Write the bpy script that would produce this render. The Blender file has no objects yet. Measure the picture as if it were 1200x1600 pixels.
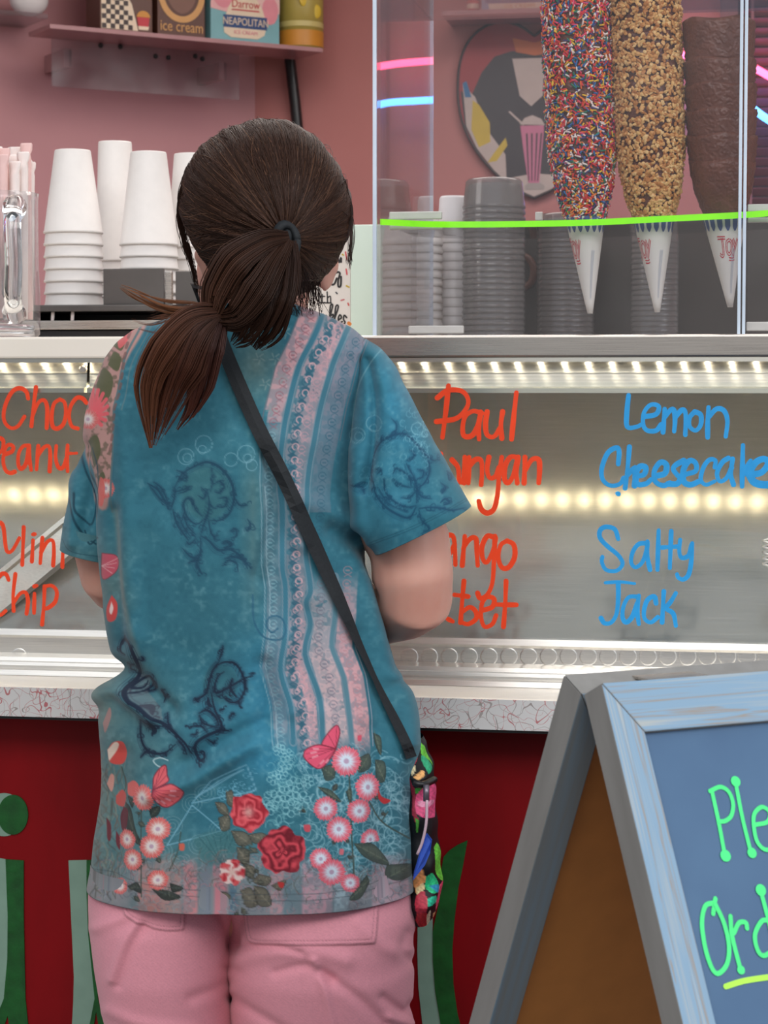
import bpy, bmesh, math, random
import numpy as np
from mathutils import Matrix, Vector
from mathutils.bvhtree import BVHTree

# ---------------------------------------------------------------- camera, light, exposure
S = bpy.context.scene
COL = S.collection
CAM = Vector((0.0, 0.0, 1.33))
FPX = 3340.0
PITCH = math.atan(200.0 / FPX)
cd = bpy.data.cameras.new('camera')
cam = bpy.data.objects.new('camera', cd)
COL.objects.link(cam)
cam.location = CAM
cam.rotation_euler = (math.pi / 2 - PITCH, 0, 0)
cd.sensor_fit = 'VERTICAL'
cd.sensor_height = 24.0
cd.lens = FPX / 1600 * 24.0
cd.clip_start = 0.05
cd.clip_end = 60
cd.dof.use_dof = True
cd.dof.focus_distance = 2.42
cd.dof.aperture_fstop = 11.0
S.camera = cam

S.view_settings.view_transform = 'Standard'
S.view_settings.look = 'None'
S.view_settings.gamma = 1.0
S.view_settings.use_curve_mapping = False
S.view_settings.exposure = 0.12
S.cycles.transparent_max_bounces = 32

W = bpy.data.worlds.new('world')
S.world = W
W.use_nodes = True
_nt = W.node_tree
_nt.nodes.clear()
_o = _nt.nodes.new('ShaderNodeOutputWorld')
_b = _nt.nodes.new('ShaderNodeBackground')
_tc = _nt.nodes.new('ShaderNodeTexCoord')
_sx = _nt.nodes.new('ShaderNodeSeparateXYZ')
_mr = _nt.nodes.new('ShaderNodeMapRange')
_rp = _nt.nodes.new('ShaderNodeValToRGB')
_nt.links.new(_tc.outputs['Generated'], _sx.inputs[0])
_nt.links.new(_sx.outputs['Z'], _mr.inputs[0])
_mr.inputs[1].default_value = -1
_mr.inputs[2].default_value = 1
_nt.links.new(_mr.outputs[0], _rp.inputs[0])
_rp.color_ramp.elements[0].position = 0.47
_rp.color_ramp.elements[0].color = (0.30, 0.29, 0.28, 1)
_rp.color_ramp.elements[1].position = 0.62
_rp.color_ramp.elements[1].color = (0.80, 0.86, 0.95, 1)
_nt.links.new(_rp.outputs[0], _b.inputs[0])
_b.inputs[1].default_value = 0.72
_nt.links.new(_b.outputs[0], _o.inputs[0])


def area(name, loc, target, size, power, color):
    l = bpy.data.lights.new(name, 'AREA')
    l.shape = 'RECTANGLE'
    l.size, l.size_y = size
    l.energy = power
    l.color = color
    o = bpy.data.objects.new(name, l)
    COL.objects.link(o)
    o.location = loc
    o.rotation_euler = (Vector(target) - Vector(loc)).to_track_quat('-Z', 'Y').to_euler()
    return o


area('daylight_right', (3.4, -0.6, 3.0), (-0.1, 2.5, 1.1), (2.6, 2.2), 70, (0.93, 0.96, 1.0))
area('daylight_front', (-0.6, -3.0, 5.0), (0.0, 2.8, 1.3), (5.0, 2.2), 170, (1.0, 0.97, 0.93))
area('shop_ceiling_fill', (0.3, 4.0, 2.57), (0.3, 4.0, 0.0), (1.6, 0.5), 15, (1.0, 0.92, 0.86))  # unseen light added to brighten the shop interior
area('shop_counter_fill', (0.0, 3.15, 2.57), (0.0, 3.25, 0.0), (1.8, 0.35), 6.5, (1.0, 0.95, 0.90))  # second unseen light, added above the goods on the case

# ---------------------------------------------------------------- pixel helpers
cP, sP = math.cos(PITCH), math.sin(PITCH)
FWD = Vector((0, cP, -sP))
UP = Vector((0, sP, cP))
RIGHT = Vector((1, 0, 0))


def ray(px, py):
    return RIGHT * ((px - 600) / FPX) + UP * (-(py - 800) / FPX) + FWD


def P(px, py, Y):
    d = ray(px, py)
    return CAM + d * (Y / d.y)


def proj(co):
    """(n,3) world points -> photograph coordinates"""
    d = np.asarray(co, float) - np.array(CAM)
    f = d[:, 1] * cP - d[:, 2] * sP
    up = d[:, 1] * sP + d[:, 2] * cP
    return 600 + FPX * d[:, 0] / f, 800 - FPX * up / f


ROT = math.radians(-10)
CF = Matrix.Translation((0, 2.75, 0)) @ Matrix.Rotation(ROT, 4, 'Z')      # the counter's own frame: u right, v inwards
CFI = CF.inverted()


def Q(px, py, v):
    o = CFI @ CAM
    d = CFI.to_3x3() @ ray(px, py)
    t = (v - o.y) / d.y
    p = o + d * t
    return p.x, p.z


def hit_plane(px, py, p0, n):
    d = ray(px, py)
    return CAM + d * ((p0 - CAM).dot(n) / d.dot(n))


# ---------------------------------------------------------------- mesh builder
class MB:
    def __init__(s):
        s.v = []
        s.f = []
        s.sm = []
        s.mi = []

    def add(s, vs, fs, smooth=False, mi=0):
        b = len(s.v)
        s.v += [tuple(x) for x in vs]
        s.f += [tuple(i + b for i in f) for f in fs]
        s.sm += [smooth] * len(fs)
        s.mi += [mi] * len(fs)
        return s

    def box(s, x0, x1, y0, y1, z0, z1, mi=0, bev=0.0):
        if bev > 0:
            bm = bmesh.new()
            bmesh.ops.create_cube(bm, size=1)
            for v in bm.verts:
                v.co = Vector(((x0 + x1) / 2 + v.co.x * (x1 - x0), (y0 + y1) / 2 + v.co.y * (y1 - y0), (z0 + z1) / 2 + v.co.z * (z1 - z0)))
            bmesh.ops.bevel(bm, geom=list(bm.edges), offset=bev, segments=2, profile=0.5, affect='EDGES')
            bm.verts.index_update()
            vs = [v.co.copy() for v in bm.verts]
            fs = [[v.index for v in f.verts] for f in bm.faces]
            bm.free()
            return s.add(vs, fs, False, mi)
        vs = [(x0, y0, z0), (x1, y0, z0), (x1, y1, z0), (x0, y1, z0), (x0, y0, z1), (x1, y0, z1), (x1, y1, z1), (x0, y1, z1)]
        fs = [(0, 3, 2, 1), (4, 5, 6, 7), (0, 1, 5, 4), (1, 2, 6, 5), (2, 3, 7, 6), (3, 0, 4, 7)]
        return s.add(vs, fs, False, mi)

    def loft(s, rings, cap0=True, cap1=True, smooth=True, mi=0, close=True):
        n = len(rings[0])
        vs = [p for r in rings for p in r]
        fs = []
        for j in range(len(rings) - 1):
            for i in range(n if close else n - 1):
                k = (i + 1) % n
                fs.append((j * n + i, j * n + k, (j + 1) * n + k, (j + 1) * n + i))
        b = len(s.v)
        s.add(vs, fs, smooth, mi)
        if cap0:
            s.f.append(tuple(b + i for i in reversed(range(n))))
            s.sm.append(False)
            s.mi.append(mi)
        if cap1:
            m = b + (len(rings) - 1) * n
            s.f.append(tuple(m + i for i in range(n)))
            s.sm.append(False)
            s.mi.append(mi)
        return s

    def lathe(s, prof, c=(0, 0, 0), n=32, cap0=True, cap1=True, mi=0, smooth=True):
        rings = []
        for r, z in prof:
            rings.append([(c[0] + r * math.cos(2 * math.pi * i / n), c[1] + r * math.sin(2 * math.pi * i / n), c[2] + z) for i in range(n)])
        return s.loft(rings, cap0, cap1, smooth, mi)

    def tube(s, pts, r, n=8, mi=0, caps=True):
        pts = [Vector(p) for p in pts]
        rs = r if isinstance(r, (list, tuple)) else [r] * len(pts)
        t0 = (pts[1] - pts[0]).normalized()
        a = t0.orthogonal().normalized()
        rings = []
        for i, p in enumerate(pts):
            t = (pts[min(i + 1, len(pts) - 1)] - pts[max(i - 1, 0)]).normalized()
            a = (a - t * a.dot(t)).normalized()
            b = t.cross(a)
            rings.append([p + (a * math.cos(2 * math.pi * k / n) + b * math.sin(2 * math.pi * k / n)) * rs[i] for k in range(n)])
        return s.loft(rings, caps, caps, True, mi)

    def prism(s, pts, d, mi=0):
        """pts: 3-D outline, extruded by vector d"""
        d = Vector(d)
        n = len(pts)
        vs = [Vector(p) for p in pts] + [Vector(p) + d for p in pts]
        fs = [tuple(range(n)), tuple(reversed(range(n, 2 * n)))]
        for i in range(n):
            k = (i + 1) % n
            fs.append((i, i + n, k + n, k))
        return s.add(vs, fs, False, mi)

    def ell(s, c, r, n=24, m=16, rot=None, mi=0):
        vs = []
        for j in range(m + 1):
            th = math.pi * j / m
            for i in range(n):
                ph = 2 * math.pi * i / n
                p = Vector((r[0] * math.sin(th) * math.cos(ph), r[1] * math.sin(th) * math.sin(ph), r[2] * math.cos(th)))
                if rot is not None:
                    p = rot @ p
                vs.append(Vector(c) + p)
        fs = []
        for j in range(m):
            for i in range(n):
                k = (i + 1) % n
                fs.append((j * n + i, (j + 1) * n + i, (j + 1) * n + k, j * n + k))
        return s.add(vs, fs, True, mi)

    def ribbon(s, pts, w, nrm, mi=0, off=0.0):
        """a flat painted stroke with round ends along 3-D points in a plane with normal nrm"""
        nrm = Vector(nrm).normalized()
        pts = [Vector(p) + nrm * (off + 8e-6 * i_) for i_, p in enumerate(pts)]
        ws = w if isinstance(w, (list, tuple)) else [w] * len(pts)
        L, R_ = [], []
        for i, p in enumerate(pts):
            t = pts[min(i + 1, len(pts) - 1)] - pts[max(i - 1, 0)]
            t = t.normalized() if t.length > 1e-9 else Vector((1, 0, 0))
            sd = nrm.cross(t).normalized() * (ws[i] / 2)
            L.append(p + sd)
            R_.append(p - sd)
        n = len(pts)
        s.add(L + R_, [(i, i + n, i + 1 + n, i + 1) for i in range(n - 1)], False, mi)
        for e, sg in ((0, -1), (n - 1, 1)):
            p = pts[e]
            t = (pts[1] - pts[0]) if e == 0 else (pts[-1] - pts[-2])
            t = t.normalized() * sg
            sd = nrm.cross(t).normalized()
            fan = [p + (sd * math.cos(a) + t * math.sin(a)) * (ws[e] / 2) for a in [math.pi * k / 6 for k in range(7)]]
            s.add(fan, [tuple(range(7))], False, mi)
        return s

    def disc(s, c, r, nrm, mi=0, off=0.0, n=18):
        nrm = Vector(nrm).normalized()
        a = nrm.orthogonal().normalized()
        b = nrm.cross(a)
        c = Vector(c) + nrm * off
        return s.add([c + (a * math.cos(2 * math.pi * k / n) + b * math.sin(2 * math.pi * k / n)) * r for k in range(n)], [tuple(range(n))], False, mi)

    def mesh(s, name, mats):
        me = bpy.data.meshes.new(name)
        me.from_pydata(s.v, [], s.f)
        if s.sm:
            me.polygons.foreach_set('use_smooth', s.sm)
        for m in (mats if isinstance(mats, (list, tuple)) else [mats]):
            me.materials.append(m)
        if any(s.mi):
            me.polygons.foreach_set('material_index', s.mi)
        me.update()
        return me

    def obj(s, name, mats, parent=None, M=None, fix=False):
        me = s.mesh(name, mats)
        if fix:
            bm = bmesh.new()
            bm.from_mesh(me)
            bmesh.ops.recalc_face_normals(bm, faces=bm.faces)
            bm.to_mesh(me)
            bm.free()
        return link(name, me, parent, M)


def link(name, me, parent=None, M=None):
    o = bpy.data.objects.new(name, me)
    COL.objects.link(o)
    if parent is not None:
        o.parent = parent
    if M is not None:
        o.matrix_basis = M
    return o


def empty(name, M=None, parent=None):
    o = bpy.data.objects.new(name, None)
    o.empty_display_size = 0.05
    COL.objects.link(o)
    if parent is not None:
        o.parent = parent
    if M is not None:
        o.matrix_basis = M
    return o


def tag(o, label=None, cat=None, group=None, kind=None):
    if label:
        o['label'] = label
    if cat:
        o['category'] = cat
    if group:
        o['group'] = group
    if kind:
        o['kind'] = kind
    return o


def crom(pts, k=6):
    """Catmull-Rom through the points (tuples of any length)"""
    pts = [np.array(p, float) for p in pts]
    if len(pts) < 3:
        a, b = pts[0], pts[-1]
        return [a + (b - a) * t for t in np.linspace(0, 1, k)]
    ext = [2 * pts[0] - pts[1]] + pts + [2 * pts[-1] - pts[-2]]
    out = []
    for i in range(1, len(ext) - 2):
        p0, p1, p2, p3 = ext[i - 1], ext[i], ext[i + 1], ext[i + 2]
        for t in np.linspace(0, 1, k, endpoint=False):
            out.append(0.5 * ((2 * p1) + (-p0 + p2) * t + (2 * p0 - 5 * p1 + 4 * p2 - p3) * t * t + (-p0 + 3 * p1 - 3 * p2 + p3) * t ** 3))
    out.append(pts[-1])
    return out


def interp(tab, x):
    a = np.array(tab, float)
    return np.interp(x, a[:, 0], a[:, 1])


def smooth_interp(tab, xs, k=21):
    ys = interp(tab, xs)
    if k > 1:
        pad = np.pad(ys, k // 2, mode='edge')
        ys = np.convolve(pad, np.ones(k) / k, 'valid')
    return ys


# ---------------------------------------------------------------- materials
def lin(c):
    c = np.asarray(c, float)
    return np.where(c <= 0.04045, c / 12.92, ((c + 0.055) / 1.055) ** 2.4)


def rgb(r, g, b):
    l = lin(np.array([r, g, b]) / 255.0)
    return (float(l[0]), float(l[1]), float(l[2]), 1)


def newmat(name):
    m = bpy.data.materials.new(name)
    m.use_nodes = True
    return m, m.node_tree, m.node_tree.nodes['Principled BSDF']


def mat(name, c, rough=0.5, metal=0.0, var=0.06, scale=30, bump=0.0, stretch=(1, 1, 1), spec=0.5, c2=None, coat=0.0, sss=0.0, distort=0.0, lo=0.3, hi=0.7, coords='Object'):
    m, nt, b = newmat(name)
    L = nt.links
    tc = nt.nodes.new('ShaderNodeTexCoord')
    mp = nt.nodes.new('ShaderNodeMapping')
    mp.inputs['Scale'].default_value = stretch
    nz = nt.nodes.new('ShaderNodeTexNoise')
    nz.inputs['Scale'].default_value = scale
    nz.inputs['Detail'].default_value = 5
    nz.inputs['Distortion'].default_value = distort
    rp = nt.nodes.new('ShaderNodeValToRGB')
    L.new(tc.outputs[coords], mp.inputs[0])
    L.new(mp.outputs[0], nz.inputs['Vector'])
    L.new(nz.outputs['Fac'], rp.inputs[0])
    if c2 is None:
        lo_c = tuple(max(0, x * (1 - var)) for x in c[:3]) + (1,)
        hi_c = tuple(min(1, x * (1 + var)) for x in c[:3]) + (1,)
    else:
        lo_c, hi_c = c, c2
    rp.color_ramp.elements[0].position = lo
    rp.color_ramp.elements[1].position = hi
    rp.color_ramp.elements[0].color = lo_c
    rp.color_ramp.elements[1].color = hi_c
    L.new(rp.outputs[0], b.inputs['Base Color'])
    b.inputs['Roughness'].default_value = rough
    b.inputs['Metallic'].default_value = metal
    b.inputs['Specular IOR Level'].default_value = spec
    b.inputs['Coat Weight'].default_value = coat
    if sss:
        b.inputs['Subsurface Weight'].default_value = sss
        b.inputs['Subsurface Radius'].default_value = (0.012, 0.005, 0.003)
        b.inputs['Subsurface Scale'].default_value = 1.0
    if bump:
        bp = nt.nodes.new('ShaderNodeBump')
        bp.inputs['Strength'].default_value = bump
        bp.inputs['Distance'].default_value = 0.002
        L.new(nz.outputs['Fac'], bp.inputs['Height'])
        L.new(bp.outputs[0], b.inputs['Normal'])
    return m


def vcol_mat(name, rough=0.7, spec=0.3, bump=0.0, bscale=900, attr='print', sheen=0.0):
    m, nt, b = newmat(name)
    a = nt.nodes.new('ShaderNodeAttribute')
    a.attribute_name = attr
    nt.links.new(a.outputs['Color'], b.inputs['Base Color'])
    b.inputs['Roughness'].default_value = rough
    b.inputs['Specular IOR Level'].default_value = spec
    b.inputs['Sheen Weight'].default_value = sheen
    if bump:
        tc = nt.nodes.new('ShaderNodeTexCoord')
        nz = nt.nodes.new('ShaderNodeTexNoise')
        nz.inputs['Scale'].default_value = bscale
        bp = nt.nodes.new('ShaderNodeBump')
        bp.inputs['Strength'].default_value = bump
        bp.inputs['Distance'].default_value = 0.001
        nt.links.new(tc.outputs['Object'], nz.inputs['Vector'])
        nt.links.new(nz.outputs['Fac'], bp.inputs['Height'])
        nt.links.new(bp.outputs[0], b.inputs['Normal'])
    return m


def glass_mat(name, tint=(1, 1, 1), rough=0.02, ior=1.45, haze=0.0):
    """thin clear sheet: see-through with Fresnel reflections, a little surface haze"""
    m = bpy.data.materials.new(name)
    m.use_nodes = True
    nt = m.node_tree
    nt.nodes.clear()
    o = nt.nodes.new('ShaderNodeOutputMaterial')
    t = nt.nodes.new('ShaderNodeBsdfTransparent')
    t.inputs[0].default_value = tint + (1,)
    g = nt.nodes.new('ShaderNodeBsdfGlossy')
    g.inputs['Roughness'].default_value = rough
    fr = nt.nodes.new('ShaderNodeFresnel')
    ge = nt.nodes.new('ShaderNodeNewGeometry')
    mi_ = nt.nodes.new('ShaderNodeMapRange')
    mi_.inputs[3].default_value = ior
    mi_.inputs[4].default_value = 1.0 / ior
    nt.links.new(ge.outputs['Backfacing'], mi_.inputs[0])
    nt.links.new(mi_.outputs[0], fr.inputs[0])
    mx = nt.nodes.new('ShaderNodeMixShader')
    nt.links.new(fr.outputs[0], mx.inputs[0])
    nt.links.new(t.outputs[0], mx.inputs[1])
    nt.links.new(g.outputs[0], mx.inputs[2])
    last = mx
    if haze:
        d = nt.nodes.new('ShaderNodeBsdfDiffuse')
        d.inputs[0].default_value = (0.8, 0.8, 0.8, 1)
        tc = nt.nodes.new('ShaderNodeTexCoord')
        nz = nt.nodes.new('ShaderNodeTexNoise')
        nz.inputs['Scale'].default_value = 9
        mr = nt.nodes.new('ShaderNodeMapRange')
        mr.inputs[1].default_value = 0.35
        mr.inputs[2].default_value = 0.8
        mr.inputs[3].default_value = haze * 0.3
        mr.inputs[4].default_value = haze * 1.6
        nt.links.new(tc.outputs['Object'], nz.inputs['Vector'])
        nt.links.new(nz.outputs['Fac'], mr.inputs[0])
        m2 = nt.nodes.new('ShaderNodeMixShader')
        nt.links.new(mr.outputs[0], m2.inputs[0])
        nt.links.new(mx.outputs[0], m2.inputs[1])
        nt.links.new(d.outputs[0], m2.inputs[2])
        last = m2
    nt.links.new(last.outputs[0], o.inputs[0])
    return m


def emit(name, c, s):
    m, nt, b = newmat(name)
    b.inputs['Base Color'].default_value = c
    b.inputs['Emission Color'].default_value = c
    b.inputs['Emission Strength'].default_value = s
    return m


def steel(name, c, rough, an=0.0, stretch=(2, 200, 200), bump=0.06):
    m = mat(name, c, rough, 1.0, 0.10, 6, 0.0, stretch)
    nt = m.node_tree
    b = nt.nodes['Principled BSDF']
    b.inputs['Anisotropic'].default_value = an
    nz = [n for n in nt.nodes if n.type == 'TEX_NOISE'][0]
    mr = nt.nodes.new('ShaderNodeMapRange')
    mr.inputs[3].default_value = rough * 0.75
    mr.inputs[4].default_value = rough * 1.3
    nt.links.new(nz.outputs['Fac'], mr.inputs[0])
    nt.links.new(mr.outputs[0], b.inputs['Roughness'])
    return m


M_pink = mat('pink_wall_paint', rgb(190, 136, 140), 0.6, 0, 0.04, 6, 0.05)
M_pinkcorner = mat('rose_wall_paint', rgb(182, 116, 112), 0.6, 0, 0.04, 6, 0.05)
M_ceil = mat('ceiling_paint', rgb(205, 190, 186), 0.8, 0, 0.04, 8)
M_floor = mat('concrete_pavement', rgb(128, 122, 116), 0.85, 0, 0.15, 14, 0.2)
M_mint = mat('mint_panel_paint', rgb(214, 232, 220), 0.35, 0, 0.03, 4)
M_white = mat('white_enamel', rgb(250, 240, 226), 0.3, 0, 0.02, 9)
M_foam = mat('white_foam', rgb(226, 221, 217), 0.55, 0, 0.02, 60, sss=0.0)
M_foamgrey = mat('off_white_foam', rgb(226, 222, 222), 0.5, 0, 0.02, 60)
M_steel = steel('brushed_steel', (0.60, 0.545, 0.49, 1), 0.28)
M_steelled = steel('ridged_steel', (0.72, 0.70, 0.63, 1), 0.50)
_bs = M_steelled.node_tree.nodes['Principled BSDF']
_bs.inputs['Anisotropic'].default_value = 0.96
_cx = M_steelled.node_tree.nodes.new('ShaderNodeCombineXYZ')
_cx.inputs[0].default_value = -0.32
_cx.inputs[2].default_value = 1.0
M_steelled.node_tree.links.new(_cx.outputs[0], _bs.inputs['Tangent'])
M_steelin = steel('inner_steel', (0.42, 0.40, 0.375, 1), 0.19, bump=0.1)
M_steelin.node_tree.nodes['Principled BSDF'].inputs['Metallic'].default_value = 0.72
M_alu = steel('aluminium_track', (0.80, 0.77, 0.72, 1), 0.34)
M_black = mat('black_plastic', rgb(24, 23, 24), 0.35, 0, 0.1, 40)
M_dark = mat('dark_grey_metal', rgb(92, 88, 86), 0.4, 0.3, 0.08, 20)
M_darkback = mat('dark_steel_panel', rgb(92, 86, 82), 0.3, 0.5, 0.2, 4)
M_red = mat('red_gloss_paint', rgb(128, 5, 13), 0.5, 0, 0.22, 10, 0.12, (1, 1, 0.35), spec=0.2)
M_green = mat('dark_green_paint', rgb(14, 84, 30), 0.45, 0, 0.28, 55, 0.5)
M_sage = mat('sage_green_paint', rgb(132, 164, 146), 0.5, 0, 0.08, 30, 0.15)
M_sagel = mat('worn_edge_paint', rgb(190, 190, 170), 0.5)
M_orange = mat('orange_marker_paint', rgb(255, 70, 22), 0.45, 0, 0.10, 40, lo=0.35, hi=0.75)
M_blue = mat('blue_marker_paint', rgb(38, 158, 226), 0.45, 0, 0.10, 40)
M_chalkg = mat('green_chalk_marker', rgb(64, 238, 130), 0.5, 0, 0.08, 50)
M_chalky = mat('yellow_chalk_marker', rgb(178, 244, 70), 0.5, 0, 0.08, 50)
M_board = mat('blue_chalkboard', rgb(58, 92, 128), 0.55, 0, 0.10, 7, 0.05, c2=rgb(72, 108, 142))
M_brown = mat('raw_hardboard', rgb(186, 124, 62), 0.6, 0, 0.08, 25, 0.05)
M_glass = glass_mat('window_glass', (0.97, 0.98, 0.97), 0.015, 1.45, 0.02)
M_acry = glass_mat('clear_acrylic', (0.95, 0.95, 0.96), 0.01, 1.5, 0.012)
M_mug = glass_mat('mug_glass', (0.985, 0.99, 1.0), 0.02, 1.55, 0.13)
M_solidglass, _nt2, _b2 = newmat('solid_glass')
_b2.inputs['Base Color'].default_value = (0.97, 0.99, 1.0, 1)
_b2.inputs['Transmission Weight'].default_value = 1.0
_b2.inputs['Roughness'].default_value = 0.03
_b2.inputs['IOR'].default_value = 1.5
M_acedge = mat('acrylic_edge', rgb(214, 226, 240), 0.15, 0, 0.1, 8)
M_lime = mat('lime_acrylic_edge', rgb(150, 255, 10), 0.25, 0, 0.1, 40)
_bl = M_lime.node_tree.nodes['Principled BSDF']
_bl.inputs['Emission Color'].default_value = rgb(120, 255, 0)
_bl.inputs['Emission Strength'].default_value = 0.35      # fluorescent edge, its glow put in as emission
M_clip = mat('white_acrylic_clip', rgb(225, 222, 214), 0.4)
M_skin = mat('skin', rgb(220, 166, 148), 0.5, 0, 0.05, 18, 0.0, sss=0.25, c2=rgb(212, 150, 132), lo=0.35, hi=0.7)
M_straw = mat('paper_straw_sleeve', rgb(240, 226, 220), 0.6, 0, 0.03, 50)
M_strawp = mat('pink_straw_sleeve', rgb(236, 196, 190), 0.6, 0, 0.03, 50)
M_strap = mat('black_webbing', rgb(22, 26, 30), 0.75, 0, 0.15, 300, 0.2)
M_choc = mat('chocolate_shell', rgb(112, 64, 46), 0.42, 0, 0.15, 60, 0.5)
_n = M_choc.node_tree
_w = _n.nodes.new('ShaderNodeTexWave')
_w.bands_direction = 'DIAGONAL'
_w.inputs['Scale'].default_value = 22
_w.inputs['Distortion'].default_value = 5
_w.inputs['Detail'].default_value = 1
_w.inputs['Detail Scale'].default_value = 6
_bp = [q for q in _n.nodes if q.type == 'BUMP'][0]
_bp.inputs['Strength'].default_value = 0.3
_bp.inputs['Distance'].default_value = 0.004
_n.links.new([q for q in _n.nodes if q.type == 'TEX_COORD'][0].outputs['Object'], _w.inputs['Vector'])
_n.links.new(_w.outputs['Fac'], _bp.inputs['Height'])
M_paper = mat('cone_jacket_paper', rgb(232, 226, 218), 0.55, 0, 0.02, 40)
M_jblue = mat('jacket_blue_ink', rgb(72, 88, 140), 0.55)
M_jred = mat('jacket_red_ink', rgb(206, 42, 62), 0.55)

# ---------------------------------------------------------------- the setting
def struct(o):
    o['kind'] = 'structure'
    return o


corner = P(400, 600, 5.2)
dl = Vector((-math.cos(math.radians(30)), -math.sin(math.radians(30)), 0))      # left wall, running back towards the left
nl = Vector((math.sin(math.radians(30)), -math.cos(math.radians(30)), 0))       # its normal, into the room
dr = Vector((math.cos(ROT), math.sin(ROT), 0))
nr = Vector((math.sin(ROT), -math.cos(ROT), 0))


def wall(name, a, d, L, n, z0, z1, m):
    a = Vector((a.x, a.y, 0))
    p = [a, a + d * L, a + d * L - n * 0.1, a - n * 0.1]
    mb = MB()
    mb.prism([q + Vector((0, 0, z0)) for q in p], (0, 0, z1 - z0))
    return struct(mb.obj(name, m, fix=True))


wall('wall_left', corner, dl, 2.6, nl, 0, 2.6, M_pink)
wall('wall_back', corner, dr, 4.0, nr, 0, 2.6, M_pinkcorner)
wall('wall_right', CF @ Vector((2.0, 0.25, 0)), Vector((-math.sin(ROT), math.cos(ROT), 0)), 2.6, Vector((-1, 0, 0)), 0, 2.6, M_pink)
struct(MB().box(-6, 6, -4, 9, -0.06, 0.0).obj('floor', M_floor))
mbc = MB()
mbc.prism([CF @ Vector((u, v, 2.6)) for u, v in ((-2.5, 0.05), (2.3, 0.05), (2.3, 3.2), (-2.5, 3.2))], (0, 0, 0.08))
struct(mbc.obj('ceiling', M_ceil, fix=True))

# ---------------------------------------------------------------- freezer case and counter (built in the counter's own frame)
def uz(px, py, v):
    return Q(px, py, v)


zt = uz(640, 524, 0.0)[1]          # top of the case
z1 = uz(640, 559, 0.0)[1]          # underside of the top ledge
z2 = uz(800, 614, 0.02)[1]         # bottom of the lamp housing
zg = uz(900, 1002, 0.02)[1]        # bottom of the glass
zc = uz(640, 1088, -0.15)[1]       # counter top
zl = uz(640, 1136, -0.15)[1]       # bottom of the laminate edge
UL, UR = -1.6, 1.3
us = uz(400, 540, 0.0)[0]          # where white enamel meets steel, behind the customer

case = tag(empty('freezer_case', CF @ Matrix.Translation((0, 0, 0))), 'steel ice cream freezer case with lit glass front and painted flavour names', 'freezer case')
MB().box(UL, us, 0, 0.78, z1, zt, bev=0.003).obj('white_top_ledge', M_white, case)['label'] = 'white enamel end of the top ledge'
MB().box(us, UR, 0, 0.78, z1, zt, bev=0.003).obj('steel_top_ledge', M_steel, case)
# lamp housing: ridged steel strip in two folds, split into two lengths left and right
uh = uz(134, 590, 0.014)[0]
for a, b, nm in ((UL, uh, 'lamp_housing'), (uh + 0.004, UR, 'lamp_housing')):
    zm = z1 + (z2 - z1) * 0.42
    mb = MB()
    prof = []
    for q in range(97):
        f = q / 96
        z = z1 + (z2 + 0.008 - z1) * f
        prof.append((0.022 - 0.005 * f - 0.00005 * math.cos(f * 8 * 2 * math.pi) - (0.0012 if abs(z - zm) < 0.0009 else 0), z))
    prof += [(0.006, z2 + 0.006), (0.006, z2), (0.035, z2), (0.045, z1)]
    mb.loft([[(a, p[0], p[1]) for p in prof], [(b, p[0], p[1]) for p in prof]], True, True, False)
    mb.obj(nm, M_steelled, case, fix=True)
mb = MB()
mb.lathe([(0.006, 0), (0.006, 0.004), (0.004, 0.006)], n=16)
uu, zz = uz(129, 577, 0.016)
mb.obj('screw', M_steel, case, Matrix.Translation((uu, 0.022, zz)) @ Matrix.Rotation(math.pi / 2, 4, 'X'))
M_led = emit('warm_led', (1.0, 0.88, 0.58, 1), 42)
M_led2 = emit('warm_led_small', (1.0, 0.92, 0.74, 1), 22)
pitch = 0.0302
ledm = MB().box(-0.0035, 0.0035, -0.003, 0.003, -0.002, 0.002).mesh('led', M_led)
MB().box(UL, UR, 0.002, 0.005, z1 - 0.0055, z1).obj('lamp_lip', M_steelled, case)
leds = MB().box(-0.0025, 0.0025, -0.004, 0.004, -0.0015, 0.0015).mesh('led', M_led2)
MB().box(UL, UR, 0.037, 0.053, z2 + 0.008, z2 + 0.012).obj('led_strip', M_white, case)
u = uz(-330, 590, 0.02)[0]
uend = uz(1420, 590, 0.02)[0]
k = 0
while u < uend:
    link('led', ledm, case, Matrix.Translation((u, 0.045, z2 + 0.006)))
    link('led', leds, case, Matrix.Translation((u - 0.004, 0.012, z1 - 0.0015)))
    u += pitch
    k += 1
# slanted inner steel sheet, floor of the well, end panels
tl = math.tan(math.radians(30))
mb = MB()
v0 = 0.035
zb = zg - 0.01
zt_in = z2 + 0.02
vt = v0 + (zt_in - zb) * tl
mb.prism([(UL, v0, zb), (UL, vt, zt_in), (UL, vt + 0.006, zt_in), (UL, v0 + 0.006, zb - 0.004)], (UR - UL, 0, 0))
mb.obj('inner_steel_sheet', M_steelin, case, fix=True)
MB().box(UL, UR, 0.055, vt + 0.02, zt_in + 0.001, zt_in + 0.012).obj('inner_top_panel', M_steel, case)
MB().box(UL, UR, 0.05, 0.78, 0.12, zb - 0.03).obj('cabinet_body', M_dark, case)
MB().box(UL, UR, 0.46, 0.78, zb - 0.03, z1).obj('cabinet_back', M_steel, case)
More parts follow.
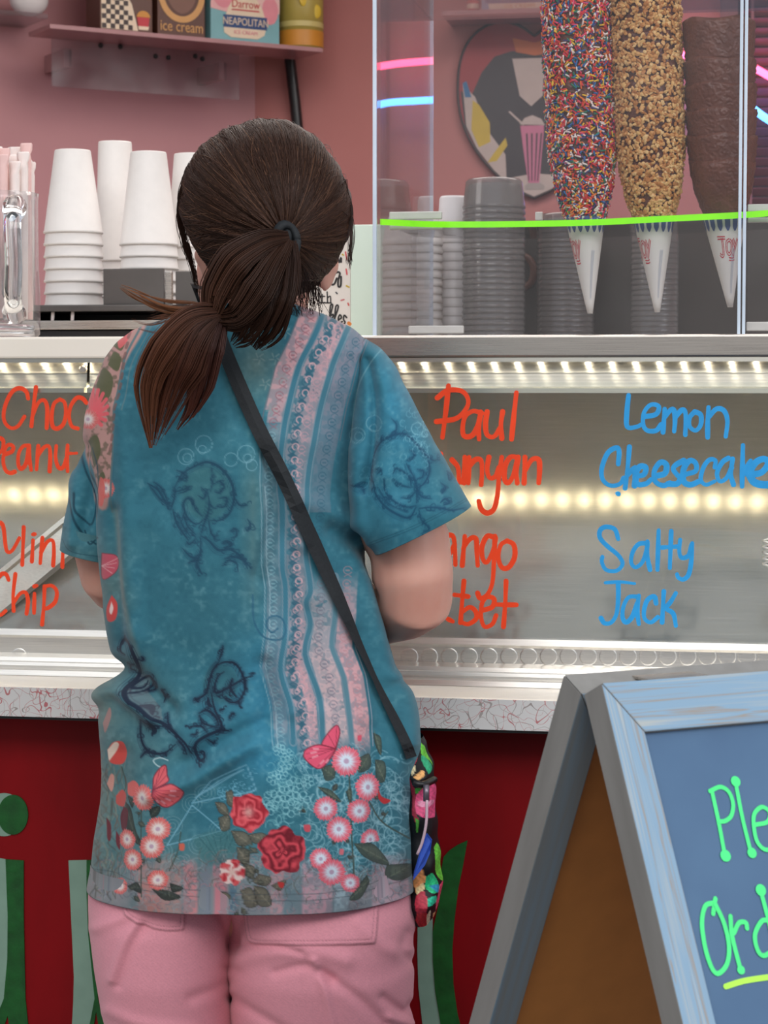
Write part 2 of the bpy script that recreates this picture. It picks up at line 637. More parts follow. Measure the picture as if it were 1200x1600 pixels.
# slanted flat bar standing inside at the left
ga = [uz(0, 905, 0.05), uz(185, 745, 0.09)]
mb = MB()
a0 = Vector((ga[0][0] - 0.07, 0.036, ga[0][1] - 0.055))
a1 = Vector((ga[1][0] + 0.04, 0.115, ga[1][1] + 0.035))
dn = Vector((0.5, 0.0, -0.62)).normalized()
fb = Vector((0, -math.cos(math.radians(30)), math.sin(math.radians(30))))
wb = 0.040
for o_, w_, th in ((0.0, wb, 0.004), (0.0, 0.006, 0.012), (wb, 0.005, 0.012)):
    q = [a0 + dn * o_, a1 + dn * o_, a1 + dn * (o_ + w_), a0 + dn * (o_ + w_)]
    mb.prism([p + fb * 0.002 for p in q], fb * th)
mb.obj('slanted_divider', M_alu, case, fix=True)
# front glass
MB().box(UL, UR, 0.0020, 0.0058, zg, z2 + 0.014).obj('front_glass', M_glass, case)
# sill below the glass, stepped aluminium track
zs1 = uz(900, 1010, 0.0)[1]
zs2 = uz(900, 1050, -0.02)[1]
mb = MB()
prof = [(0.022, zg - 0.0005), (-0.004, zg + 0.004), (-0.006, zg - 0.004), (0.000, zg - 0.008), (0.000, zs2 + 0.006), (-0.020, zs2 + 0.003), (-0.022, zs2 - 0.002), (0.022, zs2 - 0.002)]
mb.loft([[(UL, p[0], p[1]) for p in prof], [(UR, p[0], p[1]) for p in prof]], True, True, False)
mb.obj('glass_sill', M_alu, case, fix=True)
# round pressed dimples along the sill
dm = MB().lathe([(0.0120, 0), (0.0114, 0.0005), (0.0095, 0.0006), (0.0005, 0.0003)], n=20, cap0=False)
dme = dm.mesh('dimple', M_alu)
for i in range(22):
    px = 640 + i * 31 if i < 20 else -10 + (i - 20) * 40
    uu, zz = uz(px, 1026, 0.0)
    link('dimple', dme, case, Matrix.Translation((uu, 0.0005, zz)) @ Matrix.Rotation(math.pi / 2, 4, 'X'))
mb = MB()
prof = [(0.0, zs2 - 0.002), (-0.034, zs2 - 0.002), (-0.036, zs2 - 0.006), (-0.036, zs2 - 0.013), (-0.030, zs2 - 0.014), (-0.030, zc + 0.008), (-0.052, zc + 0.007), (-0.054, zc + 0.0005), (0.0, zc + 0.0005)]
mb.loft([[(UL, p[0], p[1]) for p in prof], [(UR, p[0], p[1]) for p in prof]], True, True, False)
mb.obj('sliding_track', M_alu, case, fix=True)

# hand-painted flavour names on the glass
VG = 0.0018


def word(name, ox, oy, s, strokes, m, w, parent=case):
    mb = MB()
    for i, st in enumerate(strokes):
        ww = w
        if isinstance(st, tuple):
            st, ww = st
        pts = crom(st, 5)
        p3 = []
        for p in pts:
            uu, zz = uz(ox + p[0] / s, oy + p[1] / s, VG)
            p3.append((uu, VG, zz))
        n = len(p3)
        sc = 0.000815 / s
        ws = [ww * sc * (0.94 + 0.10 * math.sin(i * 1.7 + 6 * q / n)) for q in range(n)]
        mb.ribbon(p3, ws, (0, -1, 0), 0, 0.00025 * (i + 1) / 3)
    return mb.obj(name, m, parent)


A3 = (600, 580, 3.721)
word('painted_word', *A3, [[(375, 85), (360, 230), (340, 385)], [(310, 155), (370, 112), (450, 115), (488, 160), (480, 215), (420, 275), (305, 293)],
     [(570, 245), (520, 232), (475, 260), (458, 320), (465, 375), (510, 375), (545, 320), (565, 240)], [(562, 235), (550, 320), (553, 395)],
     [(600, 235), (590, 310), (600, 370), (640, 380), (675, 330)], [(690, 235), (680, 310), (685, 390)], [(770, 125), (755, 260), (742, 395)]], M_orange, 31)['label'] = 'orange hand-painted flavour word'
word('painted_word', *A3, [[(330, 480), (325, 650)], [(395, 515), (430, 560), (440, 640), (475, 640)], [(470, 500), (465, 600), (466, 650)], [(495, 500), (490, 650)], [(490, 560), (530, 515), (565, 520), (570, 590), (565, 660)],
     [(610, 500), (600, 570), (615, 620), (650, 610), (670, 560)], [(685, 500), (670, 600), (660, 720), (640, 800), (600, 825), (565, 800), (552, 755)],
     [(775, 500), (735, 500), (705, 550), (700, 620), (720, 650), (750, 610), (775, 510)], [(780, 500), (770, 580), (775, 650)],
     [(820, 500), (815, 650)], [(820, 580), (860, 515), (900, 515), (905, 580), (900, 650)]], M_orange, 31)['label'] = 'orange hand-painted flavour word'
word('painted_word', *A3, [[(335, 1000), (370, 957), (402, 962), (412, 1030), (415, 1125)], [(410, 1010), (385, 1060), (362, 1105)],
     [(470, 960), (455, 1130)], [(460, 1030), (500, 975), (535, 975), (540, 1050), (545, 1130)],
     [(640, 965), (600, 960), (570, 1020), (575, 1090), (600, 1110), (635, 1040), (650, 970)], [(645, 960), (640, 1100), (630, 1230), (600, 1300), (560, 1320), (545, 1290)],
     [(720, 985), (680, 1010), (665, 1080), (685, 1140), (725, 1140), (760, 1080), (755, 1010), (715, 985)]], M_orange, 30)['label'] = 'orange hand-painted flavour word'
word('painted_word', *A3, [[(370, 1440), (400, 1455)], [(465, 1220), (455, 1330), (445, 1462)], [(410, 1300), (450, 1305), (490, 1310)], [(455, 1400), (500, 1372), (535, 1400), (535, 1440), (490, 1470), (450, 1460)],
     [(575, 1390), (630, 1370), (640, 1325), (600, 1312), (570, 1350), (565, 1430), (585, 1485), (630, 1470), (652, 1420)], [(710, 1220), (705, 1350), (695, 1485)], [(640, 1355), (700, 1358), (770, 1358)]], M_orange, 29)['label'] = 'orange hand-painted flavour word'
B3 = (880, 580, 3.721)
word('painted_word', *B3, [[(380, 140), (370, 240), (372, 322), (420, 325), (460, 308)], [(470, 265), (540, 250), (555, 205), (510, 195), (470, 240), (465, 310), (490, 345), (540, 345), (570, 310)],
     [(590, 220), (585, 290), (580, 355)], [(590, 270), (625, 225), (645, 230), (650, 290), (645, 350)], [(650, 270), (690, 225), (710, 240), (712, 300), (710, 370)],
     [(765, 235), (735, 270), (735, 320), (770, 345), (800, 310), (800, 255), (765, 235)], [(845, 210), (840, 300), (840, 385)], [(845, 270), (890, 220), (935, 230), (955, 290), (945, 380)]], M_blue, 29)['label'] = 'blue hand-painted flavour word'
word('painted_word', *B3, [[(320, 540), (325, 470), (310, 445), (260, 475), (225, 560), (230, 630), (275, 665), (330, 655), (350, 620)], [(385, 440), (375, 560), (360, 680)],
     ([(375, 600), (420, 560), (425, 600), (415, 665)], 36), ([(430, 610), (470, 600), (480, 560), (445, 555), (420, 600), (430, 655), (480, 655), (510, 630)], 34),
     ([(530, 610), (590, 595), (600, 545), (565, 530), (530, 580), (535, 640), (580, 665), (620, 650)], 34), ([(700, 520), (655, 545), (640, 570), (660, 600), (680, 625), (660, 655), (610, 655)], 34),
     ([(710, 600), (770, 580), (770, 535), (735, 520), (700, 570), (700, 640), (740, 660), (790, 640)], 34), ([(880, 560), (885, 520), (850, 515), (815, 560), (800, 630), (830, 660), (880, 640)], 26),
     [(960, 505), (925, 530), (895, 590), (910, 640), (950, 620), (980, 560)], [(985, 510), (975, 600), (990, 660)], [(1045, 430), (1042, 550), (1040, 670)], ([(1090, 520), (1050, 580)], 26), ([(1050, 580), (1100, 640)], 26),
     ([(1080, 600), (1150, 590), (1190, 540), (1170, 510), (1120, 530), (1085, 590), (1110, 645), (1180, 660), (1240, 640)], 42), [(315, 710), (322, 714)]], M_blue, 29)['label'] = 'blue hand-painted flavour word'
word('painted_word', *B3, [[(320, 975), (300, 920), (250, 905), (215, 925), (215, 970), (260, 1020), (320, 1070), (345, 1120), (310, 1160), (250, 1155), (225, 1110), (228, 1080)],
     [(490, 1000), (440, 1005), (405, 1050), (395, 1110), (420, 1140), (460, 1110), (485, 1040), (490, 1000)], [(490, 990), (490, 1080), (505, 1155)], [(555, 925), (548, 1155)], [(628, 930), (620, 1145)], [(575, 1025), (620, 1022), (665, 1020)],
     [(680, 980), (675, 1050), (690, 1085), (730, 1070), (745, 1010)], [(750, 1000), (745, 1100), (730, 1180), (700, 1210), (670, 1200), (662, 1180)]], M_blue, 27)['label'] = 'blue hand-painted flavour word'
word('painted_word', *B3, [([(245, 1230), (330, 1225), (415, 1235)], 20), [(320, 1230), (320, 1320), (310, 1410), (280, 1460), (240, 1465), (220, 1435)],
     [(430, 1310), (380, 1315), (350, 1370), (345, 1430), (365, 1460), (400, 1430), (430, 1350)], [(440, 1305), (430, 1390), (440, 1470)], [(540, 1350), (530, 1310), (490, 1330), (470, 1390), (475, 1440), (510, 1460), (550, 1430)],
     [(585, 1280), (580, 1370), (575, 1460)], [(655, 1290), (625, 1340), (590, 1380)], [(595, 1380), (640, 1410), (655, 1480)]], M_blue, 28)['label'] = 'blue hand-painted flavour word'
C3 = (0, 500, 5.335)
word('painted_word', *C3, [[(235, 655), (220, 600), (170, 568), (110, 590), (60, 670), (32, 770), (40, 850), (90, 900), (150, 885), (205, 805)], [(300, 560), (280, 720), (262, 885)], [(275, 790), (320, 690), (370, 670), (395, 740), (390, 900)],
     [(500, 660), (450, 700), (432, 800), (440, 885), (480, 905), (530, 865), (550, 780), (540, 690), (500, 660)], [(720, 690), (690, 655), (640, 650), (590, 720), (578, 810), (600, 885), (650, 905)]], M_orange, 38)['label'] = 'orange hand-painted flavour word'
word('painted_word', *C3, [[(-60, 985), (0, 985), (28, 1010), (20, 1080), (-20, 1120)], [(40, 1120), (100, 1095), (110, 1055), (70, 1040), (38, 1090), (28, 1180), (50, 1255), (90, 1275), (125, 1265)],
     [(235, 1045), (190, 1055), (155, 1120), (155, 1210), (180, 1240), (220, 1190), (240, 1060)], [(245, 1045), (245, 1150), (260, 1250)], [(320, 1050), (305, 1245)], [(315, 1130), (370, 1060), (410, 1055), (420, 1130), (415, 1260)],
     [(470, 1050), (465, 1150), (490, 1230), (530, 1225), (555, 1150)], [(565, 1045), (560, 1150), (565, 1260)], ([(580, 1112), (610, 1112), (640, 1110)], 28)], M_orange, 38)['label'] = 'orange hand-painted flavour word'
D3 = (0, 780, 4.444)
word('painted_word', *D3, [[(-60, 480), (-20, 200), (20, 180), (40, 330), (58, 368), (90, 350), (135, 270)], [(165, 195), (160, 330), (155, 455)], [(230, 285), (222, 432)], [(228, 245), (243, 242)],
     [(295, 268), (280, 445)], [(285, 370), (330, 295), (368, 290), (375, 370), (370, 460)], [(437, 375), (434, 470)]], M_orange, 31)['label'] = 'orange hand-painted flavour word'
word('painted_word', *D3, [[(60, 560), (40, 520), (0, 530), (-50, 640), (-40, 780), (0, 805), (40, 775)], [(107, 520), (92, 660), (95, 775)], [(95, 720), (140, 655), (180, 650), (195, 710), (185, 795)], [(240, 655), (237, 790)], [(238, 605), (256, 600)],
     [(310, 605), (305, 740), (293, 870)], [(310, 605), (360, 600), (395, 640), (385, 710), (340, 752), (310, 760)]], M_orange, 31)['label'] = 'orange hand-painted flavour word'

# counter with laminate edge and red painted front
counter = tag(empty('service_counter', CF @ Matrix.Translation((0, 0, 0))), 'red painted service counter with squiggle laminate edge below the freezer case', 'counter')
MB().box(UL, UR, -0.15, 0.05, zl + 0.004, zc, bev=0.002).obj('counter_top', M_white, counter)
m, nt, b = newmat('squiggle_laminate')
tc = nt.nodes.new('ShaderNodeTexCoord')
mixes = []
prev = None
for i, (sc_, col, wd) in enumerate(((30, rgb(190, 120, 122), 0.008), (26, rgb(168, 160, 156), 0.008), (34, rgb(196, 128, 128), 0.007), (23, rgb(172, 164, 160), 0.007), (40, rgb(190, 112, 116), 0.008), (36, rgb(160, 150, 146), 0.009))):
    nz = nt.nodes.new('ShaderNodeTexNoise')
    nz.inputs['Scale'].default_value = sc_
    nz.inputs['Detail'].default_value = 0.6
    nz.inputs['Distortion'].default_value = 0.6
    ad = nt.nodes.new('ShaderNodeVectorMath')
    ad.inputs[1].default_value = (i * 3.7, i * 1.3, i * 5.1)
    nt.links.new(tc.outputs['Object'], ad.inputs[0])
    nt.links.new(ad.outputs[0], nz.inputs['Vector'])
    m1 = nt.nodes.new('ShaderNodeMath')
    m1.operation = 'SUBTRACT'
    m1.inputs[1].default_value = 0.5
    nt.links.new(nz.outputs['Fac'], m1.inputs[0])
    m2 = nt.nodes.new('ShaderNodeMath')
    m2.operation = 'ABSOLUTE'
    nt.links.new(m1.outputs[0], m2.inputs[0])
    m3 = nt.nodes.new('ShaderNodeMath')
    m3.operation = 'LESS_THAN'
    m3.inputs[1].default_value = wd * 0.6
    nt.links.new(m2.outputs[0], m3.inputs[0])
    mx = nt.nodes.new('ShaderNodeMix')
    mx.data_type = 'RGBA'
    nt.links.new(m3.outputs[0], mx.inputs[0])
    if prev is None:
        mx.inputs[6].default_value = rgb(216, 214, 212)
    else:
        nt.links.new(prev, mx.inputs[6])
    mx.inputs[7].default_value = col
    prev = mx.outputs[2]
nt.links.new(prev, b.inputs['Base Color'])
b.inputs['Roughness'].default_value = 0.35
ue = uz(110, 1110, -0.152)[0]
MB().box(UL, ue, -0.1535, -0.1505, zl, zc - 0.001).obj('laminate_edge', m, counter)
MB().box(ue + 0.0006, UR, -0.1535, -0.1505, zl, zc - 0.001).obj('laminate_edge', m, counter)
MB().box(UL, UR, -0.149, 0.04, zl - 0.004, zl + 0.003).obj('edge_underside', M_black, counter)
VR = -0.075
MB().box(UL, UR, VR, 0.04, 0.0, zl - 0.004).obj('red_front_panel', M_red, counter)


def painted(name, ox, oy, s, outline, m, lift, parent=counter, curve=True):
    pts = []
    for p in outline:
        uu, zz = uz(ox + p[0] / s, oy + p[1] / s, VR)
        pts.append((uu, VR - lift, zz))
    mb = MB()
    mb.prism(pts, (0, lift - 0.0001, 0))
    return mb.obj(name, m, parent, fix=True)


F3 = (0, 1060, 2.963)
cir = lambda cx, cy, rx, ry: [(cx + rx * math.cos(t), cy + ry * math.sin(t)) for t in np.linspace(0, 2 * math.pi, 40, endpoint=False)]
painted('painted_dot_shadow', *F3, cir(20, 630, 92, 100), M_sage, 0.0012)
painted('painted_dot', *F3, cir(62, 630, 70, 92), M_green, 0.0022)
painted('painted_letter_shadow', *F3, [(-70, 822), (28, 836), (38, 1100), (36, 1300), (20, 1480), (-10, 1560), (-70, 1640)], M_sage, 0.0012)
painted('painted_letter', *F3, [(28, 836), (112, 842), (112, 1100), (116, 1300), (120, 1480), (132, 1600), (140, 1680), (55, 1680), (38, 1560), (10, 1640), (-40, 1680), (-20, 1580), (20, 1480), (36, 1300), (38, 1100)], M_green, 0.0022)
painted('painted_letter_shadow', *F3, [(318, 842), (403, 840), (403, 1000), (410, 1180), (440, 1480), (425, 1560), (400, 1680), (330, 1680), (340, 1500), (343, 1380), (330, 1100)], M_sage, 0.0012)
painted('painted_letter', *F3, [(403, 840), (450, 840), (450, 1200), (455, 1480), (505, 1680), (470, 1680), (447, 1540), (425, 1680), (400, 1680), (425, 1560), (440, 1480), (410, 1180), (403, 1000)], M_green, 0.0022)
G3 = (620, 1140, 3.475)
painted('painted_letter', *G3, [(385, 600), (330, 625), (285, 655), (255, 690), (240, 780), (228, 950), (205, 1050), (197, 1100), (197, 1250), (210, 1420), (235, 1570), (255, 1700), (370, 1700), (330, 1540), (308, 1380), (302, 1200), (312, 1050), (335, 860), (360, 740)], M_green, 0.0022)
painted('painted_letter_shadow', *G3, [(115, 1000), (195, 1000), (197, 1250), (210, 1420), (235, 1570), (255, 1700), (160, 1700), (140, 1600), (118, 1400), (112, 1200)], M_sage, 0.0012)

# ---------------------------------------------------------------- things on the left of the case top
def at(px, py, v):
    uu, zz = uz(px, py, v)
    return Vector((uu, v, zz))


# straw mug
vm = 0.10
um = uz(-16, 400, vm)[0]
ztop = uz(0, 296, vm - 0.06)[1]
mug = tag(empty('glass_mug', CF @ Matrix.Translation((um, vm, zt))), 'tall clear glass mug holding wrapped straws at the left end of the ledge', 'mug')
H = ztop - zt
mb = MB()
R0 = 0.068
mb.lathe([(R0 * 0.9, 0.0), (R0 * 0.99, 0.006), (R0, 0.03), (R0, 0.06), (R0 * 0.97, H * 0.5), (R0 * 0.97, H - 0.01), (R0 * 0.99, H), (R0 * 0.93, H), (R0 * 0.90, H - 0.02), (R0 * 0.90, 0.04), (R0 * 0.6, 0.024), (0.001, 0.022)], n=48)
mb.obj('mug_body', M_mug, mug)
mb = MB()
hu = 0.053
for k in range(10):
    pass
pts = crom([(hu, -R0 * 0.72, H * 0.86), (hu + 0.012, -R0 * 1.12, H * 0.90), (hu + 0.016, -R0 * 1.48, H * 0.78), (hu + 0.018, -R0 * 1.52, H * 0.5), (hu + 0.014, -R0 * 1.42, H * 0.26), (hu + 0.008, -R0 * 1.05, H * 0.15), (hu - 0.002, -R0 * 0.72, H * 0.18)], 6)
mb.tube(pts, [0.016] * 4 + [0.012] * (len(pts) - 8) + [0.016] * 4, 12)
mb.obj('mug_handle', M_solidglass, mug)
MB().lathe([(R0 * 0.60, 0.001), (R0 * 0.88, 0.003), (R0 * 0.885, 0.018), (R0 * 0.6, 0.0215)], n=40).obj('mug_base', M_solidglass, mug)
mb = MB()
for k in range(7):
    a = math.radians(-140 + k * 15)
    mb.tube([(R0 * 0.985 * math.cos(a), R0 * 0.985 * math.sin(a), z) for z in (0.05, H * 0.3, H * 0.6, H * 0.8)], [0.004, 0.0075, 0.0075, 0.003], 8)
mb.obj('pressed_flute', M_solidglass, mug)['kind'] = 'stuff'
random.seed(4)
spots = []
for ring, n in ((0.0, 1), (0.0165, 6), (0.0335, 12), (0.0515, 18)):
    for i in range(n):
        a = 2 * math.pi * i / n + ring * 30
        if ring * math.cos(a) < -0.004:
            continue          # beyond the frame's left edge
        spots.append((ring * math.cos(a), ring * math.sin(a)))
for i, (x, y) in enumerate(spots):
    h = random.uniform(0.238, 0.268) - 0.028 + (0.012 if x < 0.0 else 0.0)
    mb = MB()
    rr = 0.0070
    lean = (x * 0.04 + random.uniform(-0.003, 0.003), y * 0.04 + random.uniform(-0.003, 0.003))
    pr = []
    n = 8
    for t, r, fl in ((0, rr, 1), (0.5, rr, 1), (0.91, rr, 1), (0.935, rr * 0.9, 0.7), (0.96, rr * 1.25, 0.3), (0.99, rr * 1.3, 0.15), (1.0, rr * 1.1, 0.1)):
        a0 = i * 1.3
        pr.append([(x + lean[0] * t * 2 + r * math.cos(2 * math.pi * q / n + a0), y + lean[1] * t * 2 + r * fl * math.sin(2 * math.pi * q / n + a0), 0.0265 + h * t) for q in range(n)])
    mb.loft(pr)
    o = mb.obj('wrapped_straw', M_straw if i % 3 else M_strawp, None, CF @ Matrix.Translation((um, vm, zt)))
    tag(o, 'paper wrapped drinking straw standing in the glass mug', 'straw', 'wrapped straws in the mug')

# black tray stand under the cup stacks
vtray = 0.34
tr = tag(empty('cup_tray', CF @ Matrix.Translation((0, 0, 0))), 'black open tray stand with steel lip under the foam cups', 'tray')
ua, zza = uz(30, 478, vtray)
ub, _ = uz(322, 478, vtray)
zts = uz(150, 476, vtray)[1]
MB().box(ua, ub, vtray, 0.62, zts - 0.010, zts, bev=0.002).obj('tray_shelf', M_dark, tr)
MB().box(ua, ub, vtray + 0.16, 0.62, zt, zts - 0.010).obj('tray_back', M_black, tr)
zs = uz(150, 501, vtray)[1]
zs_ = uz(150, 515, vtray)[1]
MB().box(ua, ub, vtray - 0.012, vtray - 0.004, zs_, zs, bev=0.001).obj('steel_lip', M_steel, tr)
MB().box(ua, ub, vtray - 0.004, vtray + 0.17, zt, zs_ - 0.002).obj('tray_base', M_black, tr)
for uu in (ua, ub - 0.01):
    MB().box(uu, uu + 0.01, vtray - 0.003, vtray + 0.165, zs_ - 0.002, zts - 0.010).obj('tray_side', M_black, tr)
# two small pegs inside the tray slot
for px in (81, 112):
    p0, p1 = at(px, 500, vtray + 0.012), at(px + 2, 484, vtray + 0.012)
    o = MB().tube([p0 + Vector((0, 0, -0.012)), p1], 0.0028, 8).obj('wooden_stick', M_straw, None, CF)
    tag(o, 'short pale wooden stick lying in the black tray ' + ('near the mug' if px == 81 else 'further from the mug'), 'stick')


def cup_profile(r0, r1, h, t=0.003):
    return [(r0 * 0.97, h), (r0, h - 0.002), (r1, 0.004), (r1 + 0.0010, 0.0033), (r1 + 0.0012, 0.002), (r1 + 0.0010, 0.0), (r1 - t, 0.0), (r0 - t, h - 0.006), (0.001, h - 0.006)]


def nth(i, n):
    if i == 0:
        return 'bottom one'
    if i == n - 1:
        return 'top one'
    k = i + 1
    return '%d%s from the bottom' % (k, 'nd' if k == 2 else 'rd' if k == 3 else 'th')


def cup_stack(px0, px1, ytop, ybot, ncups, ring, v, wtop, name='foam_cup', m=M_foam, label='', base=None, group='upside-down foam cups', topn=None):
    """stack of upside-down foam cups, the rim of the lowest at ybot (pixels measured on the photo)"""
    cx = (px0 + px1) / 2
    uu, zb_ = uz(cx, ybot, v)
    scl = (uz(cx + 50, ybot, v)[0] - uz(cx - 50, ybot, v)[0]) / 100 / math.cos(ROT) * 0.985
    r1 = (px1 - px0) / 2 * scl - 0.0012
    r0 = wtop / 2 * scl
    zt_ = uz(cx, ytop, v)[1]
    rg = ring * scl
    zb_ = base if base is not None else zb_
    h = zt_ - zb_ - (ncups - 1) * rg
    full = MB().lathe(cup_profile(r0, r1, h), n=40, cap0=True, cap1=True).mesh('foam_cup', m)
    for i in range(ncups):
        o = link(name, full, None, CF @ Matrix.Translation((uu, v, zb_ + i * rg)))
        tag(o, 'white foam cup, %s of the %s' % (nth(i, ncups), label[0]), 'cup', label[1])
    return uu, zb_


cup_stack(71, 160, 235, 467, 7, 18.2, 0.43, 54, label=('leftmost stack beside the straw mug', 'leftmost foam cup stack'), base=zts)
cup_stack(150, 213, 222, 466, 5, 18.0, 0.575, 50, label=('tall rear stack behind the front ones', 'rear foam cup stack'), base=zts)
cup_stack(189, 278, 238, 466, 6, 18.2, 0.43, 54, label=('stack behind the grey holder box', 'foam cup stack by the holder box'), base=zts)
cup_stack(262, 340, 241, 466, 6, 18.0, 0.53, 54, label=('stack half hidden by her hair', 'foam cup stack by the hair'), base=zts)
# grey holder boxes in front of the cups
for (x0, x1, y0), lab in (((161, 256, 420), 'grey metal holder box in front of a foam cup stack'), ((274, 316, 424), 'grey metal holder half hidden behind the hair on the tray')):
    v = vtray + 0.01
    p, q = uz(x0, y0, v), uz(x1, 470, v)
    t = tag(empty('metal_holder', CF @ Matrix.Translation((p[0], v, zts))), lab, 'holder')
    w, h = q[0] - p[0], p[1] - zts
    MB().box(0, w, 0, 0.006, 0, h, bev=0.001).obj('front_plate', M_dark, t)
    MB().box(w + 0.001, w + 0.012, 0.001, 0.010, 0, h - 0.004, bev=0.002).obj('bent_side', M_steel, t)
    MB().box(0, w, 0.006, 0.014, 0, 0.004).obj('foot_plate', M_dark, t)

# sprinkles poster card standing behind the customer's shoulder
vp = 0.30
pt = tag(empty('sprinkles_poster', CF @ Matrix.Translation((0, 0, 0))), 'white card with black script and coloured sprinkles behind her shoulder', 'poster')
a, b_ = uz(395, 372, vp), uz(547, 372, vp)
MB().box(a[0], b_[0], vp, vp + 0.004, zt, a[1]).obj('card', mat('poster_card', rgb(232, 222, 212), 0.5, 0, 0.01, 20), pt)
H3 = (470, 340, 8.0)
ink = mat('black_ink', rgb(40, 36, 36), 0.6)


def poster_stroke(strokes, w):
    mb = MB()
    for i, st in enumerate(strokes):
        p3 = [(uz(H3[0] + p[0] / 8, H3[1] + p[1] / 8, vp)[0], vp, uz(H3[0] + p[0] / 8, H3[1] + p[1] / 8, vp)[1]) for p in crom(st, 4)]
        mb.ribbon(p3, w * 0.00093 / 8, (0, -1, 0), 0, 0.0006 + 0.00003 * i)
    return mb


o = poster_stroke([[(200, 690), (215, 830), (260, 850)], [(250, 700), (260, 830), (300, 840), (340, 760)], [(330, 790), (410, 720), (420, 640), (390, 650), (365, 740), (380, 830), (420, 830), (450, 760)], [(440, 690), (465, 680), (490, 700), (470, 780), (470, 860), (500, 850), (505, 740)],
                   [(440, 560), (460, 500), (480, 560), (505, 500), (505, 555)]], 24).obj('script_word', ink, pt)
o = poster_stroke([[(215, 960), (235, 1060)], [(270, 960), (270, 1060), (300, 1060)], [(240, 985), (300, 985)], [(330, 930), (335, 1065)], [(335, 1000), (370, 985), (375, 1065)], [(240, 1064), (380, 1066)]], 16).obj('script_word', ink, pt)
o = poster_stroke([[(90, 1150), (70, 1120), (70, 1180), (95, 1230), (70, 1260)], [(120, 1200), (125, 1300)], [(120, 1215), (160, 1205), (155, 1250), (125, 1260)], [(190, 1200), (195, 1260)], [(250, 1200), (255, 1290)], [(258, 1165), (262, 1170)],
                   [(280, 1210), (290, 1300), (320, 1220), (335, 1300)], [(350, 1300), (400, 1100), (370, 1110), (360, 1300)], [(370, 1230), (405, 1210), (400, 1250), (370, 1260), (410, 1310)], [(410, 1300), (470, 1120), (440, 1110), (425, 1280), (450, 1310)],
                   [(470, 1280), (510, 1250), (490, 1215), (470, 1260), (480, 1320), (520, 1300)], [(575, 1250), (545, 1220), (535, 1270), (555, 1310), (530, 1340)]], 20).obj('script_word', ink, pt)
sprc = [rgb(214, 84, 90), rgb(214, 84, 90), rgb(206, 176, 60), rgb(70, 66, 74), rgb(206, 120, 120), rgb(206, 90, 84), rgb(226, 134, 60), rgb(206, 176, 60)]
for i, (x0, y0, x1, y1) in enumerate(((560, 430, 575, 520), (568, 645, 578, 710), (570, 852, 605, 870), (440, 935, 455, 950), (505, 1035, 540, 1025), (590, 1070, 600, 1095), (600, 1320, 615, 1330), (520, 460, 535, 470))):
    poster_stroke([[(x0, y0), (x1, y1)]], 18 if i != 6 else 44).obj('printed_sprinkle', mat('sprinkle_ink', sprc[i], 0.6), pt)

# pale mint panel behind the acrylic case
vq = 0.66
a, b_ = uz(480, 352, vq), uz(640, 530, vq)
o = MB().box(a[0], b_[0], vq, vq + 0.06, zt, a[1], bev=0.002).obj('mint_panel', M_mint, None, CF)
tag(o, 'pale mint green panel standing between the poster and the acrylic display', 'panel')

# ---------------------------------------------------------------- acrylic cone display on the right of the case top
disp = tag(empty('cone_display', CF @ Matrix.Translation((0, 0, 0))), 'clear acrylic cone display case with lime edged shelf', 'display case')
vf, vb = 0.045, 0.50
uL = uz(589, 420, vf)[0]
uD = uz(1159, 420, vf)[0]
uE = 0.95
ztop_d = uz(600, -60, vf)[1]
TH = 0.004
MB().box(uL, uD - 0.002, vf, vf + TH, zt, ztop_d).obj('front_sheet', M_acry, disp)
MB().box(uD + 0.006, uE, vf, vf + TH, zt, ztop_d).obj('front_sheet', M_acry, disp)
MB().box(uL, uL + TH, vf + TH, vb, zt, ztop_d).obj('side_sheet', M_acry, disp)
MB().box(uL, uE, vf, vb, ztop_d, ztop_d + TH).obj('top_sheet', M_acry, disp)
MB().box(uL - 0.0055, uL - 0.0005, vf - 0.002, vf + 0.004, zt, ztop_d, bev=0.0008).obj('polished_edge', M_acedge, disp)
MB().box(uL - 0.001, uL + TH, vb + 0.001, vb + 0.004, zt, ztop_d).obj('polished_edge', M_acedge, disp)
MB().box(uD - 0.004, uD + 0.004, vf - 0.002, vb, zt, ztop_d).obj('divider_sheet', M_acry, disp)
MB().box(uD - 0.005, uD - 0.001, vf - 0.006, vf - 0.002, zt, ztop_d, bev=0.0006).obj('polished_edge', M_acedge, disp)
MB().box(uD + 0.001, uD + 0.005, vf - 0.006, vf - 0.002, zt, ztop_d, bev=0.0006).obj('polished_edge', M_acedge, disp)
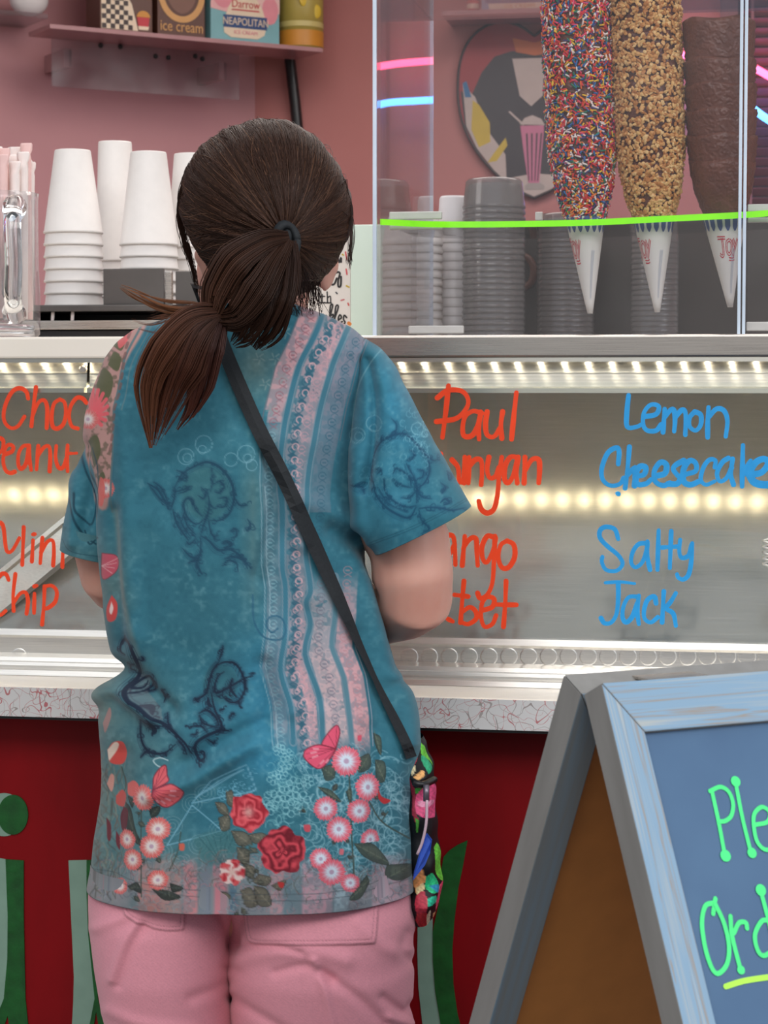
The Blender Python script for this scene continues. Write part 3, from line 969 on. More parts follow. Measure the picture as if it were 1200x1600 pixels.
# lime shelf: its front edge sags a little
vs0, vs1 = vf + 0.012, 0.34
edge = crom([(594, 346), (700, 350), (900, 347.5), (1040, 341), (1160, 335), (1215, 331)], 6)
th = 0.0085 * 0.92
top = []
for p in edge:
    top.append(at(p[0], p[1] - 4, vs0))
mb = MB()
rings = []
for p in top:
    rings.append([(p.x, vs0, p.z), (p.x, vs0 + 0.003, p.z), (p.x, vs0 + 0.003, p.z - th), (p.x, vs0, p.z - th)])
mb.loft(rings, True, True, False)
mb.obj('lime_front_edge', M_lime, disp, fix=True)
mb = MB()
rings = []
for p in top:
    rings.append([(p.x, vs0 + 0.0032, p.z), (p.x, vs1, p.z), (p.x, vs1, p.z - 0.004), (p.x, vs0 + 0.0032, p.z - 0.004)])
mb.loft(rings, True, True, False)
mb.obj('shelf_sheet', M_acry, disp, fix=True)
for (x0, x1, y0, y1, v) in ((608, 690, 331, 342, vf + 0.03), (608, 690, 352, 358, vf + 0.03), (638, 724, 509, 521, vf + 0.02), (1168, 1215, 319, 330, vf + 0.03), (1168, 1215, 340, 347, vf + 0.03), (1166, 1215, 503, 517, vf + 0.02), (836, 848, 331, 344, vf + 0.10)):
    p, q = uz(x0, y0, v), uz(x1, y1, v)
    MB().box(p[0], q[0], v, v + 0.008, max(q[1], zt), p[1], bev=0.0015).obj('acrylic_clip', M_clip, disp)


def cone_col(pxc, ytip, pxtip, wj, wtop, kind, label, v=0.15, pxtop=None, left=True, ylev=347, torn=False):
    """a paper-jacketed cone through the shelf with a column of nested waffle cones above it"""
    zsh = uz(pxc, ylev, v)[1]
    sc_ = (uz(pxc + 50, ylev, v)[0] - uz(pxc - 50, ylev, v)[0]) / 100 * 0.985
    uc = uz(pxc, ylev, v)[0]
    ut, ztip = uz(pxtip, ytip, v)
    t = tag(empty('cone_stack', CF @ Matrix.Translation((uc, v, zsh))), label, 'ice cream cones')
    Hh = zsh - ztip
    R = wj / 2 * sc_
    lean = ut - uc
    # jacket (open cone, slightly flattened tip)
    n = 48
    rings = []
    for k in range(9):
        f = k / 8
        z = 0.006 - (Hh + 0.006) * f
        r = R * 1.03 * (1 - f) + 0.0035 * f
        rings.append([(lean * f + r * math.cos(2 * math.pi * i / n), r * math.sin(2 * math.pi * i / n), z) for i in range(n)])
    jk = MB().loft(rings, False, True).obj('paper_jacket', M_paper, t)

    def on(a, f, off=0.0004):
        z = 0.006 - (Hh + 0.006) * f
        r = R * 1.03 * (1 - f) + 0.0035 * f + off
        return (lean * f + r * math.cos(a), r * math.sin(a), z)
    # blue scallops round the collar
    mb = MB()
    for k in range(16):
        a0 = 2 * math.pi * (k + 0.12) / 16
        a1 = 2 * math.pi * (k + 0.80) / 16
        vs, m_ = [], 8
        for q in range(m_ + 1):
            a = a0 + (a1 - a0) * q / m_
            d = 0.115 + 0.05 * math.sin(math.pi * q / m_)
            vs += [on(a, 0.0), on(a, 0.06), on(a, d)]
        fs = []
        for q in range(m_):
            fs += [(3 * q, 3 * q + 1, 3 * q + 4, 3 * q + 3), (3 * q + 1, 3 * q + 2, 3 * q + 5, 3 * q + 4)]
        mb.add(vs, fs, True)
    mb.obj('blue_scallop', M_jblue, jk)
    # red lettering wrapped round the paper
    mb = MB()
    a_c = {'sprinkles': -2.55, 'nuts': -2.42, 'chocolate': -1.42}[kind]
    LT = [[(-1.0, 1.0), (-0.25, 1.0)], [(-0.55, 1.0), (-0.55, 0.15), (-0.75, 0.0), (-1.0, 0.12)],
          [(0.15, 0.9), (-0.12, 0.75), (-0.15, 0.3), (0.1, 0.1), (0.35, 0.3), (0.37, 0.7), (0.15, 0.9)],
          [(0.5, 0.95), (0.75, 0.55)], [(1.02, 0.98), (0.8, 0.5), (0.55, 0.0)], [(0.05, -0.15), (0.5, -0.17), (0.75, -0.12)]]
    for i, st in enumerate(LT):
        for off in (-0.035, 0.035):
            pp = crom(st, 4)
            L_, R_ = [], []
            for q, p in enumerate(pp):
                d = (pp[min(q + 1, len(pp) - 1)] - pp[max(q - 1, 0)])
                d = d / (np.linalg.norm(d) + 1e-9)
                nn = np.array([-d[1], d[0]])
                for lst, sg in ((L_, 0.030), (R_, -0.030)):
                    e = p + nn * (off * 2 + sg)
                    lst.append(on(a_c + e[0] * 0.62, 0.44 - 0.20 * e[1], 0.0005))
            m_ = len(pp)
            mb.add(L_ + R_, [(q, q + m_, q + 1 + m_, q + 1) for q in range(m_ - 1)], True)
    mb.obj('red_lettering', M_jred, jk)
    mb = MB()
    for k in range(3):
        a_s = -1.25 + 0.09 * k
        pts = [(a_s + 0.22 * (1 - f) - 0.1, 0.35 + 0.5 * f) for f in np.linspace(0, 1, 10)]
        L_ = [on(a - 0.014, f, 0.0005) for a, f in pts]
        R_ = [on(a + 0.014, f, 0.0005) for a, f in pts]
        mb.add(L_ + R_, [(q, q + 10, q + 11, q + 1) for q in range(9)], True)
    mb.obj('small_print', mat('pale_blue_ink', rgb(168, 178, 196), 0.6), jk)
    # nested cones
    Rm = wtop / 2 * sc_
    bw = 40 * sc_
    zb_ = 0.004
    ncone = 9
    prof_low = [(0.0, R * 0.98), (0.35, R * 0.98 + (Rm - R) * 0.45), (1.0, Rm)]
    lowh = 95 * sc_
    ds = (uz(pxtop, 0, v)[0] - uc) / ((uz(pxc, 0, v)[1]) - zsh) if pxtop else 0.0
    rad = lambda z: float(np.interp(z, [0, lowh * 0.5, lowh, lowh * 2, 0.6], [R * 0.99, R + (Rm - R) * 0.62, Rm * 0.97, Rm, Rm]))
    rng = np.random.default_rng({'sprinkles': 3, 'nuts': 5, 'chocolate': 7}[kind])
    zlo = zb_
    rims = []
    zmax = uz(pxc, -40, v)[1] - zsh if kind != 'chocolate' else uz(pxc, 34, v)[1] - zsh
    z = lowh
    k = 0
    while z < zmax + 0.001:
        rims.append(z)
        z += bw
    rims[-1] = zmax
    for k, zr in enumerate(rims):
        z0 = zb_ if k == 0 else rims[k - 1] - 0.004
        rings = []
        for f in np.linspace(0, 1, 10):
            zz = z0 + (zr - z0) * f
            r = rad(zz) - 0.004 + (0.0 if k == 0 else -0.002 + 0.004 * f)
            if f == 1.0:
                r -= 0.001
            rings.append([(ds * zz + (r + (0.0012 * math.sin(9 * 2 * math.pi * i / n + 22 * f) * (1 if kind == 'chocolate' else 0.3))) * math.cos(2 * math.pi * i / n), (r) * math.sin(2 * math.pi * i / n), zz + 0.0022 * math.sin(2 * math.pi * i / n * 4 + k) * f) for i in range(n)])
        if k == len(rims) - 1:
            rings.append([(ds * zr + (p[0] - ds * zr) * 0.86, p[1] * 0.86, zr - 0.012) for p in rings[-1]])
        MB().loft(rings, True, True).obj('waffle_cone', M_choc, t)
    if kind == 'chocolate':
        return t
    # coating
    vs, fs, cl = [], [], []
    area_n = 7600 if kind == 'sprinkles' else 6000
    pal = [rgb(226, 42, 48), rgb(240, 110, 36), rgb(236, 66, 110), rgb(250, 236, 226), rgb(246, 196, 50), rgb(40, 110, 176), rgb(30, 128, 96), rgb(214, 36, 40), rgb(244, 128, 50), rgb(250, 232, 220), rgb(70, 60, 120)]
    nutp = [rgb(226, 172, 106), rgb(210, 148, 80), rgb(238, 196, 132), rgb(190, 124, 60), rgb(230, 182, 112)]
    ico_bm = bmesh.new()
    bmesh.ops.create_icosphere(ico_bm, subdivisions=1, radius=1)
    ico_v = np.array([v.co[:] for v in ico_bm.verts])
    ico_bm.verts.index_update()
    ico_f = [[v.index for v in f.verts] for f in ico_bm.faces]
    ico_bm.free()
    hexv = []
    for xx, rr in ((-1, 0.55), (-0.8, 1.0), (0.8, 1.0), (1, 0.55)):
        hexv += [(xx, rr * math.cos(a), rr * math.sin(a)) for a in np.linspace(0, 2 * math.pi, 5, endpoint=False)]
    hexv = np.array(hexv)
    hexf = [[4, 3, 2, 1, 0]] + [[j * 5 + i, j * 5 + (i + 1) % 5, (j + 1) * 5 + (i + 1) % 5, (j + 1) * 5 + i] for j in range(3) for i in range(5)] + [[15, 16, 17, 18, 19]]
    allv, allf, allc = [], [], []
    b0 = 0
    for i in range(area_n):
        zz = rng.uniform(0.002, zmax - 0.002)
        a = rng.uniform(0, 2 * math.pi)
        ph = (zz - lowh) / bw
        bulge = 0.0028 * (ph - math.floor(ph)) if zz > lowh else 0
        r = rad(zz) - 0.0028 + bulge + rng.uniform(-0.0005, 0.0022)
        nrm = np.array([math.cos(a), math.sin(a), 0])
        tan = np.array([-math.sin(a), math.cos(a), 0])
        upv = np.array([0, 0, 1.0])
        g = rng.uniform(0, math.pi)
        tilt = rng.normal(0, 0.35)
        ex = (tan * math.cos(g) + upv * math.sin(g)) * math.cos(tilt) + nrm * math.sin(tilt)
        ey = np.cross(nrm, ex)
        ey /= np.linalg.norm(ey) + 1e-9
        ez = np.cross(ex, ey)
        c = np.array([ds * zz + r * math.cos(a), r * math.sin(a), zz])
        if kind == 'sprinkles':
            L_ = rng.uniform(0.0032, 0.0047)
            rr = rng.uniform(0.0010, 0.0013)
            v_ = c + hexv[:, :1] * ex * L_ + hexv[:, 1:2] * ey * rr + hexv[:, 2:3] * ez * rr
            f_ = hexf
            col = pal[rng.integers(len(pal))]
        else:
            sx, sy, sz = rng.uniform(0.0022, 0.0048), rng.uniform(0.0018, 0.0032), rng.uniform(0.0012, 0.0024)
            jit = 1 + rng.uniform(-0.22, 0.22, (len(ico_v), 1))
            w_ = ico_v * jit
            v_ = c + w_[:, :1] * ex * sx + w_[:, 1:2] * ey * sy + w_[:, 2:3] * ez * sz
            f_ = ico_f
            col = nutp[rng.integers(len(nutp))]
        allv.append(v_)
        allf += [[q + b0 for q in f] for f in f_]
        allc.append(np.tile(np.array(col), (len(v_), 1)))
        b0 += len(v_)
    me = bpy.data.meshes.new(kind)
    me.from_pydata(np.concatenate(allv).tolist(), [], allf)
    at_ = me.color_attributes.new('print', 'FLOAT_COLOR', 'POINT')
    at_.data.foreach_set('color', np.concatenate(allc).astype(np.float32).ravel())
    me.polygons.foreach_set('use_smooth', [kind == 'sprinkles'] * len(me.polygons))
    me.materials.append(M_coat)
    o = link({'sprinkles': 'sprinkles', 'nuts': 'chopped_nuts'}[kind], me, t)
    o['kind'] = 'stuff'
    return t


M_coat = vcol_mat('coating_bits', 0.45, 0.4)
cone_col(914, 490, 922, 62, 110, 'sprinkles', 'column of chocolate waffle cones coated in rainbow sprinkles', v=0.10, pxtop=901)
cone_col(1021, 488, 1027, 64, 110, 'nuts', 'column of chocolate waffle cones coated in chopped nuts', v=0.10, pxtop=1008)
cone_col(1131, 480, 1141, 66, 122, 'chocolate', 'column of plain chocolate dipped waffle cones beside the acrylic divider', v=0.10, pxtop=1122)

# stacks behind the acrylic
def bowl_stack(px0, px1, ytop, n, v, m, name, label, cat, group, flare=0.86, cap=False):
    cx = (px0 + px1) / 2
    uu, zt_ = uz(cx, ytop, v)
    sc_ = (uz(cx + 50, ytop, v)[0] - uz(cx - 50, ytop, v)[0]) / 100 * 0.985
    r = (px1 - px0) / 2 * sc_
    dz = (zt_ - zt - 0.02) / n
    h = 0.045
    me = MB().lathe([(r * flare * 0.9, h + dz * 0), (r * flare, h - 0.004), (r * 0.98, dz * 0.6), (r, dz * 0.5), (r, dz * 0.15), (r * 0.985, 0.0), (r * 0.93, 0.0), (r * flare * 0.9, h - 0.008), (0.001, h - 0.008)], n=40, cap0=True).mesh(name, m)
    for i in range(n):
        o = link(name, me, None, CF @ Matrix.Translation((uu, v, zt + i * dz)))
        tag(o, '%s, %s of the %s' % (label[0], nth(i, n), label[1]), cat, group)


bowl_stack(597, 692, 352, 13, 0.55, M_foam, 'foam_bowl', ('white foam bowl', 'wide stack behind the left acrylic side'), 'bowl', 'white foam bowl stack')
bowl_stack(684, 733, 318, 14, 0.60, M_foamgrey, 'small_foam_cup', ('small off-white cup', 'narrow stack beside the foam bowls'), 'cup', 'narrow small cup stack', 0.9)
M_lid = mat('clear_plastic_lid', rgb(136, 130, 126), 0.10, 0.0, 0.08, 8, spec=0.9)
M_lid2 = mat('clear_plastic_dark', rgb(118, 110, 106), 0.10, 0.0, 0.08, 8, spec=0.9)
for m_ in (M_lid, M_lid2):
    nt_ = m_.node_tree
    t_ = nt_.nodes.new('ShaderNodeBsdfTransparent')
    x_ = nt_.nodes.new('ShaderNodeMixShader')
    x_.inputs[0].default_value = 0.40
    nt_.links.new(nt_.nodes['Principled BSDF'].outputs[0], x_.inputs[1])
    nt_.links.new(t_.outputs[0], x_.inputs[2])
    nt_.links.new(x_.outputs[0], nt_.nodes['Material Output'].inputs[0])
bowl_stack(722, 822, 297, 24, 0.54, M_lid, 'plastic_cup', ('clear plastic cup', 'ribbed stack below the heart plaque'), 'cup', 'clear plastic cup stack by the heart', 0.9)
bowl_stack(838, 930, 352, 20, 0.58, M_lid2, 'plastic_container', ('clear plastic container', 'stack behind the sprinkle cone jacket'), 'container', 'plastic lid stack behind sprinkle cones', 0.93)
bowl_stack(985, 1062, 352, 20, 0.57, M_lid, 'plastic_container', ('clear plastic container', 'stack behind the nut cone jacket'), 'container', 'plastic lid stack behind nut cones', 0.93)
a, b_ = uz(730, 350, 0.70), uz(1260, 530, 0.70)
t = tag(empty('steel_cabinet', CF), 'dark steel cabinet behind the stacks of clear plastic lids', 'cabinet')
MB().box(a[0] - 0.05, b_[0], 0.70, 0.775, zt, a[1], bev=0.004).obj('cabinet_front', M_darkback, t)
# round handle shape on the dark cabinet
pts = [at(818 + 16 * math.cos(q), 425 + 24 * math.sin(q), 0.69) for q in np.linspace(-1.9, 1.6, 14)]
MB().tube(pts, 0.006, 10).obj('handle', mat('brown_handle', rgb(92, 58, 44), 0.4), t)

# small wire spring hanging at the right edge of the glass
pts = []
u0, z0_ = uz(1200, 840, 0.0)
for i in range(90):
    q = i / 89
    pts.append((u0 + 0.006 * math.cos(q * 5 * 2 * math.pi), -0.004 + 0.004 * math.sin(q * 5 * 2 * math.pi) - 0.002, z0_ - 0.036 * q))
o = MB().tube(pts, 0.0013, 6).obj('wire_coil', M_alu, None, CF)
tag(o, 'small bright wire coil hanging at the right edge of the glass', 'coil')

# ---------------------------------------------------------------- things on the back walls
def wallframe(org, d, n):
    """local x along d, local y into the wall (-n), z up, origin org"""
    M = Matrix.Identity(4)
    y = -n
    for i, c in enumerate((d, y, Vector((0, 0, 1)))):
        for r_ in range(3):
            M[r_][i] = c[r_]
    M.translation = Vector((org.x, org.y, 0))
    return M


WL = wallframe(corner, -dl, nl)            # x grows to the right towards the corner (x = 0)
WB = wallframe(corner, dr, nr)             # x grows to the right from the corner


def wq(M, px, py, y):
    I = M.inverted()
    o = I @ CAM
    d = I.to_3x3() @ ray(px, py)
    t = (y - o.y) / d.y
    p = o + d * t
    return p.x, p.z


def text_mesh(s, size, name, m, parent, M, ext=0.0004, align='CENTER', sx=1.0):
    cu = bpy.data.curves.new('text', 'FONT')
    cu.body = s
    cu.size = size
    cu.align_x = align
    cu.extrude = ext
    cu.resolution_u = 3
    tmp = bpy.data.objects.new('text', cu)
    COL.objects.link(tmp)
    dg = bpy.context.evaluated_depsgraph_get()
    me = bpy.data.meshes.new_from_object(tmp.evaluated_get(dg))
    bpy.data.objects.remove(tmp)
    bpy.data.curves.remove(cu)
    me.materials.clear()
    me.materials.append(m)
    o = link(name, me, parent, M @ Matrix.Rotation(math.pi / 2, 4, 'X') @ Matrix.Diagonal((sx, 1, 1, 1)))
    return o


# wall shelf of clear plastic with ice cream packs, seen from below
ys0, ys1 = -0.25, -0.12
xa, za = wq(WL, 78, 42, ys0)
xb, zb_ = wq(WL, 505, 84, ys0)
zsf = (za + zb_) / 2
sh = tag(empty('wall_shelf', WL), 'clear plastic wall shelf carrying ice cream packs at top left', 'shelf')
M_shelf = mat('mauve_clear_plastic', rgb(176, 134, 136), 0.2, 0, 0.06, 12)
M_brk = glass_mat('shelf_back_plastic', (0.88, 0.86, 0.88), 0.05, 1.5, 0.10)
MB().box(xa, xb, ys0, ys1, zsf, zsf + 0.010, bev=0.001).obj('shelf_board', M_shelf, sh)
xc, zc_ = wq(WL, 80, 85, ys1)
xd, zd = wq(WL, 372, 112, ys1)
MB().box(xc, xd, ys1 - 0.006, ys1, zsf - 0.105, zsf - 0.001).obj('back_flange', M_brk, sh)
for px, py in ((157, 71), (188, 73), (243, 88), (263, 90), (305, 88), (316, 92)):
    xx, zz = wq(WL, px, py, ys1 - 0.006)
    MB().lathe([(0.006, 0), (0.006, 0.002), (0.003, 0.004)], n=10).obj('screw', M_black, sh, Matrix.Translation((xx, ys1 - 0.006, zz)) @ Matrix.Rotation(math.pi / 2, 4, 'X'))
for xx in (xc + 0.03, xd - 0.05):
    MB().box(xx, xx + 0.02, ys1, -0.0, zsf - 0.06, zsf - 0.02).obj('wall_bracket', M_shelf, sh)
ztp = zsf + 0.010


def pack(name, px0, px1, label, m, h, dep=0.08, cat='carton', y=ys0 + 0.012):
    x0 = wq(WL, px0, 50, y)[0]
    x1 = wq(WL, px1, 50, y)[0]
    t = tag(empty(name, WL @ Matrix.Translation(((x0 + x1) / 2, y, ztp))), label, cat, )
    w = (x1 - x0) / 2 - 0.002
    MB().box(-w, w, 0, dep, 0, h, bev=0.002).obj('box', m, t)
    return t, w


def flat(parent, pts, m, name, y=-0.0012):
    MB().prism([(p[0], y, p[1]) for p in pts], (0, 0.0011, 0)).obj(name, m, parent, fix=True)


def arc(cx, cz, rx, rz, a0=0, a1=360, n=28):
    return [(cx + rx * math.cos(math.radians(a)), cz + rz * math.sin(math.radians(a))) for a in np.linspace(a0, a1, n, endpoint=(a1 - a0) < 360)]


mm = lambda n, *c: mat(n, rgb(*c), 0.45, 0, 0.04, 40)
C_cream, C_ink, C_navy, C_pred, C_ppink, C_teal = mm('cream_print', 226, 206, 180), mm('dark_print', 50, 34, 32), mm('navy_print', 34, 66, 116), mm('red_print', 190, 44, 56), mm('pink_print', 222, 140, 150), mm('teal_carton', 120, 172, 178)
C_brownp, C_tan, C_yel, C_or = mm('brown_carton', 92, 58, 46), mm('tan_print', 206, 154, 92), mm('olive_yellow_can', 178, 158, 78), mm('orange_print', 206, 140, 50)
# chequered pack
t, w = pack('checkered_carton', 155, 240, 'black and cream checkered carton at the left end of the shelf', C_brownp, 0.20)
S_ = 2 * w
chk = MB()
for i in range(8):
    for j in range(10):
        if (i + j) % 2 == 0:
            x, z = -w + 0.004 + i * S_ * 0.66 / 8, 0.004 + j * S_ * 0.66 / 8
            d = S_ * 0.66 / 8
            if x + d < -w + S_ * (0.72 - 0.03 * j):
                chk.box(x, x + d, -0.0022, -0.0012, z, z + d)
flat(t, [(-w + 0.003, 0.003), (-w + S_ * 0.72, 0.003), (-w + S_ * 0.60, 0.06), (-w + S_ * 0.40, 0.10), (-w + 0.003, 0.13)], C_cream, 'cream_panel')
chk.obj('check_print', C_ink, t)['kind'] = 'stuff'
flat(t, [(w - 0.034, 0.006), (w - 0.012, 0.006), (w - 0.008, 0.034), (w - 0.038, 0.034)], C_pred, 'printed_cup')
flat(t, [(w - 0.034, 0.006), (w - 0.012, 0.006), (w - 0.010, 0.014), (w - 0.036, 0.014)], C_cream, 'printed_cup_band', -0.0022)
flat(t, arc(w - 0.023, 0.034, 0.016, 0.014, 0, 180), C_or, 'printed_topping', -0.0022)
flat(t, [(w - 0.040, 0.075), (w - 0.004, 0.075), (w - 0.004, 0.095), (w - 0.040, 0.095)], C_or, 'printed_panel')
# brown ice cream pack
t, w = pack('brown_carton', 245, 322, 'brown ice cream carton with tan scalloped arc on the shelf', C_brownp, 0.20)
mb = MB()
pts = [(w * 0.86 * math.cos(a), -0.0012, 0.095 + 0.058 * math.sin(a)) for a in np.linspace(math.radians(185), math.radians(355), 24)]
mb.ribbon(pts, 0.014, (0, -1, 0))
mb.obj('tan_arc', C_tan, t)
flat(t, arc(0, 0.11, w * 0.66, 0.06), mm('brown_photo_print', 122, 84, 70), 'printed_scoop', -0.001)
text_mesh('ice cream', 0.034, 'printed_text', C_tan, t, Matrix.Translation((0, -0.0015, 0.010)), sx=0.80)
# neapolitan pack
t, w = pack('neapolitan_carton', 328, 438, 'pale teal and pink neapolitan ice cream carton on the shelf', C_teal, 0.20)
flat(t, [(-w, 0.07), (-w * 0.25, 0.06), (-w * 0.2, 0.19), (-w, 0.19)], mm('pale_pink_print', 226, 172, 172), 'pink_block', -0.0008)
flat(t, [(w * 0.3, 0.055), (w, 0.07), (w, 0.19), (w * 0.2, 0.19)], mm('cream_pink_print', 226, 186, 180), 'pink_block', -0.0008)
flat(t, arc(-w * 0.62, 0.10, w * 0.32, 0.028, 0, 360, 12), C_ppink, 'printed_petal', -0.0011)
flat(t, arc(w * 0.72, 0.075, w * 0.24, 0.032, 0, 360, 12), C_ppink, 'printed_petal', -0.0011)
flat(t, [(-w * 0.62, 0.018), (-w * 0.42, 0.008), (w * 0.35, 0.008), (w * 0.55, 0.018), (w * 0.62, 0.04), (w * 0.5, 0.075), (w * 0.1, 0.125), (-w * 0.12, 0.125), (-w * 0.5, 0.075), (-w * 0.64, 0.04)], C_cream, 'cream_panel', -0.0014)
flat(t, [(-w * 0.64, 0.030), (w * 0.62, 0.030), (w * 0.62, 0.058), (-w * 0.64, 0.058)], C_navy, 'navy_band', -0.0018)
flat(t, [(0, 0.100), (w * 0.10, 0.118), (w * 0.24, 0.110), (w * 0.2, 0.16), (-w * 0.2, 0.16), (-w * 0.24, 0.110), (-w * 0.10, 0.118)], C_navy, 'navy_star', -0.0018)
text_mesh('NEAPOLITAN', 0.0235, 'printed_text', C_cream, t, Matrix.Translation((0, -0.0022, 0.0365)), sx=0.82)
text_mesh('ICE CREAM', 0.012, 'printed_text', C_ppink, t, Matrix.Translation((0, -0.0022, 0.0165)))
text_mesh('Darrow', 0.026, 'printed_text', C_pred, t, Matrix.Translation((0, -0.0022, 0.076)), sx=0.85)
flat(t, [(-w * 0.42, 0.069), (w * 0.42, 0.069), (w * 0.38, 0.072), (-w * 0.38, 0.072)], C_pred, 'red_rule', -0.0022)
# yellow can
x0, x1 = wq(WL, 442, 50, ys0 + 0.05)[0], wq(WL, 506, 50, ys0 + 0.05)[0]
r = (x1 - x0) / 2
t = tag(empty('yellow_tub', WL @ Matrix.Translation(((x0 + x1) / 2, ys0 + 0.012 + r, ztp))), 'yellow cylindrical ice cream tub at the right end of the shelf', 'tub')
MB().lathe([(r, 0), (r, 0.20)], n=36).obj('tub_wall', C_yel, t)
MB().lathe([(r + 0.0008, 0.006), (r + 0.0008, 0.042)], n=36, cap0=False, cap1=False).obj('orange_band', C_or, t)
MB().lathe([(r + 0.0008, 0.050), (r + 0.0008, 0.062)], n=36, cap0=False, cap1=False).obj('pale_band', mm('pale_yellow_print', 206, 190, 120), t)
for px_, pz in ((-0.018, 0.11), (0.016, 0.085)):
    a = math.asin(px_ / r)
    MB().ell((px_, -r * math.cos(a), pz), (0.012, 0.002, 0.016), 12, 8).obj('printed_lemon', mm('lemon_print', 222, 190, 60), t)
    MB().ell((px_ - 0.012, -r * math.cos(a) + 0.002, pz + 0.012), (0.010, 0.002, 0.006), 10, 6).obj('printed_leaf', mm('leaf_print', 92, 110, 60), t)

# black cable down the wall
pts = []
for px, py in ((444, -20), (449, 60), (455, 110), (461, 160), (466, 210), (468, 300), (470, 420), (472, 540)):
    x, z = wq(WB, px, py, -0.02)
    pts.append(WB @ Vector((x, -0.02, z)))
pts.append(Vector((pts[-1].x, pts[-1].y, 0.0)))
o = MB().tube(pts, 0.0135, 10).obj('black_cable', M_black)
tag(o, 'thick black cable running down the pink wall behind her head', 'cable')

# clear plastic bag corner at the top left
o = MB()
x, z = wq(WL, 45, 4, -0.10)
o.ell((x, -0.10, z + 0.005), (0.045, 0.03, 0.035), 18, 12)
o = o.obj('plastic_jar', M_foamgrey, None, WL)
tag(o, 'pale rounded plastic tub base at the top left corner', 'tub')
x0, z0_ = wq(WL, -60, 34, -0.10)
x1, _ = wq(WL, 62, 34, -0.10)
o = tag(empty('jar_shelf', WL), 'small clear wall shelf at the top left edge', 'shelf')
MB().box(x0, x1, -0.15, -0.0, z - 0.040, z - 0.030).obj('shelf_board', M_brk, o)

# heart-shaped plaque (generic milkshake picture)
ypl = -0.02
hx, hz = wq(WB, 835, 178, ypl)
sc_ = (wq(WB, 900, 178, ypl)[0] - wq(WB, 800, 178, ypl)[0]) / 100
HB = WB @ Matrix.Translation((hx, ypl, hz))
hp = tag(empty('heart_plaque', HB), 'heart-shaped red wall plaque with a pink milkshake picture', 'plaque')
ph = lambda px, py: ((px - 835) * sc_, -(py - 178) * sc_)
outl = crom([(835, 58), (812, 42), (785, 35), (755, 42), (730, 65), (717, 100), (715, 150), (724, 195), (745, 235), (775, 270), (800, 292), (835, 308)], 4)
left = [ph(*p) for p in outl]
right = [(-a, b) for a, b in reversed(left[1:-1])]
O_ = left + right
flat_y = -0.001
mb = MB()
mb.prism([(a, -0.0, b) for a, b in O_], (0, 0.016, 0))
mb.obj('plaque_board', mm('plaque_red', 150, 44, 48), hp, fix=True)
mb = MB()
mb.tube([(a, 0.001, b) for a, b in O_ + O_[:2]], 0.0035, 6)
mb.obj('dark_rim', mm('plaque_rim', 60, 44, 44), hp)


def pl(px_pts, m, name, lift):
    q = [ph(*p) for p in px_pts]
    mb = MB()
    mb.prism([(a, -lift, b) for a, b in q], (0, lift - 0.0002, 0))
    mb.obj(name, m, hp, fix=True)


P_pale, P_dk, P_yl, P_pk, P_grey, P_bl = mm('plaque_pale', 186, 168, 160), mm('plaque_dark', 52, 42, 46), mm('plaque_yellow', 196, 166, 44), mm('plaque_pink', 196, 110, 140), mm('plaque_grey', 160, 148, 142), mm('plaque_blue', 44, 104, 150)
pl([(719, 140), (735, 150), (752, 112), (772, 88), (800, 80), (835, 84), (880, 84), (930, 130), (945, 195), (925, 235), (895, 270), (870, 292), (835, 306), (800, 291), (775, 268), (745, 232), (726, 195)], P_dk, 'dark_field', 0.0008)
pl([(722, 130), (742, 150), (760, 200), (790, 240), (792, 283), (772, 264), (745, 230), (728, 195)], P_pale, 'pale_field', 0.0012)
pl([(738, 155), (748, 162), (765, 190), (766, 220), (748, 228), (736, 200)], P_yl, 'yellow_patch', 0.0016)
pl([(770, 240), (790, 214), (793, 226), (776, 250), (762, 252)], P_yl, 'yellow_patch', 0.0016)
pl([(795, 277), (835, 270), (880, 274), (866, 293), (835, 306), (806, 293)], P_pale, 'pale_table', 0.0012)
pl([(722, 128), (728, 125), (736, 150), (726, 150)], P_bl, 'blue_patch', 0.0018)
pl([(813, 196), (850, 196), (850, 206), (847, 240), (843, 286), (826, 286), (819, 240)], P_pk, 'milkshake_glass', 0.0020)
for xx in (822, 830, 838, 845):
    pl([(xx, 208), (xx + 2.5, 208), (832 + (xx - 832) * 0.6 + 1.5, 282), (832 + (xx - 832) * 0.6, 282)], P_dk, 'glass_flute', 0.0026)
pl([(820, 290), (826, 285), (845, 285), (852, 290), (850, 295), (822, 295)], P_grey, 'glass_foot', 0.0024)
pl([(812, 194), (820, 184), (832, 180), (846, 186), (852, 196)], P_pale, 'cream_top', 0.0024)
pl([(794, 174), (797, 173), (820, 194), (817, 196)], P_pale, 'drinking_straw', 0.0030)
pl([(800, 60), (835, 68), (870, 60), (862, 84), (835, 88), (806, 82)], mm('plaque_orange', 190, 96, 44), 'orange_patch', 0.0014)
pl([(800, 92), (850, 92), (848, 150), (830, 166), (812, 150)], P_pale, 'pale_patch', 0.0014)

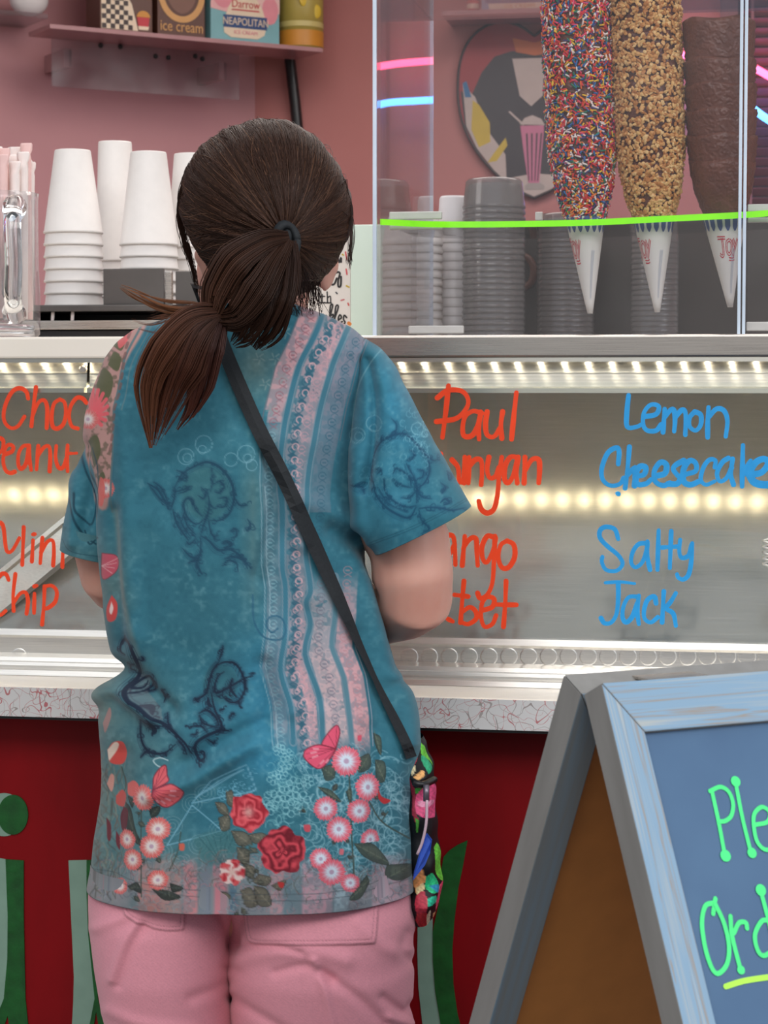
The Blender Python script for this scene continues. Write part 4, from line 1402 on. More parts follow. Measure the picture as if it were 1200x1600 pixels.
# shelf above the plaque with a vanilla carton
y0_, y1_ = -0.16, -0.0
xa, zz = wq(WB, 690, 24, y0_)
xb, _ = wq(WB, 1040, 24, y0_)
o = tag(empty('upper_shelf', WB), 'narrow mauve shelf above the heart plaque', 'shelf')
MB().box(xa, xb, y0_, y1_, zz, zz + 0.010).obj('shelf_board', M_shelf, o)
zz += 0.010
x0 = wq(WB, 752, 10, y0_ + 0.02)[0]
x1 = wq(WB, 872, 10, y0_ + 0.02)[0]
t = tag(empty('vanilla_carton', WB @ Matrix.Translation(((x0 + x1) / 2, y0_ + 0.02, zz))), 'pale blue vanilla ice cream carton on the shelf above the heart', 'carton')
w = (x1 - x0) / 2
MB().box(-w, w, 0, 0.08, 0, 0.16, bev=0.002).obj('box', mm('pale_blue_carton', 120, 146, 176), t)
flat(t, [(-w * 0.9, 0.02), (-w * 0.7, 0.012), (w * 0.7, 0.012), (w * 0.9, 0.02), (w * 0.9, 0.05), (-w * 0.9, 0.05)], C_navy, 'navy_band')
flat(t, [(-w * 0.78, 0.004), (w * 0.78, 0.004), (w * 0.82, 0.016), (-w * 0.82, 0.016)], C_cream, 'cream_band', -0.0016)
text_mesh('VANILLA', 0.030, 'printed_text', C_cream, t, Matrix.Translation((0, -0.0022, 0.024)))
text_mesh('ICE CREAM', 0.012, 'printed_text', C_or, t, Matrix.Translation((0, -0.0022, 0.0055)), sx=1.2)
xx = wq(WB, 739, 10, y0_ + 0.04)[0]
t = tag(empty('small_tin', WB @ Matrix.Translation((xx, y0_ + 0.04, zz))), 'tiny red black and white tin beside the vanilla carton', 'tin')
MB().lathe([(0.014, 0), (0.014, 0.028)], n=20).obj('tin_wall', C_pred, t)
MB().lathe([(0.0143, 0.008), (0.0143, 0.02)], n=20, cap0=False, cap1=False).obj('white_band', C_cream, t)
MB().lathe([(0.0145, 0.028), (0.0145, 0.036), (0.006, 0.040)], n=20).obj('black_lid', M_black, t)

# window with blinds and the neon tubes hung in front of it
yw = -0.03
xa, zw0 = wq(WB, 1150, 352, yw)
xb, zw1 = wq(WB, 1330, -60, yw)
t = struct(empty('window_1', WB))
fr = mm('window_frame_paint', 120, 72, 78)
for nm, b4 in (('window_frame', (xa - 0.04, xb + 0.04, zw0 - 0.04, zw0)), ('window_frame', (xa - 0.04, xb + 0.04, zw1, zw1 + 0.04)), ('window_frame', (xa - 0.04, xa, zw0, zw1)), ('window_frame', (xb, xb + 0.04, zw0, zw1))):
    MB().box(b4[0], b4[1], yw - 0.02, 0, b4[2], b4[3]).obj(nm, fr, t)
MB().box(xa, xb, -0.006, -0.002, zw0, zw1).obj('window_pane', mm('dark_window', 60, 34, 44), t)
sl = MB()
n = 26
slm = mm('blind_slat', 150, 88, 98)
b_ = MB()
b_.prism([(xa + 0.003, -0.012, 0.0), (xb - 0.003, -0.012, 0.0), (xb - 0.003, -0.030, 0.016), (xa + 0.003, -0.030, 0.016)], (0, 0.001, 0.0008))
slme = b_.mesh('slat', slm)
dz = (zw1 - zw0) / n
for i in range(n):
    link('slat', slme, t, Matrix.Translation((0, 0, zw0 + i * dz)))
MB().box(xa + 0.03, xa + 0.036, -0.032, -0.031, zw0, zw1).obj('blind_cord', slm, t)
yn = -0.10


def neon(name, pts_px, c, s, label):
    p3 = []
    for px, py in pts_px:
        x, z = wq(WB, px, py, yn)
        p3.append((x, yn, z))
    t = tag(empty(name, WB), label, 'neon tube')
    MB().tube(crom(p3, 5), 0.0085, 10).obj('glass_tube', emit(name + '_glow', c, s), t)
    for q in (p3[0], p3[-1]):
        MB().tube([(q[0], yn, q[2]), (q[0], yw - 0.02, q[2])], 0.006, 8).obj('standoff', M_black, t)
    return t


neon('red_neon_tube', [(985, 84), (1075, 86), (1110, 88), (1140, 92), (1165, 99), (1205, 121), (1300, 175)], (1.0, 0.07, 0.17, 1), 7.0, 'glowing red neon tube in the back window above the blue one')
neon('blue_neon_tube', [(985, 148), (1075, 148), (1120, 150), (1165, 163), (1205, 190), (1300, 245)], (0.06, 0.30, 1.0, 1), 8.0, 'glowing blue neon tube in the back window below the red one')
# navy cabinet low at the right
x0, z0_ = wq(WB, 1150, 352, -0.35)
o = MB().box(x0 - 0.2, x0 + 0.7, -0.6, -0.02, 0.0, z0_, bev=0.004).obj('navy_cupboard', mm('navy_paint', 44, 48, 74), None, WB)
tag(o, 'navy blue cupboard under the back window at the right', 'cupboard')

# ---------------------------------------------------------------- A-frame chalkboard
AL, PH = math.radians(27), math.radians(25.3)
hd = Vector((math.cos(AL), math.sin(AL), 0))
nh = Vector((math.sin(AL), -math.cos(AL), 0))
T1 = P(940, 1067, 1.72)                    # top near corner of the front leaf's face
THK, SW, RWD, WID = 0.030, 0.0300, 0.044, 0.46
dn1 = nh * math.sin(PH) - Vector((0, 0, math.cos(PH)))
N1 = nh * math.cos(PH) + Vector((0, 0, math.sin(PH)))
LEN = T1.z / math.cos(PH) - 0.002


def leafM(o, x, y, n):
    M = Matrix.Identity(4)
    for i, c in enumerate((x, y, n)):
        for r_ in range(3):
            M[r_][i] = c[r_]
    M.translation = o
    return M


sign = tag(empty('chalkboard_sign', Matrix.Translation((T1.x, T1.y, 0))), 'weathered blue wooden A-frame chalkboard with green hand lettering', 'sign')
SI = sign.matrix_basis.inverted()


def wood_mat(name, ca, cb, cc, axis):
    m, nt, b = newmat(name)
    tc = nt.nodes.new('ShaderNodeTexCoord')
    mp = nt.nodes.new('ShaderNodeMapping')
    mp.inputs['Scale'].default_value = (0.55, 22, 22) if axis == 'x' else (22, 0.55, 22)
    nz = nt.nodes.new('ShaderNodeTexNoise')
    nz.inputs['Scale'].default_value = 7
    nz.inputs['Detail'].default_value = 4
    nz.inputs['Distortion'].default_value = 0.8
    rp = nt.nodes.new('ShaderNodeValToRGB')
    e = rp.color_ramp.elements
    e[0].position, e[0].color = 0.30, cb
    e[1].position, e[1].color = 0.46, ca
    for pos, c in ((0.52, ca), (0.56, cc), (0.60, ca), (0.70, cb)):
        q = e.new(pos)
        q.color = c
    nt.links.new(tc.outputs['Object'], mp.inputs[0])
    nt.links.new(mp.outputs[0], nz.inputs['Vector'])
    nt.links.new(nz.outputs['Fac'], rp.inputs[0])
    nt.links.new(rp.outputs[0], b.inputs['Base Color'])
    bp = nt.nodes.new('ShaderNodeBump')
    bp.inputs['Strength'].default_value = 0.25
    bp.inputs['Distance'].default_value = 0.002
    nt.links.new(nz.outputs['Fac'], bp.inputs['Height'])
    nt.links.new(bp.outputs[0], b.inputs['Normal'])
    b.inputs['Roughness'].default_value = 0.6
    return m


WCa, WCb, WCc = rgb(132, 162, 186), rgb(170, 176, 176), rgb(150, 142, 134)
M_wx = wood_mat('blue_wash_wood_across', WCa, WCb, WCc, 'x')
M_wy = wood_mat('blue_wash_wood_along', WCa, WCb, WCc, 'y')
M_wb = mat('blue_grey_wash_wood', rgb(118, 122, 122), 0.65, 0, 0.12, 7, 0.15, (14, 0.5, 14), c2=rgb(112, 136, 154))
M_we = mat('grey_wash_wood', rgb(128, 126, 122), 0.65, 0, 0.12, 9, 0.15, (6, 1, 6), c2=rgb(140, 138, 134))


def leaf(M, mir):
    """local x along the hinge, y down the leaf, z out of the face; frame boards with mitred top corners"""
    zf = (-THK, 0.0)
    Lx = WID

    def board(pts, m, nm):
        mb = MB()
        mb.prism([(p[0], p[1], zf[0]) for p in pts], (0, 0, THK))
        o = mb.obj(nm, [m, M_we], sign, SI @ M, fix=True)
        for f in o.data.polygons:
            if abs(f.normal.z) < 0.5:
                f.material_index = 1
        bv = o.modifiers.new('bevel', 'BEVEL')
        bv.width = 0.0012
        bv.segments = 2
        return o
    board([(0, 0), (SW, RWD), (SW, LEN - 0.06), (SW, LEN), (0, LEN)], M_wb if mir else M_wy, 'stile')
    board([(Lx, 0), (Lx, LEN), (Lx - SW, LEN), (Lx - SW, RWD)], M_wb if mir else M_wy, 'stile')
    board([(0.0004, 0), (Lx - 0.0004, 0), (Lx - SW, RWD - 0.0004), (SW, RWD - 0.0004)], M_wx, 'top_rail')
    board([(SW + 0.0003, LEN - 0.10), (Lx - SW - 0.0003, LEN - 0.10), (Lx - SW - 0.0003, LEN - 0.05), (SW + 0.0003, LEN - 0.05)], M_wx, 'bottom_rail')
    mb = MB().box(SW - 0.002, Lx - SW + 0.002, RWD - 0.002, LEN - 0.098, -0.012, -0.006)
    mb.obj('chalkboard_panel', M_board, sign, SI @ M)
    mb = MB().box(SW - 0.002, Lx - SW + 0.002, RWD - 0.002, LEN - 0.098, -0.016, -0.0122)
    mb.obj('hardboard_back', M_brown, sign, SI @ M)


M1 = leafM(T1, hd, dn1, -hd.cross(dn1) if hd.cross(dn1).dot(N1) < 0 else hd.cross(dn1))
leaf(M1, False)
# back leaf mirrored across the hinge plane
T2 = T1 - nh * (2 * THK * math.cos(PH) + 0.004)
dn2 = -nh * math.sin(PH) - Vector((0, 0, math.cos(PH)))
N2 = -nh * math.cos(PH) + Vector((0, 0, math.sin(PH)))
M2 = leafM(T2, hd, dn2, N2)
leaf(M2, True)
for f in (0.2, 0.8):
    c = T1 + hd * (WID * f) - nh * (THK * math.cos(PH) + 0.002) + Vector((0, 0, -0.006))
    MB().box(-0.03, 0.03, -0.022, 0.022, 0, 0.002).obj('hinge', M_steel, sign, SI @ leafM(c, hd, -nh, Vector((0, 0, 1))))
# chalk lettering on the board
pb = M1 @ Vector((0, 0, -0.006))
E3 = (1020, 1180, 3.811)


def chalk(name, strokes, blobs, m, w, label):
    mb = MB()
    MI = M1.inverted()
    for i, st in enumerate(strokes):
        p3 = [MI @ hit_plane(E3[0] + p[0] / E3[2], E3[1] + p[1] / E3[2], pb, N1) for p in crom(st, 5)]
        mb.ribbon(p3, w, (0, 0, 1), 0, 0.0006 + 0.00004 * i)
    for i, (x, y, r_) in enumerate(blobs):
        mb.disc(MI @ hit_plane(E3[0] + x / E3[2], E3[1] + y / E3[2], pb, N1), r_ * 0.000165, (0, 0, 1), 0, 0.0009 + 0.00004 * i)
    mb.obj(name, m, sign, SI @ M1)['label'] = label


chalk('chalk_word', [[(350, 215), (390, 400), (425, 590)], [(338, 215), (400, 190), (450, 220), (475, 290), (465, 360), (430, 392), (395, 397)], [(490, 160), (530, 370), (580, 575)], [(610, 415), (680, 398), (692, 340), (645, 310), (600, 355), (600, 440), (620, 520), (670, 565), (740, 545)]],
      [(430, 600, 30), (490, 158, 28), (587, 583, 27)], M_chalkg, 0.0037, 'green chalk letters Ple')
chalk('chalk_word', [[(360, 880), (310, 900), (290, 1000), (310, 1150), (350, 1270), (390, 1300), (440, 1240), (450, 1130), (420, 1000), (370, 890)], [(370, 855), (357, 945)], [(460, 960), (470, 1080), (520, 1280)], [(480, 1060), (510, 1000), (550, 998), (558, 1032)], [(640, 810), (690, 1000), (725, 1180)], [(690, 985), (645, 990), (605, 1070), (620, 1160), (655, 1195), (705, 1170)]],
      [(522, 1280, 22), (640, 805, 30)], M_chalkg, 0.0040, 'green chalk letters Ord')
chalk('chalk_underline', [[(432, 1378), (540, 1345), (690, 1322), (760, 1316)]], [], M_chalky, 0.0046, 'yellow-green chalk underline')

# ---------------------------------------------------------------- the print of the tunic, painted once into an array in cloth coordinates
X0, X1p, Y0p, Y1p, RS = 80, 770, 450, 1450, 1.5
PW, PHH = int((X1p - X0) * RS), int((Y1p - Y0p) * RS)
GX, GY = np.meshgrid(X0 + (np.arange(PW) + 0.5) / RS, Y0p + (np.arange(PHH) + 0.5) / RS)
rng = np.random.default_rng(11)


def vnoise(cell, seed, oct_=3):
    r = np.random.default_rng(seed)
    out = np.zeros((PHH, PW))
    amp, tot = 1.0, 0
    for k in range(oct_):
        c = cell / 2 ** k
        gw, gh = int((X1p - X0) / c) + 3, int((Y1p - Y0p) / c) + 3
        g = r.random((gh, gw))
        fx, fy = (GX[0] - X0) / c, (GY[:, 0] - Y0p) / c
        ix, iy = fx.astype(int), fy.astype(int)
        tx, ty = fx - ix, fy - iy
        tx, ty = tx * tx * (3 - 2 * tx), ty * ty * (3 - 2 * ty)
        a = g[iy][:, ix] * (1 - tx) + g[iy][:, ix + 1] * tx
        b = g[iy + 1][:, ix] * (1 - tx) + g[iy + 1][:, ix + 1] * tx
        out += amp * (a * (1 - ty[:, None]) + b * ty[:, None])
        tot += amp
        amp *= 0.55
    return out / tot


IMG = np.zeros((PHH, PW, 3))
HGT = np.zeros((PHH, PW))


def box_of(xs, ys, pad):
    i0 = max(0, int((min(xs) - pad - X0) * RS))
    i1 = min(PW, int((max(xs) + pad - X0) * RS) + 2)
    j0 = max(0, int((min(ys) - pad - Y0p) * RS))
    j1 = min(PHH, int((max(ys) + pad - Y0p) * RS) + 2)
    return i0, i1, j0, j1


def segdist(pts, X, Y):
    d = np.full(X.shape, 1e9)
    for (xa, ya), (xb, yb) in zip(pts[:-1], pts[1:]):
        dx, dy = xb - xa, yb - ya
        L2 = dx * dx + dy * dy + 1e-9
        t = np.clip(((X - xa) * dx + (Y - ya) * dy) / L2, 0, 1)
        d = np.minimum(d, np.hypot(X - xa - t * dx, Y - ya - t * dy))
    return d


def blend(i0, i1, j0, j1, m, col):
    if m.ndim == 2:
        m = m[..., None]
    c = np.array(col[:3]) / 255.0 if not isinstance(col, np.ndarray) else col
    IMG[j0:j1, i0:i1] = IMG[j0:j1, i0:i1] * (1 - m) + c * m


def pstroke(pts, w, col, a=1.0, soft=0.9, smooth=True):
    if smooth and len(pts) > 2:
        pts = [tuple(p) for p in crom(pts, 5)]
    xs, ys = [p[0] for p in pts], [p[1] for p in pts]
    b = box_of(xs, ys, w + 3)
    if b[1] <= b[0] or b[3] <= b[2]:
        return
    X, Y = GX[b[2]:b[3], b[0]:b[1]], GY[b[2]:b[3], b[0]:b[1]]
    d = segdist(pts, X, Y)
    blend(*b, np.clip((w / 2 - d) / soft + 0.5, 0, 1) * a, col)


def taper(pts, w, col, a=1.0, soft=0.9):
    """stroke that swells in the middle and thins to its ends"""
    pts = [tuple(p) for p in crom(pts, 6)]
    n = len(pts)
    b = box_of([p[0] for p in pts], [p[1] for p in pts], w + 3)
    if b[1] <= b[0] or b[3] <= b[2]:
        return
    X, Y = GX[b[2]:b[3], b[0]:b[1]], GY[b[2]:b[3], b[0]:b[1]]
    best = np.full(X.shape, -1e9)
    for k in range(n - 1):
        (xa, ya), (xb, yb) = pts[k], pts[k + 1]
        dx, dy = xb - xa, yb - ya
        t = np.clip(((X - xa) * dx + (Y - ya) * dy) / (dx * dx + dy * dy + 1e-9), 0, 1)
        ww = w * (0.30 + 0.85 * np.sin(np.pi * (k + t) / (n - 1)) ** 0.8)
        best = np.maximum(best, ww / 2 - np.hypot(X - xa - t * dx, Y - ya - t * dy))
    blend(*b, np.clip(best / soft + 0.5, 0, 1) * a, col)


def acanthus(pts, w, col, seed, a=0.85, tint=None):
    """engraved scroll: soft shade, swelling line, fine parallel hatch and small leaf curls"""
    r = np.random.default_rng(seed)
    pts = [np.array(p, float) for p in crom(pts, 5)]
    pstroke([tuple(p) for p in pts], w * 5.5, col, 0.16 * a, w * 4, smooth=False)
    if tint is not None:
        pstroke([tuple(p) for p in pts], w * 3.0, tint, 0.45, w * 1.5, smooth=False)
    taper([tuple(p) for p in pts], w * 1.7, col, a)
    n = len(pts)
    for off in (1.9, -1.7, 3.2):
        q = []
        for k in range(n):
            d = pts[min(k + 1, n - 1)] - pts[max(k - 1, 0)]
            d = d / (np.linalg.norm(d) + 1e-9)
            q.append(tuple(pts[k] + np.array([-d[1], d[0]]) * off * w * (0.5 + 0.5 * math.sin(math.pi * k / (n - 1)))))
        i0 = r.integers(0, max(1, n // 4))
        i1 = r.integers(max(i0 + 3, n * 2 // 3), n + 1)
        if len(q[i0:i1]) > 2:
            pstroke(q[i0:i1], 0.9, col, a * 0.6, smooth=False)
    L = sum(np.linalg.norm(pts[k + 1] - pts[k]) for k in range(n - 1))
    for k in range(int(L / 9)):
        i = r.integers(1, n - 1)
        d = pts[i + 1 if i + 1 < n else i] - pts[i - 1]
        d = d / (np.linalg.norm(d) + 1e-9)
        sg = r.choice([-1, 1])
        nn = np.array([-d[1], d[0]]) * sg
        s_ = r.uniform(3, 8)
        p = pts[i]
        taper([tuple(p), tuple(p + nn * s_ * 0.6 + d * s_ * 0.4), tuple(p + nn * s_ * 0.7 + d * s_), tuple(p + nn * s_ * 0.2 + d * s_ * 1.1)], 1.7, col, a * 0.8)


def hstroke(pts, w, amp, smooth=True):
    """a fold: ridge (amp > 0) or crease (amp < 0), gaussian profile, in metres"""
    if smooth and len(pts) > 2:
        pts = [tuple(p) for p in crom(pts, 5)]
    xs, ys = [p[0] for p in pts], [p[1] for p in pts]
    b = box_of(xs, ys, w * 2.5)
    if b[1] <= b[0] or b[3] <= b[2]:
        return
    X, Y = GX[b[2]:b[3], b[0]:b[1]], GY[b[2]:b[3], b[0]:b[1]]
    d = segdist(pts, X, Y)
    HGT[b[2]:b[3], b[0]:b[1]] += amp * np.exp(-(d / w) ** 2)


def inside(poly, X, Y):
    m = np.zeros(X.shape, bool)
    n = len(poly)
    for i in range(n):
        xa, ya = poly[i]
        xb, yb = poly[(i + 1) % n]
        c = ((ya > Y) != (yb > Y)) & (X < (xb - xa) * (Y - ya) / (yb - ya + 1e-12) + xa)
        m ^= c
    return m


def ppoly(poly, col, a=1.0, soft=1.2, smooth=True, edge=None, ew=1.2):
    if smooth:
        poly = [tuple(p) for p in crom(list(poly) + [poly[0]], 4)][:-1]
    xs, ys = [p[0] for p in poly], [p[1] for p in poly]
    b = box_of(xs, ys, soft + 3)
    if b[1] <= b[0] or b[3] <= b[2]:
        return
    X, Y = GX[b[2]:b[3], b[0]:b[1]], GY[b[2]:b[3], b[0]:b[1]]
    ins = inside(poly, X, Y)
    d = segdist(poly + [poly[0]], X, Y)
    sd = np.where(ins, d, -d)
    blend(*b, np.clip(sd / soft + 0.5, 0, 1) * a, col)
    if edge is not None:
        blend(*b, np.clip((ew / 2 - d) / 0.8 + 0.5, 0, 1) * 0.8, edge)


def pdaisy(cx, cy, r, half=None, warm=False):
    b = box_of([cx], [cy], r + 4)
    X, Y = GX[b[2]:b[3], b[0]:b[1]], GY[b[2]:b[3], b[0]:b[1]]
    dx, dy = X - cx, (Y - cy)
    d = np.hypot(dx, dy)
    an = np.arctan2(dy, dx)
    rr = r * (1.02 + 0.05 * np.sin(an * 23 + cx) + 0.05 * np.sin(an * 41 + cy) + 0.03 * np.sin(an * 7 + cx))
    m = np.clip((rr - d) / 1.0 + 0.5, 0, 1)
    if half:
        m *= (dy < half)
    red = np.array([220, 78, 98]) if not warm else np.array([204, 78, 72])
    wht = np.array([214, 226, 238]) if not warm else np.array([226, 214, 208])
    t = np.clip((d / r - 0.36 - 0.06 * np.sin(an * 14 + cx) - 0.05 * np.sin(an * 31 + cy)) / 0.52, 0, 1)[..., None]
    col = wht * (1 - t) + red * t
    st = (0.5 + 0.5 * np.sin(an * 34 + cy * 3 + d * 0.6))[..., None] * np.clip((d / r - 0.6) / 0.3, 0, 1)[..., None]
    col = col * (1 - 0.45 * st) + np.array([246, 196, 200]) * 0.45 * st
    cm = np.clip((r * 0.19 - d) / 1.4 + 0.5, 0, 1)[..., None] * 0.75
    col = col * (1 - cm) + np.array([176, 140, 166]) * cm
    blend(*b, m, col / 255.0)


def prose(cx, cy, r, c1, c2, seed, stripe=False):
    b = box_of([cx], [cy], r + 5)
    X, Y = GX[b[2]:b[3], b[0]:b[1]], GY[b[2]:b[3], b[0]:b[1]]
    dx, dy = X - cx, Y - cy
    d = np.hypot(dx, dy) + 1e-6
    an = np.arctan2(dy, dx)
    rr = r * (1 + 0.06 * np.sin(an * 5 + seed) + 0.05 * np.sin(an * 8 + 2 * seed) + 0.025 * np.sin(an * 13 + seed))
    m = np.clip((rr - d) / 1.2 + 0.5, 0, 1)
    nz_ = n3[b[2]:b[3], b[0]:b[1]]
    ph = d / r * 12 + 2.2 * np.sin(an * 3 + seed + d / r * 4) + 1.4 * np.sin(an * 4 - d / r * 7 + seed) + 3.0 * nz_
    v = 0.5 + 0.5 * np.sin(ph)
    v = np.clip(v, 0, 1)[..., None]
    col = np.array(c1) * v + np.array(c2) * (1 - v)
    if stripe:
        s = (np.clip(0.55 + 0.8 * np.sin(an * 5 + 2.4 * nz_ + 0.6 * np.sin(d / r * 9)), 0, 1) * np.clip(d / r * 1.6, 0.2, 1))[..., None]
        col = col * s + np.array([222, 196, 190]) * (1 - s)
    cm = np.exp(-(d / (r * 0.28)) ** 2)[..., None] * (0.75 if r < 33 else 0.0)
    col = col * (1 - cm) + np.array([212, 180, 168]) * cm
    blend(*b, m, col / 255.0)


def conv(pts, ox, oy, s):
    return [(ox + p[0] / s, oy + p[1] / s) for p in pts]


# base cloth: mottled teal, greyer towards the left and the hem
n1, n2, n3 = vnoise(90, 1), vnoise(26, 2), vnoise(7, 3, 2)
teal = np.array([44, 104, 121]) / 255.0
teal2 = np.array([58, 122, 138]) / 255.0
grey = np.array([104, 128, 124]) / 255.0
f = np.clip(n1 * 0.9 + n2 * 0.4 - 0.2, 0, 1)[..., None]
IMG[:] = teal * (1 - f) + teal2 * f
gl = np.clip((230 - GX) / 70 + (n1 - 0.5) * 1.6, 0, 1) * np.clip((GY - 820) / 140, 0, 1)
gl = np.maximum(gl, np.clip((GY - 1230 + (n1 - 0.5) * 260) / 150, 0, 1) * 0.55 * np.clip((470 - GX) / 120, 0.25, 1))
gl = np.maximum(gl, np.clip(1 - np.abs(GX - 395) / 26, 0, 1) * np.clip((GY - 700) / 60, 0, 1) * np.clip((1010 - GY) / 80, 0, 1) * 0.5)  # fold down the spine: its greyer shading put into the colour
gl = np.maximum(gl, np.clip(1 - np.hypot((GX - 400) / 60, (GY - 570) / 80), 0, 1) * 0.9)
gl = np.maximum(gl, np.clip((300 - GX) / 110 + (n1 - 0.5), 0, 1) * np.clip((GY - 1030) / 90, 0, 1) * 0.62)
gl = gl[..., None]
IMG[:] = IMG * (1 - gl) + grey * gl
bl_ = (np.exp(-(((GX - 420) / 70) ** 2 + ((GY - 1080) / 120) ** 2)) * 0.7 + np.exp(-(((GX - 610) / 60) ** 2 + ((GY - 690) / 150) ** 2)) * 0.8 + np.exp(-(((GX - 400) / 60) ** 2 + ((GY - 1195) / 30) ** 2)) * 0.6)
bl_ = (np.clip(bl_, 0, 0.9) * np.clip(0.4 + n1 + 0.5 * (n2 - 0.5), 0, 1))[..., None]
IMG[:] = IMG * (1 - bl_) + np.array([54, 134, 164]) / 255 * bl_
dk_ = (np.exp(-(((GX - 330) / 80) ** 2 + ((GY - 960) / 100) ** 2)) * 0.5)[..., None]
IMG[:] = IMG * (1 - dk_) + np.array([42, 92, 104]) / 255 * dk_
m = np.clip((n3 - 0.52) * 4, 0, 1)[..., None] * np.clip(n2 * 1.8 - 0.6, 0, 1)[..., None]
IMG[:] = IMG * (1 - 0.30 * m) + np.array([150, 190, 194]) / 255 * 0.30 * m
m = np.clip((0.45 - n3) * 4, 0, 1)[..., None]
IMG[:] = IMG * (1 - 0.14 * m) + np.array([24, 72, 92]) / 255 * 0.14 * m

# vertical border bands right of the spine
S1 = [(505, 488), (488, 530), (466, 574), (447, 649), (439, 705), (438, 760), (441, 800), (441, 884), (446, 919), (445, 988), (438, 1046), (454, 1104), (458, 1160)]
S2 = [(552, 500), (544, 512), (520, 570), (501, 639), (486, 714), (478, 780), (476, 850), (485, 919), (479, 942), (486, 977), (477, 1023), (500, 1092), (504, 1160)]
S3 = [(560, 700), (545, 780), (530, 850), (524, 900), (523, 965), (519, 1011), (537, 1058), (547, 1127), (550, 1160)]
xs1, xs2, xs3 = (np.interp(GY[:, 0], [p[1] for p in s], [p[0] for p in s]) for s in (S1, S2, S3))
pinkc = np.array([212, 162, 166]) / 255.0


def band(xl, xr, col, a, y0, y1, fade=40):
    m = np.clip((GX - xl[:, None]) / 2, 0, 1) * np.clip((xr[:, None] - GX) / 2, 0, 1)
    m = m * np.clip((GY - y0) / fade, 0, 1) * np.clip((y1 - GY) / fade, 0, 1) * a
    IMG[:] = IMG * (1 - m[..., None]) + col * m[..., None]
    return m


blot = np.clip((n3 - 0.42) * 6, 0, 1)
low = np.clip((GY - 880) / 160, 0, 1)
upp = np.clip((760 - GY) / 200, 0, 1)
am = (0.50 + 0.48 * np.maximum(low, upp)) * (0.72 + 0.28 * blot)
b1 = band(xs1 - 30 - 6 * (GY[:, 0] < 640), xs1 - 5, pinkc, am * np.where(GY > 660, 0.42, 1), 440, 1180)
b2 = band(xs1 + 5, xs2 - 5, pinkc, am, 440, 1185)
b3 = band(xs2 + 5, xs2 + 38, np.array([168, 140, 152]) / 255, am * 0.75 * np.where(GY > 800, 0, 1), 440, 900)
b4 = band(xs2 + 5, xs3 - 4, np.array([222, 180, 180]) / 255, am, 890, 1185)
b5 = band(xs3 + 4, xs3 + 34, pinkc, am, 890, 1190)
lf = np.clip((n3 - 0.55) * 8, 0, 1) * np.clip(n2 * 3 - 1.0, 0, 1)
tb_ = np.clip((GX - xs1[:, None] - 5) / 2, 0, 1) * np.clip((xs1[:, None] + 27 - GX) / 2, 0, 1) * np.clip((n3 - 0.44) * 9, 0, 1) * np.clip((1175 - GY) / 30, 0, 1) * 0.75
IMG[:] = IMG * (1 - tb_[..., None]) + np.array([48, 112, 130]) / 255 * tb_[..., None]
tb_ = b4 * np.clip((n3 - 0.50) * 9, 0, 1) * np.clip((1010 - GY) / 60, 0.25, 1) * 0.7
IMG[:] = IMG * (1 - tb_[..., None]) + np.array([70, 120, 134]) / 255 * tb_[..., None]
bb = np.clip(b2 + b3 + b4, 0, 1) * lf * 0.75
IMG[:] = IMG * (1 - bb[..., None]) + np.array([40, 94, 112]) / 255 * bb[..., None]
# ornament rows inside the bands
dkt, pk, wl = (44, 92, 112), (222, 172, 176), (196, 216, 220)
for y in range(492, 1170, 21):
    for xs, off, c, a in ((xs1, -18, (150, 92, 104), 0.65), (xs2, -17, (196, 150, 158), 0.7), (xs1, 17, dkt, 0.75), (xs2, 22, dkt, 0.6), (xs3, 18, (186, 132, 138), 0.6), (xs3, -22, (110, 110, 124), 0.7)):
        if xs is xs3 and y < 880:
            continue
        if xs is xs2 and off > 0 and y > 900:
            continue
        j = int((y - Y0p) * RS)
        cx = xs[j] + off
        if xs is xs1 and off < 0 and y > 660:
            c, a = (150, 196, 204), 0.5
        pstroke([(cx + 6 * math.cos(t), y + 6 * math.sin(t)) for t in np.linspace(0.5, 6.0, 9)], 1.5, c, a)
        pstroke([(cx - 5, y + 10), (cx, y + 7), (cx + 5, y + 10)], 1.4, c, a * 0.9)
        pstroke([(cx - 2, y), (cx + 2, y)], 2.4, c, a)
        if off == 17:
            ppoly([(cx - 8, y + 9), (cx - 2, y + 6), (cx + 7, y + 11), (cx, y + 15)], dkt, 0.75)
            pstroke([(cx + 5 + 5 * math.cos(t), y - 4 + 5 * math.sin(t)) for t in np.linspace(2, 7, 7)], 2.0, pk, 0.8)
for s, w, c in ((S1, 7.5, (56, 116, 136)), (S2, 7.5, (62, 116, 134)), (S3[3:], 6.5, (86, 128, 142))):
    pstroke(s, w + 4, (196, 172, 180), 0.45, 2)
    pstroke(s, w, c, 0.95)
for xs, o_, y0, y1, c in ((xs1, -36, 490, 680, (120, 112, 120)), (xs1, -32, 680, 1180, (150, 178, 190)), (xs1, -24, 760, 1180, (160, 186, 196)), (xs2, 40, 520, 700, (130, 120, 130)), (xs3, 38, 1000, 1170, (190, 176, 186))):
    pstroke([(xs[int((y - Y0p) * RS)] + o_, y) for y in range(y0, y1, 14)], 1.6, c, 0.7)
# faint pale flowers left of the bands at the neck
for (x, y) in ((430, 560), (415, 600), (425, 640), (405, 560), (446, 520), (440, 590)):
    for t in range(5):
        a = t * 1.257
        pstroke([(x + 3 * math.cos(a), y + 3 * math.sin(a)), (x + 9 * math.cos(a + 0.4), y + 9 * math.sin(a + 0.4))], 2.2, (140, 160, 156), 0.55)
